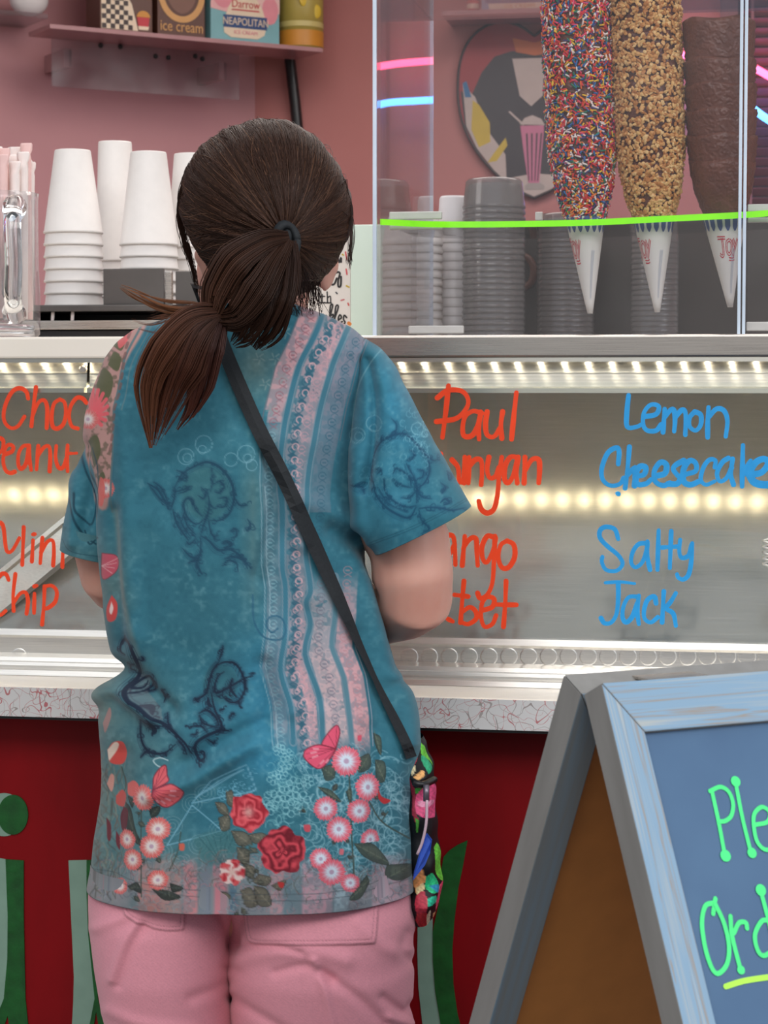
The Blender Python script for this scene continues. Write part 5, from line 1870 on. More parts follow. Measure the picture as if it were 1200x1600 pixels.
# left shoulder floral strip
ppoly([(205, 500), (232, 500), (196, 570), (180, 640), (176, 720), (168, 790), (150, 790), (138, 740), (124, 690), (140, 610), (165, 550)], (198, 142, 132), 0.9, 4)
lm = np.clip((n3 - 0.5) * 7, 0, 1) * inside([(165, 540), (200, 560), (180, 640), (176, 740), (150, 780), (124, 690), (140, 610)], GX, GY)
IMG[:] = IMG * (1 - 0.6 * lm[..., None]) + np.array([84, 78, 60]) / 255 * 0.6 * lm[..., None]
for pl_ in ([(150, 600), (160, 575), (176, 590), (172, 620), (158, 628)], [(168, 570), (178, 550), (190, 560), (184, 580)], [(132, 690), (150, 680), (156, 710), (140, 730)], [(150, 745), (162, 738), (166, 765), (154, 772)], [(176, 540), (186, 522), (196, 530), (190, 548)]):
    ppoly(pl_, (86, 88, 58), 0.95)
ppoly([(182, 520), (196, 510), (206, 514), (198, 534), (186, 544)], (222, 96, 100), 0.9)
for k in range(9):
    a = math.radians(-60 + k * 22)
    pstroke([(146, 650), (146 + 26 * math.cos(a) * 0.9, 638 - 30 * math.sin(a))], 6, (228, 92, 100), 0.9)
pdaisy(138, 655, 15, warm=True)
pdaisy(165, 763, 15, warm=True)
ppoly([(148, 765), (156, 745), (164, 760), (160, 790), (150, 785)], (222, 104, 96), 0.9)
pstroke([(222, 505), (196, 560), (182, 630), (176, 720), (172, 800)], 3.5, (80, 112, 118), 0.85)
pstroke([(236, 510), (206, 570), (194, 640)], 2, (120, 128, 128), 0.5)
for y in range(520, 700, 16):
    pstroke([(202 - (y - 520) * 0.16, y), (200 - (y - 520) * 0.16, y + 7)], 5, (120, 84, 80), 0.7)
# left edge: pink petals and buds running down
ppoly([(160, 864), (178, 868), (184, 880), (176, 896), (160, 904)], (206, 84, 102), 0.95, edge=(120, 50, 60))
for k in range(4):
    pstroke([(160, 884), (182 - k * 3, 872 + k * 8)], 1.2, (240, 190, 190), 0.7)
ppoly([(172, 930), (180, 945), (178, 968), (168, 970), (166, 950)], (216, 70, 66), 0.95)
ppoly([(172, 940), (175, 950), (173, 960), (170, 955)], (240, 226, 220), 0.9)
pstroke([(178, 800), (186, 860), (196, 940), (214, 1010), (216, 1050)], 10, (160, 140, 124), 0.35, 6)
ppoly([(160, 1130), (172, 1105), (174, 1120), (164, 1145)], (196, 130, 124), 0.7)

# dark scrolls
DK = (26, 66, 88)
scroll = [([(240, 560), (290, 470), (380, 412), (470, 380), (560, 410), (640, 500), (672, 600), (660, 700), (620, 770), (560, 800), (500, 800)], 11), ([(480, 600), (492, 680), (480, 760), (452, 830), (432, 900)], 9), ([(490, 790), (500, 870), (525, 912), (560, 905)], 9),
          ([(470, 780), (400, 826), (335, 780), (302, 690), (330, 642), (370, 655), (390, 720), (440, 772)], 9), ([(225, 720), (262, 830), (345, 945)], 10), ([(300, 740), (335, 840), (395, 902)], 8), ([(262, 740), (300, 840), (365, 925)], 5),
          ([(45, 530), (120, 580), (170, 660), (200, 690)], 9), ([(90, 520), (150, 575), (196, 680)], 7), ([(60, 545), (130, 640), (185, 690)], 5), ([(430, 910), (490, 945), (560, 1012), (650, 1010), (740, 1080), (795, 1150)], 11), ([(676, 640), (715, 690), (772, 690)], 9),
          ([(430, 925), (430, 1030), (405, 1100), (425, 1160), (445, 1190)], 11), ([(330, 950), (352, 970), (400, 930)], 8), ([(300, 1000), (360, 1060), (420, 1070)], 8), ([(340, 1105), (390, 1090), (440, 1085)], 9), ([(580, 965), (620, 950), (655, 975), (600, 1000)], 12),
          ([(640, 880), (680, 860), (690, 910), (650, 930)], 8), ([(770, 790), (790, 830), (770, 870), (800, 850)], 9), ([(600, 1080), (660, 1060), (740, 1090), (770, 1150)], 9), ([(590, 1130), (630, 1090), (690, 1110), (700, 1170)], 9),
          ([(240, 590), (300, 580), (340, 560), (320, 590), (260, 610)], 7), ([(250, 440), (290, 455), (330, 490), (280, 500), (330, 520)], 6), ([(520, 540), (570, 520), (600, 560), (560, 600), (530, 590)], 8), ([(560, 640), (620, 640), (600, 700), (540, 700)], 8), ([(430, 560), (470, 600), (450, 640), (410, 620)], 7),
          ([(510, 420), (520, 500), (500, 590)], 5), ([(240, 560), (236, 640), (210, 730)], 8)]
for cx, cy, rx, ry, c, a_ in ((322, 770, 44, 48, (60, 108, 112), 0.5), (612, 755, 40, 42, (70, 146, 170), 0.35), (345, 1068, 30, 34, (44, 92, 100), 0.5)):
    dd = np.hypot((GX - cx) / rx, (GY - cy) / ry)
    m = (np.clip((1.05 - dd) * 4, 0, 1) * a_)[..., None]
    IMG[:] = IMG * (1 - m) + np.array(c) / 255 * m
for st, w in scroll:
    acanthus(conv(st, 220, 640, 4.615), w / 4.615, DK, int(st[0][0] + st[0][1]), 0.85)
scr2 = [([(240, 840), (270, 740), (330, 650), (420, 600), (520, 598), (600, 680), (680, 765), (740, 800), (782, 770)], 11), ([(690, 790), (702, 880), (662, 970), (612, 1010)], 9), ([(520, 820), (562, 900), (600, 1000), (602, 1130)], 10), ([(602, 1010), (640, 1080), (715, 1100)], 8),
        ([(592, 1040), (545, 1090), (480, 1088)], 7), ([(352, 940), (362, 1040), (420, 1110), (520, 1160), (600, 1150)], 10), ([(265, 960), (290, 1070), (390, 1180), (540, 1245), (600, 1160)], 11), ([(300, 1000), (380, 1130), (540, 1200)], 5), ([(420, 940), (480, 990), (562, 1010)], 8), ([(420, 900), (450, 860), (540, 920), (560, 1000)], 8),
        ([(242, 830), (236, 920), (265, 980)], 9), ([(620, 1172), (700, 1165), (780, 1172), (870, 1190), (980, 1168)], 10), ([(780, 1130), (820, 1100), (850, 1130), (800, 1150)], 12), ([(620, 1180), (640, 1260), (700, 1330), (640, 1370)], 8), ([(540, 720), (580, 740), (560, 790), (520, 800)], 8), ([(600, 870), (650, 880), (640, 930), (600, 940)], 8),
        ([(840, 880), (880, 920), (860, 950), (850, 900)], 7), ([(790, 970), (830, 1010), (800, 1050), (820, 1000)], 8), ([(270, 870), (330, 870), (300, 900)], 7), ([(100, 980), (160, 1000), (200, 1060)], 10), ([(380, 620), (430, 590), (440, 520), (400, 470)], 6)]
for st, w in scr2:
    acanthus(conv(st, 530, 560, 5.0), w / 5.0, (20, 70, 98), int(st[0][0] + st[0][1]), 0.85)
# pale lace doodles near the scrolls
for ox, oy in ((220, 640), (530, 586)):
    s = 4.615 if ox == 220 else 5.0
    for cx, cy, r in ((450, 250, 62), (440, 290, 30), (320, 340, 58), (330, 350, 32), (650, 360, 48), (760, 320, 62), (770, 350, 30), (800, 400, 40)):
        if ox == 530:
            cx, cy = (cx - 180 if cx < 600 else cx - 40), cy + (130 if cx < 600 else 60)
        pstroke([(ox + (cx + r * math.cos(t)) / s, oy + (cy + r * math.sin(t)) / s) for t in np.linspace(0.3, 6.3, 16)], 1.3, (134, 182, 196), 0.6)
for k in range(46):
    x, y = rng.normal(655, 14), rng.normal(680, 22)
    t0 = rng.uniform(0, 6)
    pstroke([(x + 5 * math.cos(t0 + q), y + 5 * math.sin(t0 + q)) for q in np.linspace(0, 4, 6)], 1.0, (134, 190, 204), 0.5)
for k in range(60):
    x, y = rng.normal(600, 26), rng.normal(735, 28)
    t0 = rng.uniform(0, 6)
    pstroke([(x + 4 * math.cos(t0 + q), y + 4 * math.sin(t0 + q)) for q in np.linspace(0, 4, 6)], 0.9, (112, 174, 190), 0.35)
# left sleeve scrolls
for st in ([(118, 700), (132, 740), (150, 780), (142, 820), (120, 800), (118, 770)], [(110, 780), (124, 830), (150, 850)], [(140, 700), (150, 730), (146, 770)], [(130, 830), (140, 850), (152, 840)]):
    pstroke(st, 3, (18, 58, 74), 0.8)
# round spiral low on the spine
pstroke([(395, 930), (397, 970), (412, 995), (436, 999), (446, 985), (440, 966), (424, 963), (416, 975), (424, 988), (434, 982)], 3, (40, 92, 118), 0.75)
# ornament at lower left and centre
NV = (18, 34, 54)
orn = [([(190, 290), (155, 270), (148, 215), (180, 195), (225, 230), (255, 310), (262, 380), (240, 440), (215, 500), (240, 560), (290, 610), (350, 670), (420, 720), (500, 790), (560, 850), (590, 915)], 14), ([(290, 690), (280, 780), (300, 860), (350, 905), (430, 905), (500, 850)], 9), ([(340, 880), (310, 900), (278, 935)], 8),
       ([(220, 520), (290, 520), (345, 470), (325, 430), (265, 450), (235, 490), (280, 500), (300, 460)], 10), ([(240, 350), (200, 360), (185, 385), (230, 395)], 9), ([(290, 300), (300, 320), (286, 330)], 10), ([(340, 440), (365, 480), (340, 520), (290, 520)], 9),
       ([(300, 600), (350, 620), (370, 660)], 16), ([(290, 690), (340, 720), (420, 740)], 8), ([(430, 660), (460, 740), (520, 800)], 8), ([(340, 690), (370, 760), (350, 790)], 18), ([(430, 900), (440, 930)], 8), ([(510, 830), (550, 870), (560, 920)], 8), ([(400, 600), (420, 550), (400, 520), (430, 510)], 9), ([(420, 560), (450, 540)], 7),
       ([(795, 235), (782, 290), (765, 330)], 7), ([(770, 330), (725, 400), (700, 490), (700, 520)], 9), ([(740, 370), (800, 340), (870, 350), (920, 430), (930, 510), (890, 580), (830, 585), (780, 540)], 10), ([(800, 400), (760, 430), (740, 500), (760, 530), (850, 485), (930, 440), (980, 428)], 9), ([(850, 440), (840, 500), (880, 560)], 12),
       ([(610, 580), (660, 555), (700, 525)], 9), ([(615, 560), (640, 590)], 9), ([(720, 530), (740, 630), (780, 715), (780, 758), (700, 795), (630, 840), (614, 900), (640, 955), (672, 942), (662, 905), (640, 915)], 13), ([(640, 660), (690, 640), (745, 680), (772, 750)], 9), ([(645, 670), (670, 720), (760, 750)], 7),
       ([(700, 790), (660, 740), (600, 740), (575, 745)], 6), ([(750, 770), (800, 765), (835, 775)], 8), ([(690, 820), (730, 850), (740, 830)], 8), ([(830, 700), (850, 660), (870, 670)], 8), ([(770, 640), (805, 630)], 8), ([(590, 790), (620, 790), (640, 770)], 6), ([(890, 580), (905, 625)], 8), ([(700, 560), (705, 600), (725, 620)], 14)]
for st, w in orn:
    acanthus(conv(st, 150, 950, 4.0), w / 4.0 * 0.9, NV, int(st[0][0] + st[0][1]), 0.92)
pm = inside(conv([(230, 420), (330, 420), (300, 520), (400, 640), (420, 700), (360, 680), (260, 570), (210, 500)], 150, 950, 4.0), GX, GY) * 0.45
IMG[:] = IMG * (1 - pm[..., None] * 0.6) + np.array([178, 150, 142]) / 255 * pm[..., None] * 0.6
for st, w in orn[:4]:
    taper(conv(st, 150, 950, 4.0), w / 4.0 * 1.5, NV, 0.9)

# pale lace in the lower half
LC = (150, 206, 214)
for k in range(520):
    x = rng.uniform(420, 640)
    y = rng.uniform(1180, 1400)
    if x < 480 and y > 1300:
        continue
    r = rng.uniform(4, 24) * (1.0 if x > 480 else 0.6)
    t0 = rng.uniform(0, 6.28)
    sg = rng.choice([-1, 1])
    pstroke([(x + r * (1 - q * 0.1) * math.cos(t0 + sg * q), y + r * (1 - q * 0.1) * math.sin(t0 + sg * q)) for q in np.linspace(0, rng.uniform(1.5, 5), 10)], rng.uniform(0.9, 2.4), (158, 200, 210) if x > 470 else (140, 200, 206), 0.42)
for x, y, r in ((447, 1192, 9), (437, 1172, 8), (450, 1178, 7), (428, 1216, 9), (440, 1208, 8), (460, 1225, 10), (425, 1250, 12), (470, 1250, 12), (445, 1240, 10), (455, 1262, 12), (480, 1220, 8), (420, 1262, 10)):
    for q in range(6):
        a = q * 1.047 + x
        pstroke([(x + r * 0.8 * math.cos(a) + r * 0.45 * math.cos(t), y + r * 0.8 * math.sin(a) + r * 0.45 * math.sin(t)) for t in np.linspace(0, 6.3, 8)], 1.5, LC, 0.62)
for x, y in ((255, 1330), (270, 1290), (320, 1240), (300, 1255), (340, 1300), (310, 1320), (285, 1360), (345, 1340), (370, 1310), (400, 1350)):
    for rr in (5, 10, 15):
        pstroke([(x + rr * math.cos(t), y + rr * math.sin(t)) for t in np.linspace(0, 6.3, 14)], 1.1, (138, 172, 178), 0.45)
for poly in ([(300, 1255), (330, 1220), (385, 1195), (400, 1235), (385, 1240)], [(262, 1320), (300, 1258), (345, 1300)], [(306, 1246), (340, 1222), (380, 1203)]):
    pstroke(poly + [poly[0]], 1.8, (132, 186, 208), 0.7, smooth=False)
for k in range(60):
    x, y = rng.uniform(320, 400), rng.uniform(1195, 1250)
    if y < 1250 - (x - 320) * 0.6:
        continue
    pstroke([(x + 4 * math.cos(t), y + 4 * math.sin(t)) for t in np.linspace(0, 5, 7)], 1.0, (128, 190, 214), 0.6)
# pinkish grey ground at the hem
m = (np.clip((GY - 1335 + (n1 - 0.5) * 90) / 45, 0, 1) * (0.35 + 0.5 * n2))[..., None]
IMG[:] = IMG * (1 - m) + np.array([156, 140, 144]) / 255 * m
# pink bands at the hem
for x0, x1_, c in ((285, 310, (198, 132, 136)), (330, 356, (190, 120, 130)), (215, 260, (180, 128, 124)), (470, 520, (190, 150, 162)), (580, 640, (176, 150, 160)), (420, 445, (176, 140, 146)), (250, 285, (168, 136, 132)), (310, 330, (120, 128, 140)), (356, 372, (84, 112, 130)), (520, 545, (150, 170, 180))):
    m = np.clip((GX - x0) / 4, 0, 1) * np.clip((x1_ - GX) / 4, 0, 1) * np.clip((GY - 1335 + (n2 - 0.5) * 60) / 30, 0, 1) * (0.45 + 0.5 * blot)
    IMG[:] = IMG * (1 - m[..., None]) + np.array(c) / 255 * m[..., None]
for k in range(300):
    x, y = rng.uniform(150, 640), rng.uniform(1335, 1425)
    r = rng.uniform(4, 9)
    t0 = rng.uniform(0, 6)
    pstroke([(x + r * math.cos(t0 + q), y + r * math.sin(t0 + q)) for q in np.linspace(0, 4, 7)], 1.3, [(90, 100, 112), (176, 120, 126), (150, 160, 166)][k % 3], 0.5)
ppoly([(300, 1310), (330, 1300), (365, 1305), (365, 1340), (345, 1355), (318, 1345)], (58, 106, 108), 0.55, 5)
for q in range(6):
    pstroke([(345, 1352), (310 + q * 11, 1308)], 1.2, (38, 80, 86), 0.6)
def leafp(pl_, c, ce, ch):
    ppoly(pl_, c, 0.9, edge=ce)
    q = np.array(pl_, float)
    m_ = q.mean(0)
    far = q[np.argmax(np.hypot(*(q - m_).T))]
    oth = m_ * 2 - far
    sc = [(m_[0] + (x - m_[0]) * 0.62 + 1.5, m_[1] + (y - m_[1]) * 0.62 - 1.5) for x, y in pl_]
    ppoly(sc, ch, 0.35, 4)
    taper([tuple(far), tuple(m_), tuple(oth)], 1.6, ch, 0.7)
    d_ = (far - oth) / (np.linalg.norm(far - oth) + 1e-9)
    nn_ = np.array([-d_[1], d_[0]])
    for k in np.linspace(0.2, 0.8, 4):
        p_ = oth + (far - oth) * k
        for g_ in (-1, 1):
            pstroke([tuple(p_), tuple(p_ + d_ * 4 + nn_ * 5 * g_)], 0.8, ce, 0.5)


# bark-like greys up the left edge and pale grasses at the hem
for k in range(150):
    x, y = rng.uniform(146, 196), rng.uniform(1170, 1390)
    if x > 196 - (y - 1170) * 0.06:
        continue
    L_ = rng.uniform(10, 34)
    pstroke([(x, y), (x + rng.normal(0, 3), y + L_ * 0.5), (x + rng.normal(0, 4), y + L_)], rng.uniform(0.8, 3.0), [(96, 104, 96), (70, 70, 66), (140, 140, 126), (112, 92, 84)][k % 4], 0.45)
for k in range(120):
    x, y = rng.uniform(170, 640), rng.uniform(1340, 1412)
    a = rng.normal(-1.57, 0.5)
    L_ = rng.uniform(10, 30)
    pstroke([(x, y), (x + L_ * 0.6 * math.cos(a), y + L_ * 0.6 * math.sin(a)), (x + L_ * math.cos(a + 0.5), y + L_ * math.sin(a + 0.5))], rng.uniform(0.8, 1.8), [(84, 84, 76), (150, 160, 156), (110, 84, 84)][k % 3], 0.5)
# stems and leaves
LG, LB, LD = (62, 74, 66), (92, 88, 76), (44, 52, 48)
for st, w in (([(545, 1205), (547, 1260), (549, 1320), (551, 1370)], 2.6), ([(223, 1260), (222, 1330), (223, 1400)], 2.0), ([(265, 1360), (278, 1330), (283, 1300)], 1.8), ([(575, 1250), (600, 1285), (640, 1310)], 2.6), ([(600, 1285), (610, 1270)], 2.0), ([(398, 1310), (380, 1350), (390, 1380)], 2.4), ([(185, 1200), (190, 1230), (182, 1250)], 1.6)):
    pstroke(st, w, LG, 0.85)
for pl_ in ([(552, 1317), (580, 1318), (598, 1332), (610, 1352), (588, 1348), (565, 1335)], [(608, 1353), (642, 1350), (640, 1368), (620, 1376), (605, 1368)], [(572, 1367), (576, 1380), (562, 1402), (545, 1404), (556, 1386)], [(496, 1228), (516, 1234), (532, 1252), (516, 1246)], [(589, 1148), (600, 1155), (601, 1182), (592, 1165)], [(592, 1190), (606, 1194), (604, 1222), (592, 1220)],
            [(560, 1185), (580, 1180), (582, 1200), (560, 1206)], [(502, 1198), (520, 1195), (522, 1214), (508, 1218)], [(540, 1236), (548, 1232), (546, 1254)]):
    leafp(pl_, LG, LD, (112, 122, 104))
for pl_ in ([(335, 1255), (350, 1258), (356, 1275), (342, 1272)], [(352, 1240), (362, 1238), (364, 1262), (354, 1258)], [(340, 1280), (356, 1276), (358, 1296), (345, 1300)], [(360, 1300), (384, 1302), (392, 1318), (372, 1322)], [(388, 1305), (410, 1302), (420, 1312), (398, 1318)], [(370, 1325), (390, 1330), (386, 1352), (372, 1345)], [(404, 1366), (424, 1372), (416, 1384), (396, 1378)],
            [(376, 1392), (392, 1388), (402, 1414), (384, 1416)], [(396, 1384), (416, 1390), (424, 1414), (404, 1414)], [(424, 1384), (446, 1376), (438, 1392)], [(330, 1402), (350, 1396), (360, 1404), (340, 1412)], [(384, 1350), (398, 1356), (396, 1370), (384, 1366)]):
    leafp(pl_, LB, (58, 56, 50), (140, 134, 116))
for pl_ in ([(192, 1255), (204, 1265), (214, 1300), (226, 1320), (206, 1312), (196, 1290)], [(236, 1262), (252, 1258), (250, 1270), (240, 1276)], [(196, 1245), (208, 1250), (206, 1262)], [(240, 1388), (262, 1392), (282, 1402), (258, 1406)], [(266, 1380), (286, 1388), (270, 1394)], [(200, 1385), (216, 1378), (222, 1394)]):
    leafp(pl_, LD, (30, 36, 36), (86, 94, 84))
for k in range(46):
    gx, gy = ((222, 1310), (390, 1360), (560, 1300))[k % 3]
    x, y = gx + rng.normal(0, 26), gy + rng.normal(0, 42)
    a = rng.uniform(0, 6.28)
    L_ = rng.uniform(6, 13)
    d_ = np.array([math.cos(a), math.sin(a)])
    n_2 = np.array([-d_[1], d_[0]])
    p_ = np.array([x, y])
    leafp([tuple(p_), tuple(p_ + d_ * L_ * 0.5 + n_2 * L_ * 0.3), tuple(p_ + d_ * L_), tuple(p_ + d_ * L_ * 0.5 - n_2 * L_ * 0.3)], [(70, 80, 72), (96, 92, 80), (52, 58, 56)][k % 3], (44, 48, 46), (120, 124, 108))
# dark red buds, tulips
for pl_, c in (([(188, 1262), (198, 1268), (196, 1294), (186, 1298), (182, 1278)], (96, 26, 40)), ([(163, 1278), (168, 1290), (168, 1314), (164, 1310)], (104, 38, 46)), ([(175, 1300), (182, 1312), (182, 1330), (176, 1320)], (110, 32, 44)), ([(189, 1298), (200, 1300), (196, 1312), (186, 1306)], (60, 36, 48)),
               ([(166, 1172), (176, 1160), (192, 1160), (194, 1180), (186, 1195), (170, 1192)], (214, 74, 66)), ([(166, 1172), (178, 1160), (184, 1164), (172, 1184), (168, 1188)], (232, 214, 196)), ([(164, 1225), (170, 1210), (174, 1216), (170, 1238)], (214, 150, 136)), ([(175, 1245), (184, 1236), (192, 1246), (188, 1262), (176, 1258)], (196, 84, 78)), ([(194, 1226), (208, 1220), (218, 1230), (210, 1244), (196, 1242)], (222, 104, 98)),
               ([(594, 1232), (600, 1246), (614, 1252), (604, 1258), (594, 1248)], (196, 44, 48)), ([(560, 1150), (567, 1150), (566, 1158), (560, 1158)], (214, 80, 100)), ([(474, 1288), (484, 1288), (484, 1298), (476, 1298)], (206, 78, 90)), ([(280, 1318), (288, 1318), (288, 1328), (281, 1328)], (206, 96, 76)), ([(434, 1378), (444, 1380), (442, 1388), (436, 1386)], (186, 50, 50)), ([(530, 1325), (536, 1326), (535, 1334), (529, 1333)], (214, 110, 120))):
    ppoly(pl_, c, 0.95)
pstroke([(256, 1200), (246, 1196), (240, 1188), (250, 1184), (262, 1188)], 1.8, (200, 220, 222), 0.8)
# flowers
for x, y, r, h_ in ((541, 1189, 22, None), (575, 1230, 20, None), (508, 1262, 18, None), (560, 1266, 18, None), (529, 1295, 19, None), (579, 1312, 16, 4), (500, 1340, 16, None), (517, 1361, 20, None), (546, 1378, 14, None)):
    pdaisy(x, y, r, h_)
for x, y, r in ((249, 1294, 18), (239, 1321, 18), (197, 1312, 15), (207, 1343, 16), (248, 1374, 15), (187, 1385, 12), (227, 1245, 19)):
    pdaisy(x, y, r, None, True)
prose(388, 1270, 29, (228, 92, 100), (158, 34, 48), 1.0)
prose(441, 1329, 36, (212, 74, 86), (112, 24, 38), 3.0)
prose(362, 1364, 20, (206, 80, 84), (170, 44, 54), 2.0, True)
# butterflies
for wings, c, s in (([[(525, 1170), (502, 1166), (512, 1146), (526, 1133), (531, 1144), (527, 1162)], [(525, 1170), (498, 1163), (479, 1169), (474, 1177), (477, 1186), (493, 1199), (505, 1197), (519, 1181)]], (226, 84, 112), (525, 1170)),
                    ([[(245, 1231), (241, 1215), (250, 1200), (259, 1196), (262, 1210), (266, 1219)], [(245, 1231), (271, 1222), (289, 1233), (285, 1245), (275, 1254), (264, 1260), (254, 1257), (246, 1241)]], (216, 92, 98), (245, 1231))):
    for wg in wings:
        ppoly(wg, c, 0.97, edge=(110, 34, 50), ew=1.8)
        for q in range(1, len(wg) - 1):
            pstroke([s, ((wg[q][0] * 0.92 + s[0] * 0.08), (wg[q][1] * 0.92 + s[1] * 0.08))], 1.0, (130, 40, 60), 0.8)
    g = wings[1]
    for q in range(2, len(g) - 1):
        mx_, my_ = (g[q][0] * 0.62 + s[0] * 0.38), (g[q][1] * 0.62 + s[1] * 0.38)
        pstroke([(mx_, my_), (mx_ * 0.6 + g[q][0] * 0.4, my_ * 0.6 + g[q][1] * 0.4)], 3.0, (240, 170, 180), 0.7)
# seams; the armhole one has its pale highlight painted in
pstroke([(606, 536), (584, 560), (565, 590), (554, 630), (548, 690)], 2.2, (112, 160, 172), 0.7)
for o_ in (14, 18):
    pstroke([(578, 866 - o_), (650, 838 - o_), (734, 792 - o_ * 0.9)], 1.0, (22, 70, 90), 0.6)
pstroke([(97, 842), (112, 862), (157, 870)], 1.0, (18, 54, 70), 0.6)
# hem stitching
for off in (12, 22):
    pts = [(140, 1378 - off), (230, 1402 - off), (330, 1416 - off), (450, 1420 - off), (560, 1408 - off), (648, 1382 - off)]
    pstroke(pts, 1.1, (60, 70, 76), 0.55)
PRINT = lin(np.clip(IMG, 0, 1))

# folds of the cloth (geometry)
for pts, w, a in (([(418, 715), (430, 770), (424, 830), (402, 900)], 12, -0.006), ([(440, 740), (452, 800), (470, 850)], 14, 0.004), ([(175, 1045), (205, 1052), (240, 1090), (262, 1110)], 16, -0.009), ([(155, 1085), (190, 1078), (240, 1120)], 15, 0.008), ([(412, 1150), (360, 1180), (300, 1218), (240, 1240)], 16, 0.007), ([(405, 1135), (350, 1162), (290, 1195)], 16, -0.006),
                  ([(412, 1040), (418, 1100), (414, 1150)], 14, -0.006), ([(450, 1000), (438, 1050), (456, 1110)], 16, 0.004), ([(480, 960), (486, 1020), (500, 1090)], 18, -0.003), ([(590, 900), (610, 980), (630, 1060)], 14, -0.005), ([(560, 880), (585, 960), (610, 1050)], 16, 0.004), ([(625, 1060), (640, 1110), (640, 1160)], 12, 0.005), ([(560, 1000), (590, 1080), (600, 1180)], 22, -0.004),
                  ([(190, 640), (196, 760), (200, 880), (206, 980)], 16, 0.004), ([(178, 800), (182, 900), (190, 1000)], 12, -0.004), ([(215, 1000), (205, 1040), (210, 1090)], 16, 0.004), ([(190, 1180), (180, 1280), (172, 1370)], 18, -0.005), ([(240, 1250), (235, 1320), (230, 1400)], 24, 0.003), ([(480, 1180), (500, 1280), (500, 1400)], 30, 0.003), ([(580, 1150), (600, 1260), (600, 1390)], 22, -0.004),
                  ([(560, 1250), (560, 1320), (550, 1400)], 22, 0.003), ([(350, 1230), (345, 1320), (340, 1410)], 34, -0.004), ([(575, 565), (584, 620), (582, 690), (570, 760)], 9, -0.007), ([(600, 590), (612, 660), (604, 740)], 20, 0.004), ([(556, 700), (560, 780), (572, 850)], 10, 0.004), ([(640, 700), (660, 760), (690, 800)], 26, 0.003), ([(500, 520), (470, 600), (455, 680)], 20, 0.002),
                  ([(520, 830), (560, 850), (578, 880)], 14, -0.005), ([(470, 780), (520, 800), (550, 820)], 16, 0.004), ([(330, 600), (300, 700), (290, 800)], 40, -0.003), ([(128, 700), (140, 760), (130, 830)], 12, -0.005), ([(112, 740), (118, 800), (112, 850)], 9, 0.003)):
    hstroke(pts, w, a)
HGT *= 1.7
HGT += (vnoise(60, 21, 2) - 0.5) * 0.005


def sample(A, px, py):
    x = np.clip((px - X0) * RS - 0.5, 0, PW - 1.001)
    y = np.clip((py - Y0p) * RS - 0.5, 0, PHH - 1.001)
    i, j = x.astype(int), y.astype(int)
    tx, ty = x - i, y - j
    if A.ndim == 3:
        tx, ty = tx[:, None], ty[:, None]
    return (A[j, i] * (1 - tx) + A[j, i + 1] * tx) * (1 - ty) + (A[j + 1, i] * (1 - tx) + A[j + 1, i + 1] * tx) * ty


def grid_faces(nr_, nc, close=True, off=0):
    j = np.arange(nr_ - 1)[:, None]
    i = np.arange(nc if close else nc - 1)[None, :]
    k = (i + 1) % nc
    f = np.stack([j * nc + i, j * nc + k, (j + 1) * nc + k, (j + 1) * nc + i], -1).reshape(-1, 4)
    return f + off


def fast_mesh(name, V, F, mats, smooth=True, col=None):
    me = bpy.data.meshes.new(name)
    me.vertices.add(len(V))
    me.vertices.foreach_set('co', np.asarray(V, np.float32).ravel())
    F = np.asarray(F, np.int32)
    me.loops.add(F.size)
    me.loops.foreach_set('vertex_index', F.ravel())
    me.polygons.add(len(F))
    me.polygons.foreach_set('loop_start', np.arange(0, F.size, F.shape[1], dtype=np.int32))
    me.update(calc_edges=True)
    me.polygons.foreach_set('use_smooth', np.full(len(F), smooth))
    for m in (mats if isinstance(mats, list) else [mats]):
        me.materials.append(m)
    if col is not None:
        a = me.color_attributes.new('print', 'FLOAT_COLOR', 'POINT')
        c = np.ones((len(V), 4), np.float32)
        c[:, :3] = col
        a.data.foreach_set('color', c.ravel())
    me.validate()
    me.update()
    return me


def zpix(py, Y):
    return P(600, py, Y).z


YT = 2.42
Lsil = [(476, 352), (484, 320), (494, 275), (505, 238), (515, 208), (535, 183), (560, 164), (600, 148), (650, 135), (700, 129), (740, 134), (780, 143), (820, 151), (870, 157), (900, 159), (950, 163), (1000, 172), (1035, 179), (1060, 174), (1090, 159), (1120, 154), (1150, 156), (1200, 160), (1250, 158), (1300, 150), (1340, 145), (1380, 140)]
Rsil = [(476, 462), (484, 488), (497, 520), (512, 550), (530, 572), (550, 584), (590, 580), (640, 570), (700, 562), (760, 560), (820, 566), (870, 580), (900, 586), (950, 600), (1000, 613), (1050, 630), (1100, 642), (1150, 652), (1170, 655), (1200, 649), (1250, 646), (1300, 646), (1340, 648), (1380, 649)]
Bdep = [(476, 0.062), (500, 0.070), (540, 0.088), (600, 0.106), (700, 0.118), (850, 0.118), (1000, 0.122), (1060, 0.124), (1150, 0.138), (1300, 0.150), (1380, 0.150)]
rows = np.concatenate([np.linspace(476, 560, 90), np.linspace(561, 1380, 640)])
l = smooth_interp(Lsil, rows, 9)
r = smooth_interp(Rsil, rows, 9)
bd = smooth_interp(Bdep, rows, 15)
NB, NF = 480, 70
th = np.concatenate([np.linspace(0, math.pi, NB, endpoint=False), np.linspace(math.pi, 2 * math.pi, NF, endpoint=False)])
n_ = 2.35
ct, st_ = np.cos(th), np.sin(th)
ex = np.sign(ct) * np.abs(ct) ** (2 / n_)
ey = np.sign(st_) * np.abs(st_) ** (2 / n_)
V = np.zeros((len(rows), len(th), 3))
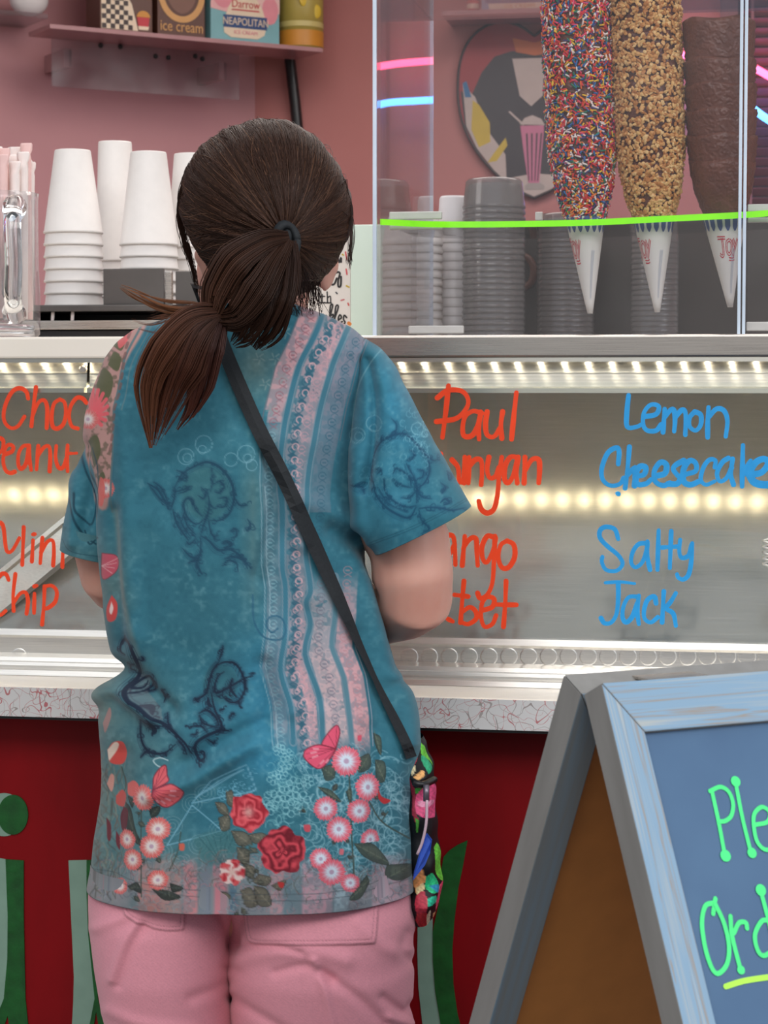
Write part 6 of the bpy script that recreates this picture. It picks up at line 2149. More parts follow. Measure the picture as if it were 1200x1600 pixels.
for j, py in enumerate(rows):
    a, b_ = P(l[j], py, YT), P(r[j], py, YT)
    cx, hw, z = (a.x + b_.x) / 2, (b_.x - a.x) / 2, a.z
    V[j, :, 0] = cx - hw * ex
    V[j, :, 1] = YT - bd[j] * ey
    V[j, :, 2] = z
SHX = V
torso_flat = V.reshape(-1, 3).copy()
# push along the outward normal by the folds
nrm = np.stack([-ex * 0.35, -ey, np.zeros_like(ex)], -1)
nrm /= np.linalg.norm(nrm, axis=1, keepdims=True)


def shape_cloth(V3, nrm3):
    flat = V3.reshape(-1, 3)
    px, py = proj(flat)
    h = sample(HGT, px, py)
    flat2 = flat + nrm3.reshape(-1, 3) * h[:, None]
    return flat2, px, py


VF, px, py = shape_cloth(V, np.broadcast_to(nrm, V.shape))
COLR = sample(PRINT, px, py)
V3 = VF.reshape(len(rows), len(th), 3)
# turned-in hem
hem = V3[-1].copy()
c0 = hem.mean(0)
lip1 = c0 + (hem - c0) * 0.985
lip1[:, 2] = hem[:, 2] + 0.0015
lip2 = c0 + (hem - c0) * 0.975
lip2[:, 2] = hem[:, 2] + 0.03
ALLV = np.concatenate([V3.reshape(-1, 3), lip1, lip2])
ALLC = np.concatenate([COLR, COLR[-len(th):], COLR[-len(th):]])
FT = grid_faces(len(rows) + 2, len(th))
# sleeves
def sleeve(secs, nrow, Yc, bmin):
    ss = np.array([(o[0], o[1], i[0], i[1], y, b) for o, i, y, b in secs], float)
    t = np.linspace(0, len(ss) - 1, nrow)
    cm = np.array(crom([tuple(q) for q in ss], 40))
    tt = np.linspace(0, len(ss) - 1, len(cm))
    g = np.stack([np.interp(t, tt, cm[:, k]) for k in range(6)], 1)
    nb, nf = 200, 60
    th = np.concatenate([np.linspace(0, math.pi, nb, endpoint=False), np.linspace(math.pi, 2 * math.pi, nf, endpoint=False)])
    c_, s_ = np.cos(th), np.sin(th)
    ex = np.sign(c_) * np.abs(c_) ** (2 / 2.25)
    ey = np.sign(s_) * np.abs(s_) ** (2 / 2.25)
    Vs = np.zeros((nrow, len(th), 3))
    Ns = np.zeros_like(Vs)
    for j in range(nrow):
        o = np.array(P(g[j, 0], g[j, 1], g[j, 4]))
        i = np.array(P(g[j, 2], g[j, 3], g[j, 4]))
        c = (o + i) / 2
        mvec = (o - i) / 2
        Vs[j] = c + mvec * ex[:, None] + np.array([0, -1.0, 0]) * (g[j, 5] * ey)[:, None]
        nn = mvec / (np.linalg.norm(mvec) + 1e-9) * ex[:, None] * 0.5 + np.array([0, -1.0, 0]) * ey[:, None]
        Ns[j] = nn / (np.linalg.norm(nn, axis=1, keepdims=True) + 1e-9)
    F_, px, py = shape_cloth(Vs, Ns)
    C_ = sample(PRINT, px, py)
    V_ = F_.reshape(nrow, len(th), 3)
    e = V_[-1]
    c0 = e.mean(0)
    d_ = (V_[-1].mean(0) - V_[-12].mean(0))
    d_ /= np.linalg.norm(d_)
    l1 = c0 + (e - c0) * 0.965 - d_ * 0.001
    l2 = c0 + (e - c0) * 0.955 - d_ * 0.03
    VV = np.concatenate([V_.reshape(-1, 3), l1, l2])
    CC = np.concatenate([C_, C_[-len(th):], C_[-len(th):]])
    return VV, CC, grid_faces(nrow + 2, len(th))


secR = [((572, 528), (556, 556), 2.42, 0.035), ((604, 552), (556, 592), 2.415, 0.062), ((632, 604), (550, 640), 2.405, 0.074), ((660, 655), (543, 712), 2.395, 0.080), ((694, 716), (545, 775), 2.39, 0.080), ((716, 756), (556, 828), 2.385, 0.078), ((735, 790), (576, 870), 2.385, 0.076)]
secL = [((178, 560), (200, 580), 2.47, 0.045), ((146, 620), (205, 640), 2.48, 0.065), ((128, 690), (208, 705), 2.485, 0.070), ((113, 770), (206, 785), 2.485, 0.072), ((100, 830), (206, 850), 2.48, 0.072), ((95, 856), (206, 880), 2.48, 0.070)]
parts = [(ALLV, ALLC, FT)]
parts.append(sleeve(secR, 240, 2.4, 0))
parts.append(sleeve(secL, 160, 2.48, 0))
vv, cc, ff, off = [], [], [], 0
for a, b_, c in parts:
    vv.append(a)
    cc.append(b_)
    ff.append(c + off)
    off += len(a)
M_shirt = vcol_mat('printed_tunic_cloth', 0.75, 0.25, 0.15, 1200, sheen=0.15)
SV, SC, SF = np.concatenate(vv), np.concatenate(cc), np.concatenate(ff)

# ---------------------------------------------------------------- the customer
def capsule(mb, pts, rs, n=16):
    """rounded tapered limb through pts"""
    pts = [Vector(p) for p in pts]
    P_, R_ = [], []
    d0 = (pts[0] - pts[1]).normalized()
    for q in (1.0, 0.92, 0.7, 0.38):
        P_.append(pts[0] + d0 * rs[0] * q)
        R_.append(rs[0] * math.sqrt(max(0.0009, 1 - q * q)))
    for p, r_ in zip(pts, rs):
        P_.append(p)
        R_.append(r_)
    d1 = (pts[-1] - pts[-2]).normalized()
    for q in (0.38, 0.7, 0.92, 1.0):
        P_.append(pts[-1] + d1 * rs[-1] * q)
        R_.append(rs[-1] * math.sqrt(max(0.0009, 1 - q * q)))
    mb.tube(P_, R_, n)


mb = MB()
pel = P(395, 1330, 2.44)
chest = P(370, 720, 2.44)
neck = P(402, 520, 2.44)
Hc = P(413, 332, 2.415)
mb.ell(P(372, 700, 2.435), (0.145, 0.085, 0.17), 24, 16)
mb.ell(P(385, 930, 2.44), (0.135, 0.085, 0.16), 24, 16)
mb.ell(P(397, 1250, 2.44), (0.155, 0.105, 0.17), 24, 16)
capsule(mb, [P(396, 560, 2.445), P(408, 470, 2.435), Hc + Vector((0, 0.0, -0.05))], [0.062, 0.054, 0.056])
capsule(mb, [P(240, 610, 2.44), P(520, 610, 2.44)], [0.046, 0.046])
fd = Vector((-math.sin(math.radians(30)), math.cos(math.radians(30)), -0.10)).normalized()      # where she looks
sd = Vector((fd.y, -fd.x, 0)).normalized()                                                     # her right
yaw = Matrix.Rotation(math.radians(30), 3, 'Z')
mb.ell(Hc, (0.078, 0.098, 0.092), 28, 20, yaw)
mb.ell(Hc + fd * 0.040 - sd * 0.004 + Vector((0, 0, -0.066)), (0.055, 0.064, 0.070), 24, 16, yaw)
mb.ell(Hc + fd * 0.062 + Vector((0, 0, -0.118)), (0.032, 0.032, 0.026), 16, 12, yaw)
capsule(mb, [Hc + fd * 0.096 + Vector((0, 0, -0.018)), Hc + fd * 0.116 + Vector((0, 0, -0.055))], [0.009, 0.015])
for s_ in (-1, 1):
    mb.ell(Hc + fd * 0.062 + sd * (s_ * 0.028) + Vector((0, 0, -0.058)), (0.022, 0.024, 0.022), 16, 10)
earL, earR = P(322, 400, 2.40), P(512, 415, 2.435)
for e, s_ in ((earL, -1), (earR, 1)):
    rot = Matrix.Rotation(math.radians(20 * -s_), 3, 'Z') @ Matrix.Rotation(math.radians(8 * s_), 3, 'Y')
    mb.ell(e, (0.009, 0.019, 0.031), 16, 12, rot)
    capsule(mb, [e, e + Vector((-s_ * 0.03, 0.008, 0))], [0.014, 0.02], 10)
# arms
shR, elR, wrR = P(545, 640, 2.43), P(650, 938, 2.395), Vector((-0.055, 2.595, 1.028))
shL, elL, wrL = P(215, 650, 2.46), P(176, 905, 2.475), Vector((-0.20, 2.625, 1.02))
capsule(mb, [shR, shR.lerp(elR, 0.45), P(640, 850, 2.395), P(645, 905, 2.393), elR, elR + Vector((-0.012, 0.03, -0.008)), elR.lerp(wrR, 0.45), wrR], [0.046, 0.047, 0.0475, 0.0465, 0.042, 0.041, 0.036, 0.027])
capsule(mb, [shL, shL.lerp(elL, 0.45), P(166, 850, 2.47), elL, elL + Vector((0, 0.02, -0.004)), elL.lerp(wrL, 0.45), wrL], [0.044, 0.044, 0.043, 0.037, 0.036, 0.033, 0.025])
ztab = zc
for wr, s_ in ((wrR, 1), (wrL, -1)):
    d = Vector((-0.35 * s_, 0.93, 0)).normalized()
    sdv = Vector((d.y, -d.x, 0)) * s_                      # thumb is on the inner side: -sdv
    pc = wr + d * 0.055 + Vector((0, 0, -0.022))
    mb.ell(pc, (0.040, 0.046, 0.016), 18, 12, Matrix.Rotation(math.atan2(-d.x, d.y), 3, 'Z'))
    capsule(mb, [wr, pc], [0.024, 0.018])
    for k, (o_, L_) in enumerate(((-0.028, 0.062), (-0.009, 0.072), (0.010, 0.066), (0.028, 0.052))):
        b0 = pc + sdv * o_ + d * 0.030
        capsule(mb, [b0, b0 + d * L_ * 0.45 + Vector((0, 0, 0.006)), b0 + d * L_ * 0.8 + Vector((0, 0, -0.006)), b0 + d * L_ + Vector((0, 0, -0.018 + 0.010))], [0.0092, 0.0088, 0.008, 0.007], 10)
    tb = pc - sdv * 0.030 - d * 0.012
    capsule(mb, [tb, tb - sdv * 0.022 + d * 0.026, tb - sdv * 0.024 + d * 0.052], [0.012, 0.010, 0.008], 10)
# hip, legs, feet
for s_, hipx in ((-1, 262), (1, 496)):
    hip = P(hipx, 1400, 2.44)
    kn = Vector((hip.x * 0.96 + (0.0 if s_ < 0 else -0.005), 2.45, 0.43))
    an = Vector((kn.x + s_ * 0.005, 2.435, 0.085))
    capsule(mb, [hip, hip.lerp(kn, 0.45), kn, kn.lerp(an, 0.35) + Vector((0, -0.012, 0)), an], [0.078, 0.070, 0.050, 0.052, 0.035])
    hl = Vector((an.x, 2.41, 0.045))
    capsule(mb, [an, hl], [0.034, 0.030])
    capsule(mb, [hl, Vector((an.x + s_ * 0.012, 2.51, 0.048)), Vector((an.x + s_ * 0.02, 2.57, 0.036))], [0.030, 0.034, 0.026])
me0 = mb.mesh('person', M_skin)
tmp = bpy.data.objects.new('person_source', me0)
COL.objects.link(tmp)
rm = tmp.modifiers.new('remesh', 'REMESH')
rm.mode = 'VOXEL'
rm.voxel_size = 0.0045
sm = tmp.modifiers.new('smooth', 'SMOOTH')
sm.iterations = 5
sm.factor = 0.5
dg = bpy.context.evaluated_depsgraph_get()
bme = bpy.data.meshes.new_from_object(tmp.evaluated_get(dg))
bpy.data.objects.remove(tmp)
bme.polygons.foreach_set('use_smooth', [True] * len(bme.polygons))
bme.name = 'person'
person = link('person', bme)
tag(person, 'woman seen from behind in a teal floral tunic and pink shorts with a brown ponytail', 'person')
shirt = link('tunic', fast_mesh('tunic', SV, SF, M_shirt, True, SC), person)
shirt['label'] = 'teal short-sleeved tunic printed with flowers, butterflies and scrolls'
# face details, on the far side of the head
M_eye, M_iris, M_lip = mat('eye_white', rgb(236, 232, 226), 0.2), mat('iris', rgb(62, 42, 30), 0.2), mat('lip', rgb(176, 96, 92), 0.45)
for s_ in (-1, 1):
    e = Hc + fd * 0.081 + sd * (s_ * 0.032) + Vector((0, 0, -0.030))
    ey_ = MB().ell(e, (0.0100, 0.0100, 0.0060), 14, 10).obj('eye', M_eye, person)
    MB().ell(e + fd * 0.0066, (0.0048, 0.0045, 0.0048), 10, 8).obj('iris', M_iris, ey_)
    MB().tube(crom([e + sd * -0.016 + fd * 0.004 + Vector((0, 0, 0.017)), e + fd * 0.010 + Vector((0, 0, 0.021)), e + sd * 0.016 + fd * 0.004 + Vector((0, 0, 0.017))], 4), 0.0022, 6).obj('eyebrow', M_black, person)
mo = Hc + fd * 0.098 + Vector((0, 0, -0.092))
MB().tube(crom([mo + sd * -0.022 - fd * 0.008, mo, mo + sd * 0.022 - fd * 0.008], 5), [0.002] * 3 + [0.0055] * 5 + [0.002] * 3, 8).obj('mouth', M_lip, person)

# sandals
for s_, hipx in ((-1, 262), (1, 496)):
    x = P(hipx, 1400, 2.44).x * 0.96 + (0.005 if s_ > 0 else 0) * 0 + s_ * 0.005
    pts = [(x + ax + s_ * 0.012 * ((ay - 2.40) / 0.17), ay, 0.0) for ax, ay in ((-0.030, 2.385), (0.030, 2.385), (0.037, 2.44), (0.040, 2.53), (0.026, 2.60), (-0.022, 2.60), (-0.040, 2.53), (-0.036, 2.44))]
    sand = MB().prism(pts, (0, 0, 0.020)).obj('sandal', mat('sandal_sole', rgb(120, 84, 60), 0.7), person, fix=True)
    MB().tube([(x - 0.036 + s_ * 0.008, 2.52, 0.018), (x - 0.02 + s_ * 0.008, 2.525, 0.074), (x + 0.02 + s_ * 0.008, 2.525, 0.074), (x + 0.038 + s_ * 0.008, 2.52, 0.018)], 0.005, 8).obj('sandal_strap', M_black, sand)

# shorts: two legs with folds and stitched patch pockets
X0s, Y0s = 0, 0
def shorts():
    legs = []
    specs = [([(1330, 150, 372), (1375, 141, 385), (1410, 141, 386), (1450, 144, 378), (1500, 150, 370), (1550, 158, 366), (1600, 168, 368), (1680, 176, 372), (1800, 182, 372)], 2.435, [(1330, 0.120), (1420, 0.135), (1500, 0.130), (1600, 0.112), (1800, 0.105)]),
             ([(1330, 350, 640), (1375, 350, 646), (1410, 350, 651), (1450, 354, 650), (1480, 352, 645), (1500, 350, 648), (1550, 358, 646), (1600, 362, 645), (1680, 372, 640), (1800, 378, 632)], 2.43, [(1330, 0.120), (1420, 0.138), (1500, 0.136), (1600, 0.116), (1800, 0.108)])]
    folds = [([(372, 1440), (362, 1480), (356, 1510)], 10, -0.006), ([(360, 1500), (420, 1490), (480, 1485), (540, 1500)], 14, 0.004), ([(490, 1500), (505, 1540), (520, 1600)], 7, 0.005), ([(500, 1520), (560, 1560), (600, 1600)], 9, -0.004), ([(560, 1440), (600, 1480), (640, 1490)], 12, 0.003), ([(150, 1450), (200, 1430), (230, 1420)], 10, 0.003),
             ([(175, 1530), (196, 1470), (215, 1440)], 8, 0.004), ([(185, 1540), (206, 1480), (226, 1448)], 8, -0.003), ([(360, 1560), (410, 1590), (460, 1620)], 9, -0.004), ([(340, 1420), (356, 1450), (366, 1480)], 9, -0.005), ([(300, 1560), (350, 1540), (370, 1520)], 10, -0.003), ([(600, 1560), (630, 1580), (646, 1570)], 8, -0.004), ([(610, 1590), (640, 1600)], 8, 0.004),
             ([(430, 1520), (480, 1510), (520, 1530)], 8, -0.003), ([(170, 1580), (220, 1600), (300, 1610)], 10, 0.003), ([(640, 1460), (630, 1485), (645, 1500)], 10, -0.004), ([(380, 1480), (430, 1478), (470, 1488)], 6, -0.003)]
    pockets = [[(186, 1395), (196, 1430), (240, 1452), (280, 1455), (290, 1445), (292, 1395)], [(376, 1395), (382, 1455), (398, 1476), (470, 1477), (570, 1476), (588, 1462), (594, 1385)]]
    seams = [[(412, 1395), (412, 1400)]]
    base = lin(np.array([230, 154, 167]) / 255.0)
    VV, CC, FF, off = [], [], [], 0
    r = np.random.default_rng(8)
    for sp, Yc, bt in specs:
        rows = np.concatenate([np.linspace(1330, 1640, 210), np.linspace(1646, 1800, 30)])
        a = np.array(sp, float)
        l = smooth_interp([(q[0], q[1]) for q in sp], rows, 13)
        rr = smooth_interp([(q[0], q[2]) for q in sp], rows, 13)
        bb = smooth_interp(bt, rows, 13)
        nb, nf = 220, 50
        th = np.concatenate([np.linspace(0, math.pi, nb, endpoint=False), np.linspace(math.pi, 2 * math.pi, nf, endpoint=False)])
        c_, s_ = np.cos(th), np.sin(th)
        ex = np.sign(c_) * np.abs(c_) ** (2 / 2.2)
        ey = np.sign(s_) * np.abs(s_) ** (2 / 2.2)
        V = np.zeros((len(rows), len(th), 3))
        for j, py in enumerate(rows):
            p, q = P(l[j], py, Yc), P(rr[j], py, Yc)
            V[j, :, 0] = (p.x + q.x) / 2 - (q.x - p.x) / 2 * ex
            V[j, :, 1] = Yc - bb[j] * ey
            V[j, :, 2] = p.z
        flat = V.reshape(-1, 3)
        px, py = proj(flat)
        h = np.zeros(len(px))
        for pts, w, am in folds:
            pts = [tuple(q) for q in crom(pts, 4)]
            d = segdist(pts, px, py)
            h += am * np.exp(-(d / w) ** 2)
        col = np.tile(base, (len(px), 1))
        back = (flat[:, 1] < Yc)
        for pk_ in pockets:
            pts = [tuple(q) for q in crom(pk_, 4)]
            ins = inside(pts, px, py) & back
            d = segdist(pts, px, py)
            h += np.where(ins, 0.0028 * np.clip(d / 2.5, 0, 1), 0)
            for dd in (3.0, 8.5):
                ln = np.exp(-((d - dd) / 1.0) ** 2) * ins
                h -= 0.0006 * ln
                col *= (1 - 0.38 * ln * (0.6 + 0.4 * np.sin(px * 1.3 + py * 1.3)))[:, None]
        # worn linen: faint weave streaks
        wv = np.sin(px * 0.9 + 3 * np.sin(py * 0.021)) * np.sin(py * 1.1 + 2 * np.sin(px * 0.03))
        col *= (1 + 0.03 * wv + 0.03 * r.standard_normal(len(px)))[:, None]
        nn = np.stack([-ex * 0.5, -ey, 0 * ex], -1)
        nn /= np.linalg.norm(nn, axis=1, keepdims=True)
        flat = flat + np.broadcast_to(nn, V.shape).reshape(-1, 3) * h[:, None]
        V_ = flat.reshape(V.shape)
        e = V_[-1]
        c0 = e.mean(0)
        l1 = c0 + (e - c0) * 0.97
        l2 = c0 + (e - c0) * 0.96 + np.array([0, 0, 0.03])
        VV.append(np.concatenate([V_.reshape(-1, 3), l1, l2]))
        CC.append(np.concatenate([col, col[-2 * len(th):]]))
        FF.append(grid_faces(len(rows) + 2, len(th)) + off)
        off += len(VV[-1])
    return np.concatenate(VV), np.concatenate(CC), np.concatenate(FF)


a, b_, c = shorts()
o = link('shorts', fast_mesh('shorts', a, c, vcol_mat('pink_linen', 0.8, 0.2, 0.3, 700, sheen=0.2), True, np.clip(b_, 0, 1)), person)
o['label'] = 'pink linen shorts with stitched patch pockets'

# ---------------------------------------------------------------- hair
tieP = P(447, 374, 2.300)
HR = (0.0955, 0.108, 0.1005)
HCc = P(413, 331, 2.405)
ta = Vector(((tieP.x - HCc.x) / HR[0], (tieP.y - HCc.y) / HR[1], (tieP.z - HCc.z) / HR[2])).normalized()
e1 = ta.cross(Vector((0, 0, 1))).normalized()           # sideways
e2 = e1.cross(ta).normalized()
if e2.z < 0:
    e1, e2 = -e1, -e2
if e1.x < 0:
    e1 = -e1


def hairline(phi):
    """angle from the tie out to the hairline in direction phi (0 right, 90 up, 180 left, 270 down)"""
    return math.radians(float(np.interp(phi % 360, [0, 40, 90, 140, 165, 180, 200, 225, 270, 300, 330, 360], [108, 146, 160, 146, 112, 86, 66, 58, 52, 64, 92, 108])))


def hpt(phi, th_, lift):
    a = math.radians(phi)
    d = ta * math.cos(th_) + (e1 * math.cos(a) + e2 * math.sin(a)) * math.sin(th_)
    return Vector((HCc.x + d.x * HR[0] * (1 + lift), HCc.y + d.y * HR[1] * (1 + lift), HCc.z + d.z * HR[2] * (1 + lift)))


def lock(phi, f):
    return 0.016 * math.sin(math.radians(phi) * 5 + 1.2) * math.sin(math.pi * min(1, f * 1.1)) + 0.007 * math.sin(math.radians(phi) * 17 + 2 + 3 * f) + 0.004 * math.sin(math.radians(phi) * 41 + 4 * f)


hrng = random.Random(5)
capV, capF = [], []
NP, NT = 240, 40
for i in range(NP):
    ph_ = 360 * i / NP
    L_ = hairline(ph_)
    for j in range(NT):
        f = j / (NT - 1)
        capV.append(tuple(hpt(ph_, L_ * f + 1e-3, -0.012 + 0.8 * lock(ph_, f))))
capV = np.array(capV)
capF = []
for i in range(NP):
    k = (i + 1) % NP
    for j in range(NT - 1):
        capF.append((i * NT + j, k * NT + j, k * NT + j + 1, i * NT + j + 1))

SVt, SFt, SCt = [], [], []
soff = [0]


def strand(pts, r0, r1, col, tip=None):
    """thin three-sided strand"""
    p = np.array([tuple(q) for q in pts])
    n = len(p)
    t = np.gradient(p, axis=0)
    t /= np.linalg.norm(t, axis=1, keepdims=True) + 1e-12
    ref = np.array([0.3, -1.0, 0.2])
    a = np.cross(t, ref)
    a /= np.linalg.norm(a, axis=1, keepdims=True) + 1e-12
    b = np.cross(t, a)
    rr = np.linspace(r0, r1, n)[:, None]
    v = np.stack([p + a * rr, p + (-0.5 * a + 0.866 * b) * rr, p + (-0.5 * a - 0.866 * b) * rr], 1).reshape(-1, 3)
    SVt.append(v)
    SFt.append(grid_faces(n, 3) + soff[0])
    c0 = np.array(col)
    c1 = np.array(tip if tip is not None else col)
    f = np.linspace(0, 1, n)[:, None] ** 1.3
    SCt.append(np.repeat(c0 * (1 - f) + c1 * f, 3, axis=0))
    soff[0] += len(v)


def hcol(base, v):
    k = 1 + hrng.uniform(-v, v)
    w_ = hrng.uniform(-0.06, 0.06)
    return (base[0] * k * (1 + w_), base[1] * k, base[2] * k * (1 - w_))


DB = lin(np.array([56, 36, 27]) / 255.0)
DBH = lin(np.array([92, 64, 48]) / 255.0)
DB2 = lin(np.array([46, 30, 24]) / 255.0)
TIPC = lin(np.array([116, 72, 52]) / 255.0)
for i in range(5200):
    ph_ = hrng.uniform(0, 360)
    L_ = hairline(ph_)
    f0 = 1.0 if hrng.random() < 0.62 else hrng.uniform(0.45, 1)
    lift0 = hrng.uniform(-0.004, 0.016)
    dphi = hrng.gauss(0, 9)
    pts = []
    for q in np.linspace(0, 1, 18):
        f = f0 * (1 - q)
        phq = ph_ + dphi * math.sin(math.pi * q)
        li = lift0 + lock(phq, f) + 0.010 * math.exp(-(f / 0.10) ** 2)
        pts.append(hpt(phq, L_ * f + 0.02, li))
    c = hcol(DB, 0.35) if hrng.random() > 0.14 else hcol(DBH, 0.3)
    strand(pts, 0.00055, 0.00045, c)
# flyaways over the crown and loose face-framing strands on the left and right
for i in range(70):
    ph_ = hrng.uniform(20, 165)
    L_ = hairline(ph_)
    a0, a1 = hrng.uniform(0.3, 0.9), hrng.uniform(0.0, 0.25)
    amp = hrng.uniform(0.012, 0.04)
    strand([hpt(ph_ + 10 * math.sin(q * 2), L_ * (a0 + (a1 - a0) * q) + 0.02, 0.02 + amp * math.sin(math.pi * q)) for q in np.linspace(0, 1, 14)], 0.0003, 0.00015, hcol(DB, 0.3))
for i in range(60):
    o1, o2, o3 = (hrng.gauss(0, 1) for _ in range(3))
    end = hrng.uniform(0.75, 1.0)
    g = crom([(300 + 3 * o1, 262 + 4 * o2, 2.375), (284 + 3 * o2, 300, 2.37), (282 + 3 * o3, 345, 2.372), (291 + 3 * o1, 385, 2.38), (303 + 3 * o2, 425, 2.39), (309 + 3 * o3, 465, 2.40)], 5)
    g = g[:max(8, int(len(g) * end))]
    strand([P(*q) for q in g], 0.0006, 0.0003, hcol(DB2, 0.3))
for i in range(26):
    o1, o2, o3 = (hrng.gauss(0, 1) for _ in range(3))
    g = crom([(536 + 3 * o1, 280, 2.39), (547 + 2 * o2, 325 + 3 * o1, 2.385), (549 + 2.5 * o3, 370, 2.38), (546 + 2.5 * o1, 410 + 6 * o2, 2.375)], 5)
    strand([P(*q) for q in g], 0.0005, 0.00025, hcol(DB2, 0.3))
for i in range(90):
    x = hrng.uniform(440, 500)
    g = [(x, 440, 2.33), (x + hrng.gauss(0, 3), 462, 2.345), (x + hrng.gauss(2, 6), 482 + hrng.uniform(-8, 14), 2.36)]
    strand([P(*q) for q in crom(g, 5)], 0.0005, 0.00025, hcol(DB2, 0.3))


def bundle(guide, widths, n, r0, r1, c0, c1, depth=0.7, scatter=0.0, cut=(0.8, 1.0), wav=0.0):
    """strands following a guide (px, py, Y) with a half-width per guide point in pixels"""
    g = np.array(crom(guide, 8))
    w = np.interp(np.linspace(0, 1, len(g)), np.linspace(0, 1, len(widths)), widths)
    t = np.gradient(g[:, :2], axis=0)
    t /= np.linalg.norm(t, axis=1, keepdims=True) + 1e-9
    nn = np.stack([-t[:, 1], t[:, 0]], 1)
    n = int(n * 1.5)
    clumps = []
    for i in range(max(6, n // 22)):
        a = hrng.uniform(0, 2 * math.pi)
        rad = math.sqrt(hrng.random())
        clumps.append((rad * math.cos(a), rad * math.sin(a), hrng.uniform(0, 6.28), hrng.gauss(0, scatter), hrng.uniform(*cut), hrng.uniform(0.75, 1.25)))
    for i in range(n):
        cu, cv, ph_, du, ce, ck = clumps[i % len(clumps)]
        u, v = cu + hrng.gauss(0, 0.085), cv + hrng.gauss(0, 0.085)
        e = max(6, int(len(g) * min(1.0, ce * hrng.uniform(0.72, 1.08))))
        kk = e / len(g)
        pts = []
        for k in range(e):
            f = k / (len(g) - 1)
            uu = u + du * f + wav * math.sin(ph_ + f * 7)
            pts.append(P(g[k, 0] + nn[k, 0] * w[k] * uu, g[k, 1] + nn[k, 1] * w[k] * uu, g[k, 2] + v * depth * w[k] * 0.00072))
        strand(pts, r0 * 0.62, r1 * 0.6, hcol(np.array(c0) * ck, 0.2), hcol(np.array(c1) * ck, 0.2))


# the tail: a puff left of the tie, nipped under the strap, then fanning over the shoulder
bundle([(452, 372, 2.285), (415, 382, 2.262), (372, 412, 2.250), (345, 455, 2.258), (333, 492, 2.262)], [10, 24, 34, 30, 16], 620, 0.0009, 0.0009, DB, lin(np.array([84, 56, 44]) / 255.0), 0.75, 0.1, (0.97, 1.0))
bundle([(452, 374, 2.285), (430, 410, 2.262), (405, 455, 2.252), (372, 495, 2.252), (340, 500, 2.262)], [12, 26, 34, 24, 12], 520, 0.0009, 0.0009, DB, DB, 0.75, 0.1, (0.96, 1.0))
bundle([(454, 376, 2.285), (452, 420, 2.265), (444, 470, 2.255), (425, 515, 2.262), (398, 545, 2.272)], [10, 16, 22, 20, 8], 420, 0.0009, 0.0005, DB2, DB, 0.7, 0.2, (0.85, 1.0), 0.15)
bundle([(430, 420, 2.258), (410, 480, 2.25), (385, 520, 2.258), (365, 540, 2.268)], [14, 22, 18, 6], 220, 0.0008, 0.0004, DB2, DB, 0.6, 0.3, (0.8, 1.0), 0.2)
bundle([(345, 488, 2.262), (300, 500, 2.245), (258, 545, 2.240), (232, 605, 2.252), (236, 700, 2.268)], [14, 26, 34, 26, 3], 620, 0.0009, 0.0004, lin(np.array([74, 48, 38]) / 255.0), TIPC, 0.6, 0.12, (0.8, 1.0), 0.05)
bundle([(342, 492, 2.260), (310, 520, 2.245), (286, 570, 2.244), (266, 620, 2.256), (242, 696, 2.268)], [14, 28, 34, 22, 4], 560, 0.0009, 0.0004, lin(np.array([60, 40, 33]) / 255.0), lin(np.array([96, 56, 42]) / 255.0), 0.6, 0.15, (0.7, 1.0), 0.05)
bundle([(344, 496, 2.262), (328, 545, 2.252), (314, 600, 2.258), (300, 640, 2.265), (278, 672, 2.272)], [12, 22, 20, 10, 3], 320, 0.0009, 0.0004, lin(np.array([62, 40, 36]) / 255.0), lin(np.array([86, 48, 38]) / 255.0), 0.6, 0.25, (0.75, 1.0), 0.1)
bundle([(345, 488, 2.262), (300, 484, 2.25), (255, 478, 2.245), (215, 462, 2.25), (188, 448, 2.255)], [10, 12, 9, 6, 2], 130, 0.0007, 0.0003, lin(np.array([96, 62, 44]) / 255.0), lin(np.array([134, 84, 52]) / 255.0), 0.6, 0.5, (0.6, 1.0), 0.2)
bundle([(345, 490, 2.262), (290, 492, 2.25), (240, 500, 2.245), (205, 498, 2.25)], [10, 14, 14, 12], 46, 0.0004, 0.0002, lin(np.array([90, 60, 46]) / 255.0), TIPC, 0.6, 0.6, (0.6, 1.0), 0.3)
M_hair = vcol_mat('brown_hair', 0.45, 0.18)
bh = M_hair.node_tree.nodes['Principled BSDF']
nh_ = len(capV)
HVv = np.concatenate([capV] + SVt)
cap4 = np.array(capF)
hair_cap = link('hair', fast_mesh('hair', capV, cap4, M_hair, True, np.tile(DB2 * 0.7, (len(capV), 1))), person)
hs = link('hair_strands', fast_mesh('hair_strands', np.concatenate(SVt), np.concatenate(SFt), M_hair, True, np.clip(np.concatenate(SCt), 0, 1)), hair_cap)
hs['kind'] = 'stuff'
hs['label'] = 'dark brown hair pulled into a low ponytail with reddish ends'
# hair tie
mb = MB()
for k in range(3):
    c = tieP + Vector((0.001 * k, -0.004 - 0.006 * k + 0.004, -0.001 * k))
    pts = [c + Vector((0.0105 * math.cos(a) - 0.005 * math.sin(a) * 0.3, 0.004 * math.sin(2 * a), 0.0165 * math.sin(a))) for a in np.linspace(0, 2 * math.pi, 20)]
    mb.tube(pts, 0.0042, 8)
mb.ell(tieP + Vector((0, -0.004, 0)), (0.0095, 0.010, 0.0155), 14, 10)
mb.obj('hair_tie', M_strap, person)

# ---------------------------------------------------------------- crossbody bag with its black strap
tri = SF
bvh = BVHTree.FromPolygons([tuple(v) for v in ALLV.tolist()], [tuple(f) for f in FT.tolist()])


def on_shirt(px_, py_, lift=0.003):
    h = bvh.ray_cast(CAM, ray(px_, py_).normalized())
    if h[0] is None:
        return P(px_, py_, 2.42)
    return h[0] + Vector((0, -1, 0.1)).normalized() * lift


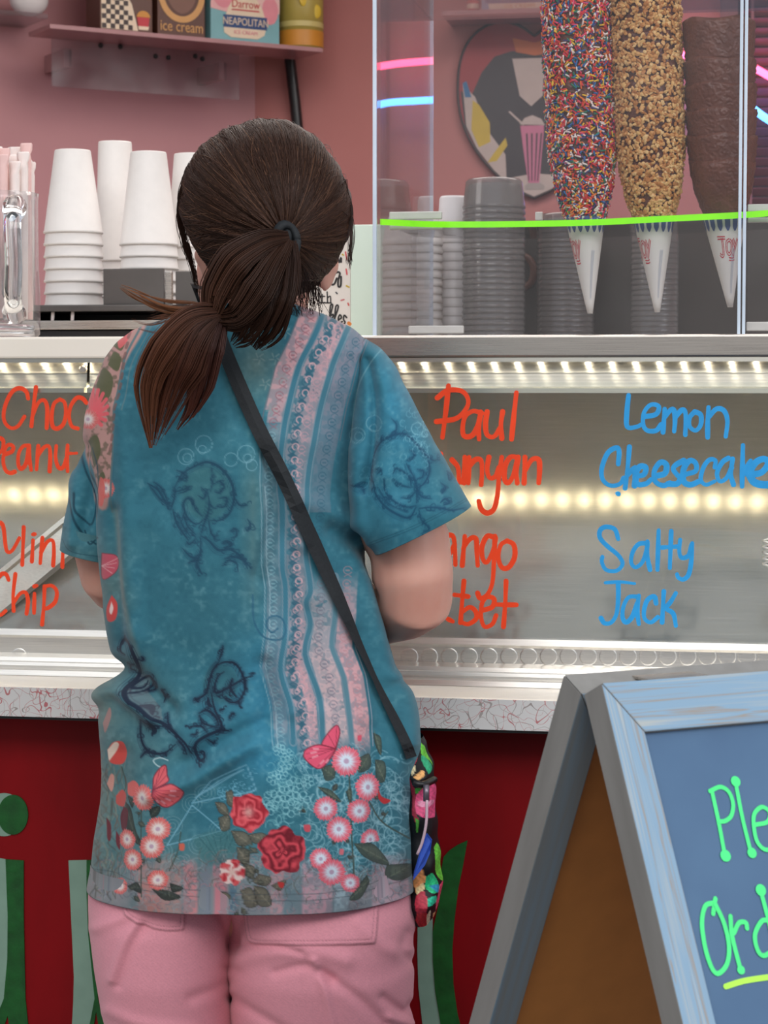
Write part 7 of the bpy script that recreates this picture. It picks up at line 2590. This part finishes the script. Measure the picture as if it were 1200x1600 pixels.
bag = tag(empty('crossbody_bag', Matrix.Translation(P(668, 1450, 2.40))), 'small black crossbody bag with bright tropical print hanging at her right hip', 'bag')
BI = bag.matrix_basis.inverted()
cen = crom([(322, 470), (333, 498), (350, 545), (375, 605), (405, 672), (440, 740), (475, 815), (510, 892), (545, 970), (572, 1030), (600, 1090), (625, 1140), (643, 1182)], 6)
wid = np.interp([p[1] for p in cen], [470, 545, 700, 850, 930, 1010, 1060, 1120, 1182], [24, 23, 24, 23, 20, 11, 8, 14, 17])
L_, R_, Lb, Rb, Mm = [], [], [], [], []
for k, p in enumerate(cen):
    d = cen[min(k + 1, len(cen) - 1)] - cen[max(k - 1, 0)]
    d = d / np.linalg.norm(d)
    nn = np.array([-d[1], d[0]])
    tw = 0.0 if wid[k] > 15 else 0.004 * (15 - wid[k]) / 7
    lf = 0.022 if p[1] < 500 else (0.006 if p[1] < 540 else 0.0058)
    a = on_shirt(*(p + nn * wid[k] / 2), lf + tw)
    b_ = on_shirt(*(p - nn * wid[k] / 2), lf)
    L_.append(a)
    Mm.append(on_shirt(*p, lf + tw / 2 + 0.001))
    R_.append(b_)
    Lb.append(a + Vector((0, 0.0018, 0)))
    Rb.append(b_ + Vector((0, 0.0018, 0)))
# over the shoulder and down the front to the bag
front = [P(312, 452, 2.36), P(308, 446, 2.42), P(318, 470, 2.47), P(380, 640, 2.575), P(470, 880, 2.59), P(600, 1120, 2.545), P(655, 1190, 2.44)]
for lst in (L_, R_, Mm, Lb, Rb):
    ys_ = np.convolve(np.pad([q.y for q in lst], 3, mode='edge'), np.ones(7) / 7, 'valid')
    for q, y_ in zip(lst, ys_):
        q.y = min(q.y, y_) if lst is not Lb and lst is not Rb else y_
rings = [[Lb[k], L_[k], Mm[k], R_[k], Rb[k]] for k in range(len(cen))]
mb = MB().loft([[BI @ q for q in r_] for r_ in rings], True, True, False)
mb.obj('strap', M_strap, bag, fix=True)
fr_ = [Vector(q) for q in crom([tuple(q) for q in front], 6)]
rings = [[q + Vector((-0.008, 0, 0.002)), q + Vector((-0.008, 0.0018, 0.002)), q + Vector((0.008, 0.0018, -0.002)), q + Vector((0.008, 0, -0.002))] for q in fr_]
MB().loft([[BI @ q for q in r_] for r_ in rings], True, True, False).obj('front_strap', M_strap, bag, fix=True)
# pouch
bl = [(1160, 646, 662), (1175, 640, 668), (1205, 639, 679), (1230, 640, 682), (1255, 642, 682), (1300, 644, 685), (1350, 646, 690), (1390, 647, 693), (1415, 648, 690), (1440, 651, 682), (1453, 658, 672)]
NR, NC = 260, 150
rows = np.linspace(1160, 1453, NR)
l = smooth_interp([(q[0], q[1]) for q in bl], rows, 9) - 16
r = smooth_interp([(q[0], q[2]) for q in bl], rows, 9)
th = np.linspace(0, 2 * math.pi, NC, endpoint=False)
V = np.zeros((NR, NC, 3))
Yb = 2.425
for j, py_ in enumerate(rows):
    a, b_ = P(l[j], py_, Yb - 0.03), P(r[j], py_, Yb - 0.03)
    dep = 0.075 * min(1, ((py_ - 1150) / 60) ** 0.5) * min(1, ((1470 - py_) / 60) ** 0.5)
    V[j, :, 0] = (a.x + b_.x) / 2 - (b_.x - a.x) / 2 * np.sign(np.cos(th)) * np.abs(np.cos(th)) ** 0.75
    V[j, :, 1] = Yb + 0.02 - dep * np.sin(th) * (1 + 0.05 * math.sin(py_ * 0.09))
    V[j, :, 2] = a.z
flat = V.reshape(-1, 3)
px, py = proj(flat)
# painted tropical print
bagc = np.tile(np.array([20, 20, 24.0]), (len(px), 1))


def bpoly(pts, c, pat=None):
    pts = [(620 + x / 3.475, 1140 + y / 3.475) for x, y in pts]
    pts = [tuple(q) for q in crom(pts + [pts[0]], 4)][:-1]
    m = inside(pts, px, py)
    bagc[m] = c


for pts, c in (([(120, 60), (160, 110), (190, 190), (170, 160), (130, 130)], (110, 200, 60)), ([(130, 140), (160, 150), (190, 210), (170, 240), (150, 200)], (40, 170, 120)), ([(70, 130), (100, 130), (105, 170), (75, 205), (60, 180)], (226, 60, 84)), ([(75, 215), (105, 190), (100, 235), (85, 250)], (232, 214, 170)), ([(95, 260), (140, 220), (145, 250), (110, 275)], (240, 178, 110)),
               ([(95, 320), (140, 310), (135, 345), (100, 350)], (60, 150, 60)), ([(95, 360), (200, 280), (212, 440), (190, 480), (110, 460)], (226, 84, 130)), ([(120, 390), (200, 380), (190, 410), (130, 420)], (240, 150, 180)), ([(70, 250), (95, 330), (110, 470), (115, 540), (95, 500), (80, 380)], (150, 40, 62)), ([(100, 480), (118, 500), (118, 560), (100, 540)], (80, 160, 60)),
               ([(205, 640), (225, 620), (250, 760), (255, 820), (225, 800), (205, 720)], (110, 206, 70)), ([(150, 800), (200, 780), (225, 850), (200, 890), (160, 860)], (40, 196, 130)), ([(160, 920), (210, 900), (215, 940), (165, 960)], (40, 190, 150)), ([(180, 850), (225, 840), (220, 885)], (50, 150, 190)), ([(90, 800), (140, 760), (148, 850), (100, 890)], (236, 160, 100)), ([(100, 860), (145, 830), (150, 880), (105, 895)], (240, 214, 160)),
               ([(100, 900), (155, 880), (160, 1000), (110, 1000)], (190, 54, 74)), ([(110, 1000), (165, 1000), (170, 1080), (130, 1075), (100, 1040)], (206, 54, 62)), ([(165, 1010), (185, 980), (190, 1020), (170, 1070)], (236, 226, 190)), ([(228, 840), (258, 810), (258, 900), (235, 980), (215, 990)], (226, 80, 110)), ([(190, 990), (210, 980), (200, 1060), (180, 1080)], (40, 34, 36)), ([(200, 1000), (214, 990), (208, 1050), (196, 1060)], (230, 170, 120))):
    bpoly(pts, c)
bagc *= (1 + 0.12 * np.sin(px * 0.9 + 2 * np.sin(py * 0.31)) * np.sin(py * 0.55 + px * 0.3) + 0.04 * np.random.default_rng(2).standard_normal(len(px)))[:, None]
bn = 0.001 * np.sin(py * 0.12 + px * 0.2)
BV = flat + np.stack([bn, -bn, 0 * bn], 1)
F_ = grid_faces(NR, NC)
BV2 = np.array([tuple(BI @ Vector(q)) for q in BV])
top, bot = BV2[:NC].mean(0), BV2[-NC:].mean(0)
BV2 = np.concatenate([BV2, [top, bot]])
nb_ = len(BV2)
capq = [(nb_ - 2, (i + 1) % NC, i, i) for i in range(NC)]
bagm = MB()
me = fast_mesh('pouch', BV2[:-2], F_, vcol_mat('tropical_print_cloth', 0.55, 0.4, 0.15, 900), True, lin(np.clip(bagc, 0, 255) / 255.0))
o = link('pouch', me, bag)
zp = [P(636 + 22, 1226, 2.338), P(676, 1222, 2.355)]
MB().tube([BI @ q for q in crom([tuple(P(642, 1222, 2.347)), tuple(P(658, 1226, 2.342)), tuple(P(678, 1218, 2.36))], 5)], 0.0042, 8).obj('zipper', M_black, bag) if False else None
zpts = [Vector(q) for q in crom([tuple(P(646, 1222, 2.352)), tuple(P(660, 1226, 2.350)), tuple(P(679, 1218, 2.375))], 5)]
MB().tube([BI @ q for q in zpts], 0.004, 8).obj('zipper', M_black, bag)
mb = MB()
mb.tube([BI @ P(666, 1226, 2.343), BI @ P(666, 1252, 2.341)], 0.0034, 8)
mb.obj('zipper_pull', mat('pull_metal', rgb(120, 110, 120), 0.3, 0.6), bag)
mb = MB()
mb.tube([BI @ Vector(q) for q in crom([tuple(P(667, 1250, 2.339)), tuple(P(666, 1285, 2.338)), tuple(P(660, 1315, 2.338)), tuple(P(652, 1335, 2.339))], 5)], 0.0017, 6)
mb.obj('pull_cord', mat('mauve_cord', rgb(206, 176, 186), 0.6), bag)
bf = [(675, 1312), (672, 1333), (664, 1352), (651, 1368), (645, 1376), (647, 1362), (655, 1335), (661, 1312), (667, 1302)]
pts = [BI @ P(x, y, 2.341 + 0.006 * math.sin(i)) for i, (x, y) in enumerate(bf)]
MB().prism(pts, (0, 0.0025, 0)).obj('blue_tag', mat('blue_tag_cloth', rgb(52, 92, 196), 0.5, 0, 0.2, 30), bag, fix=True)
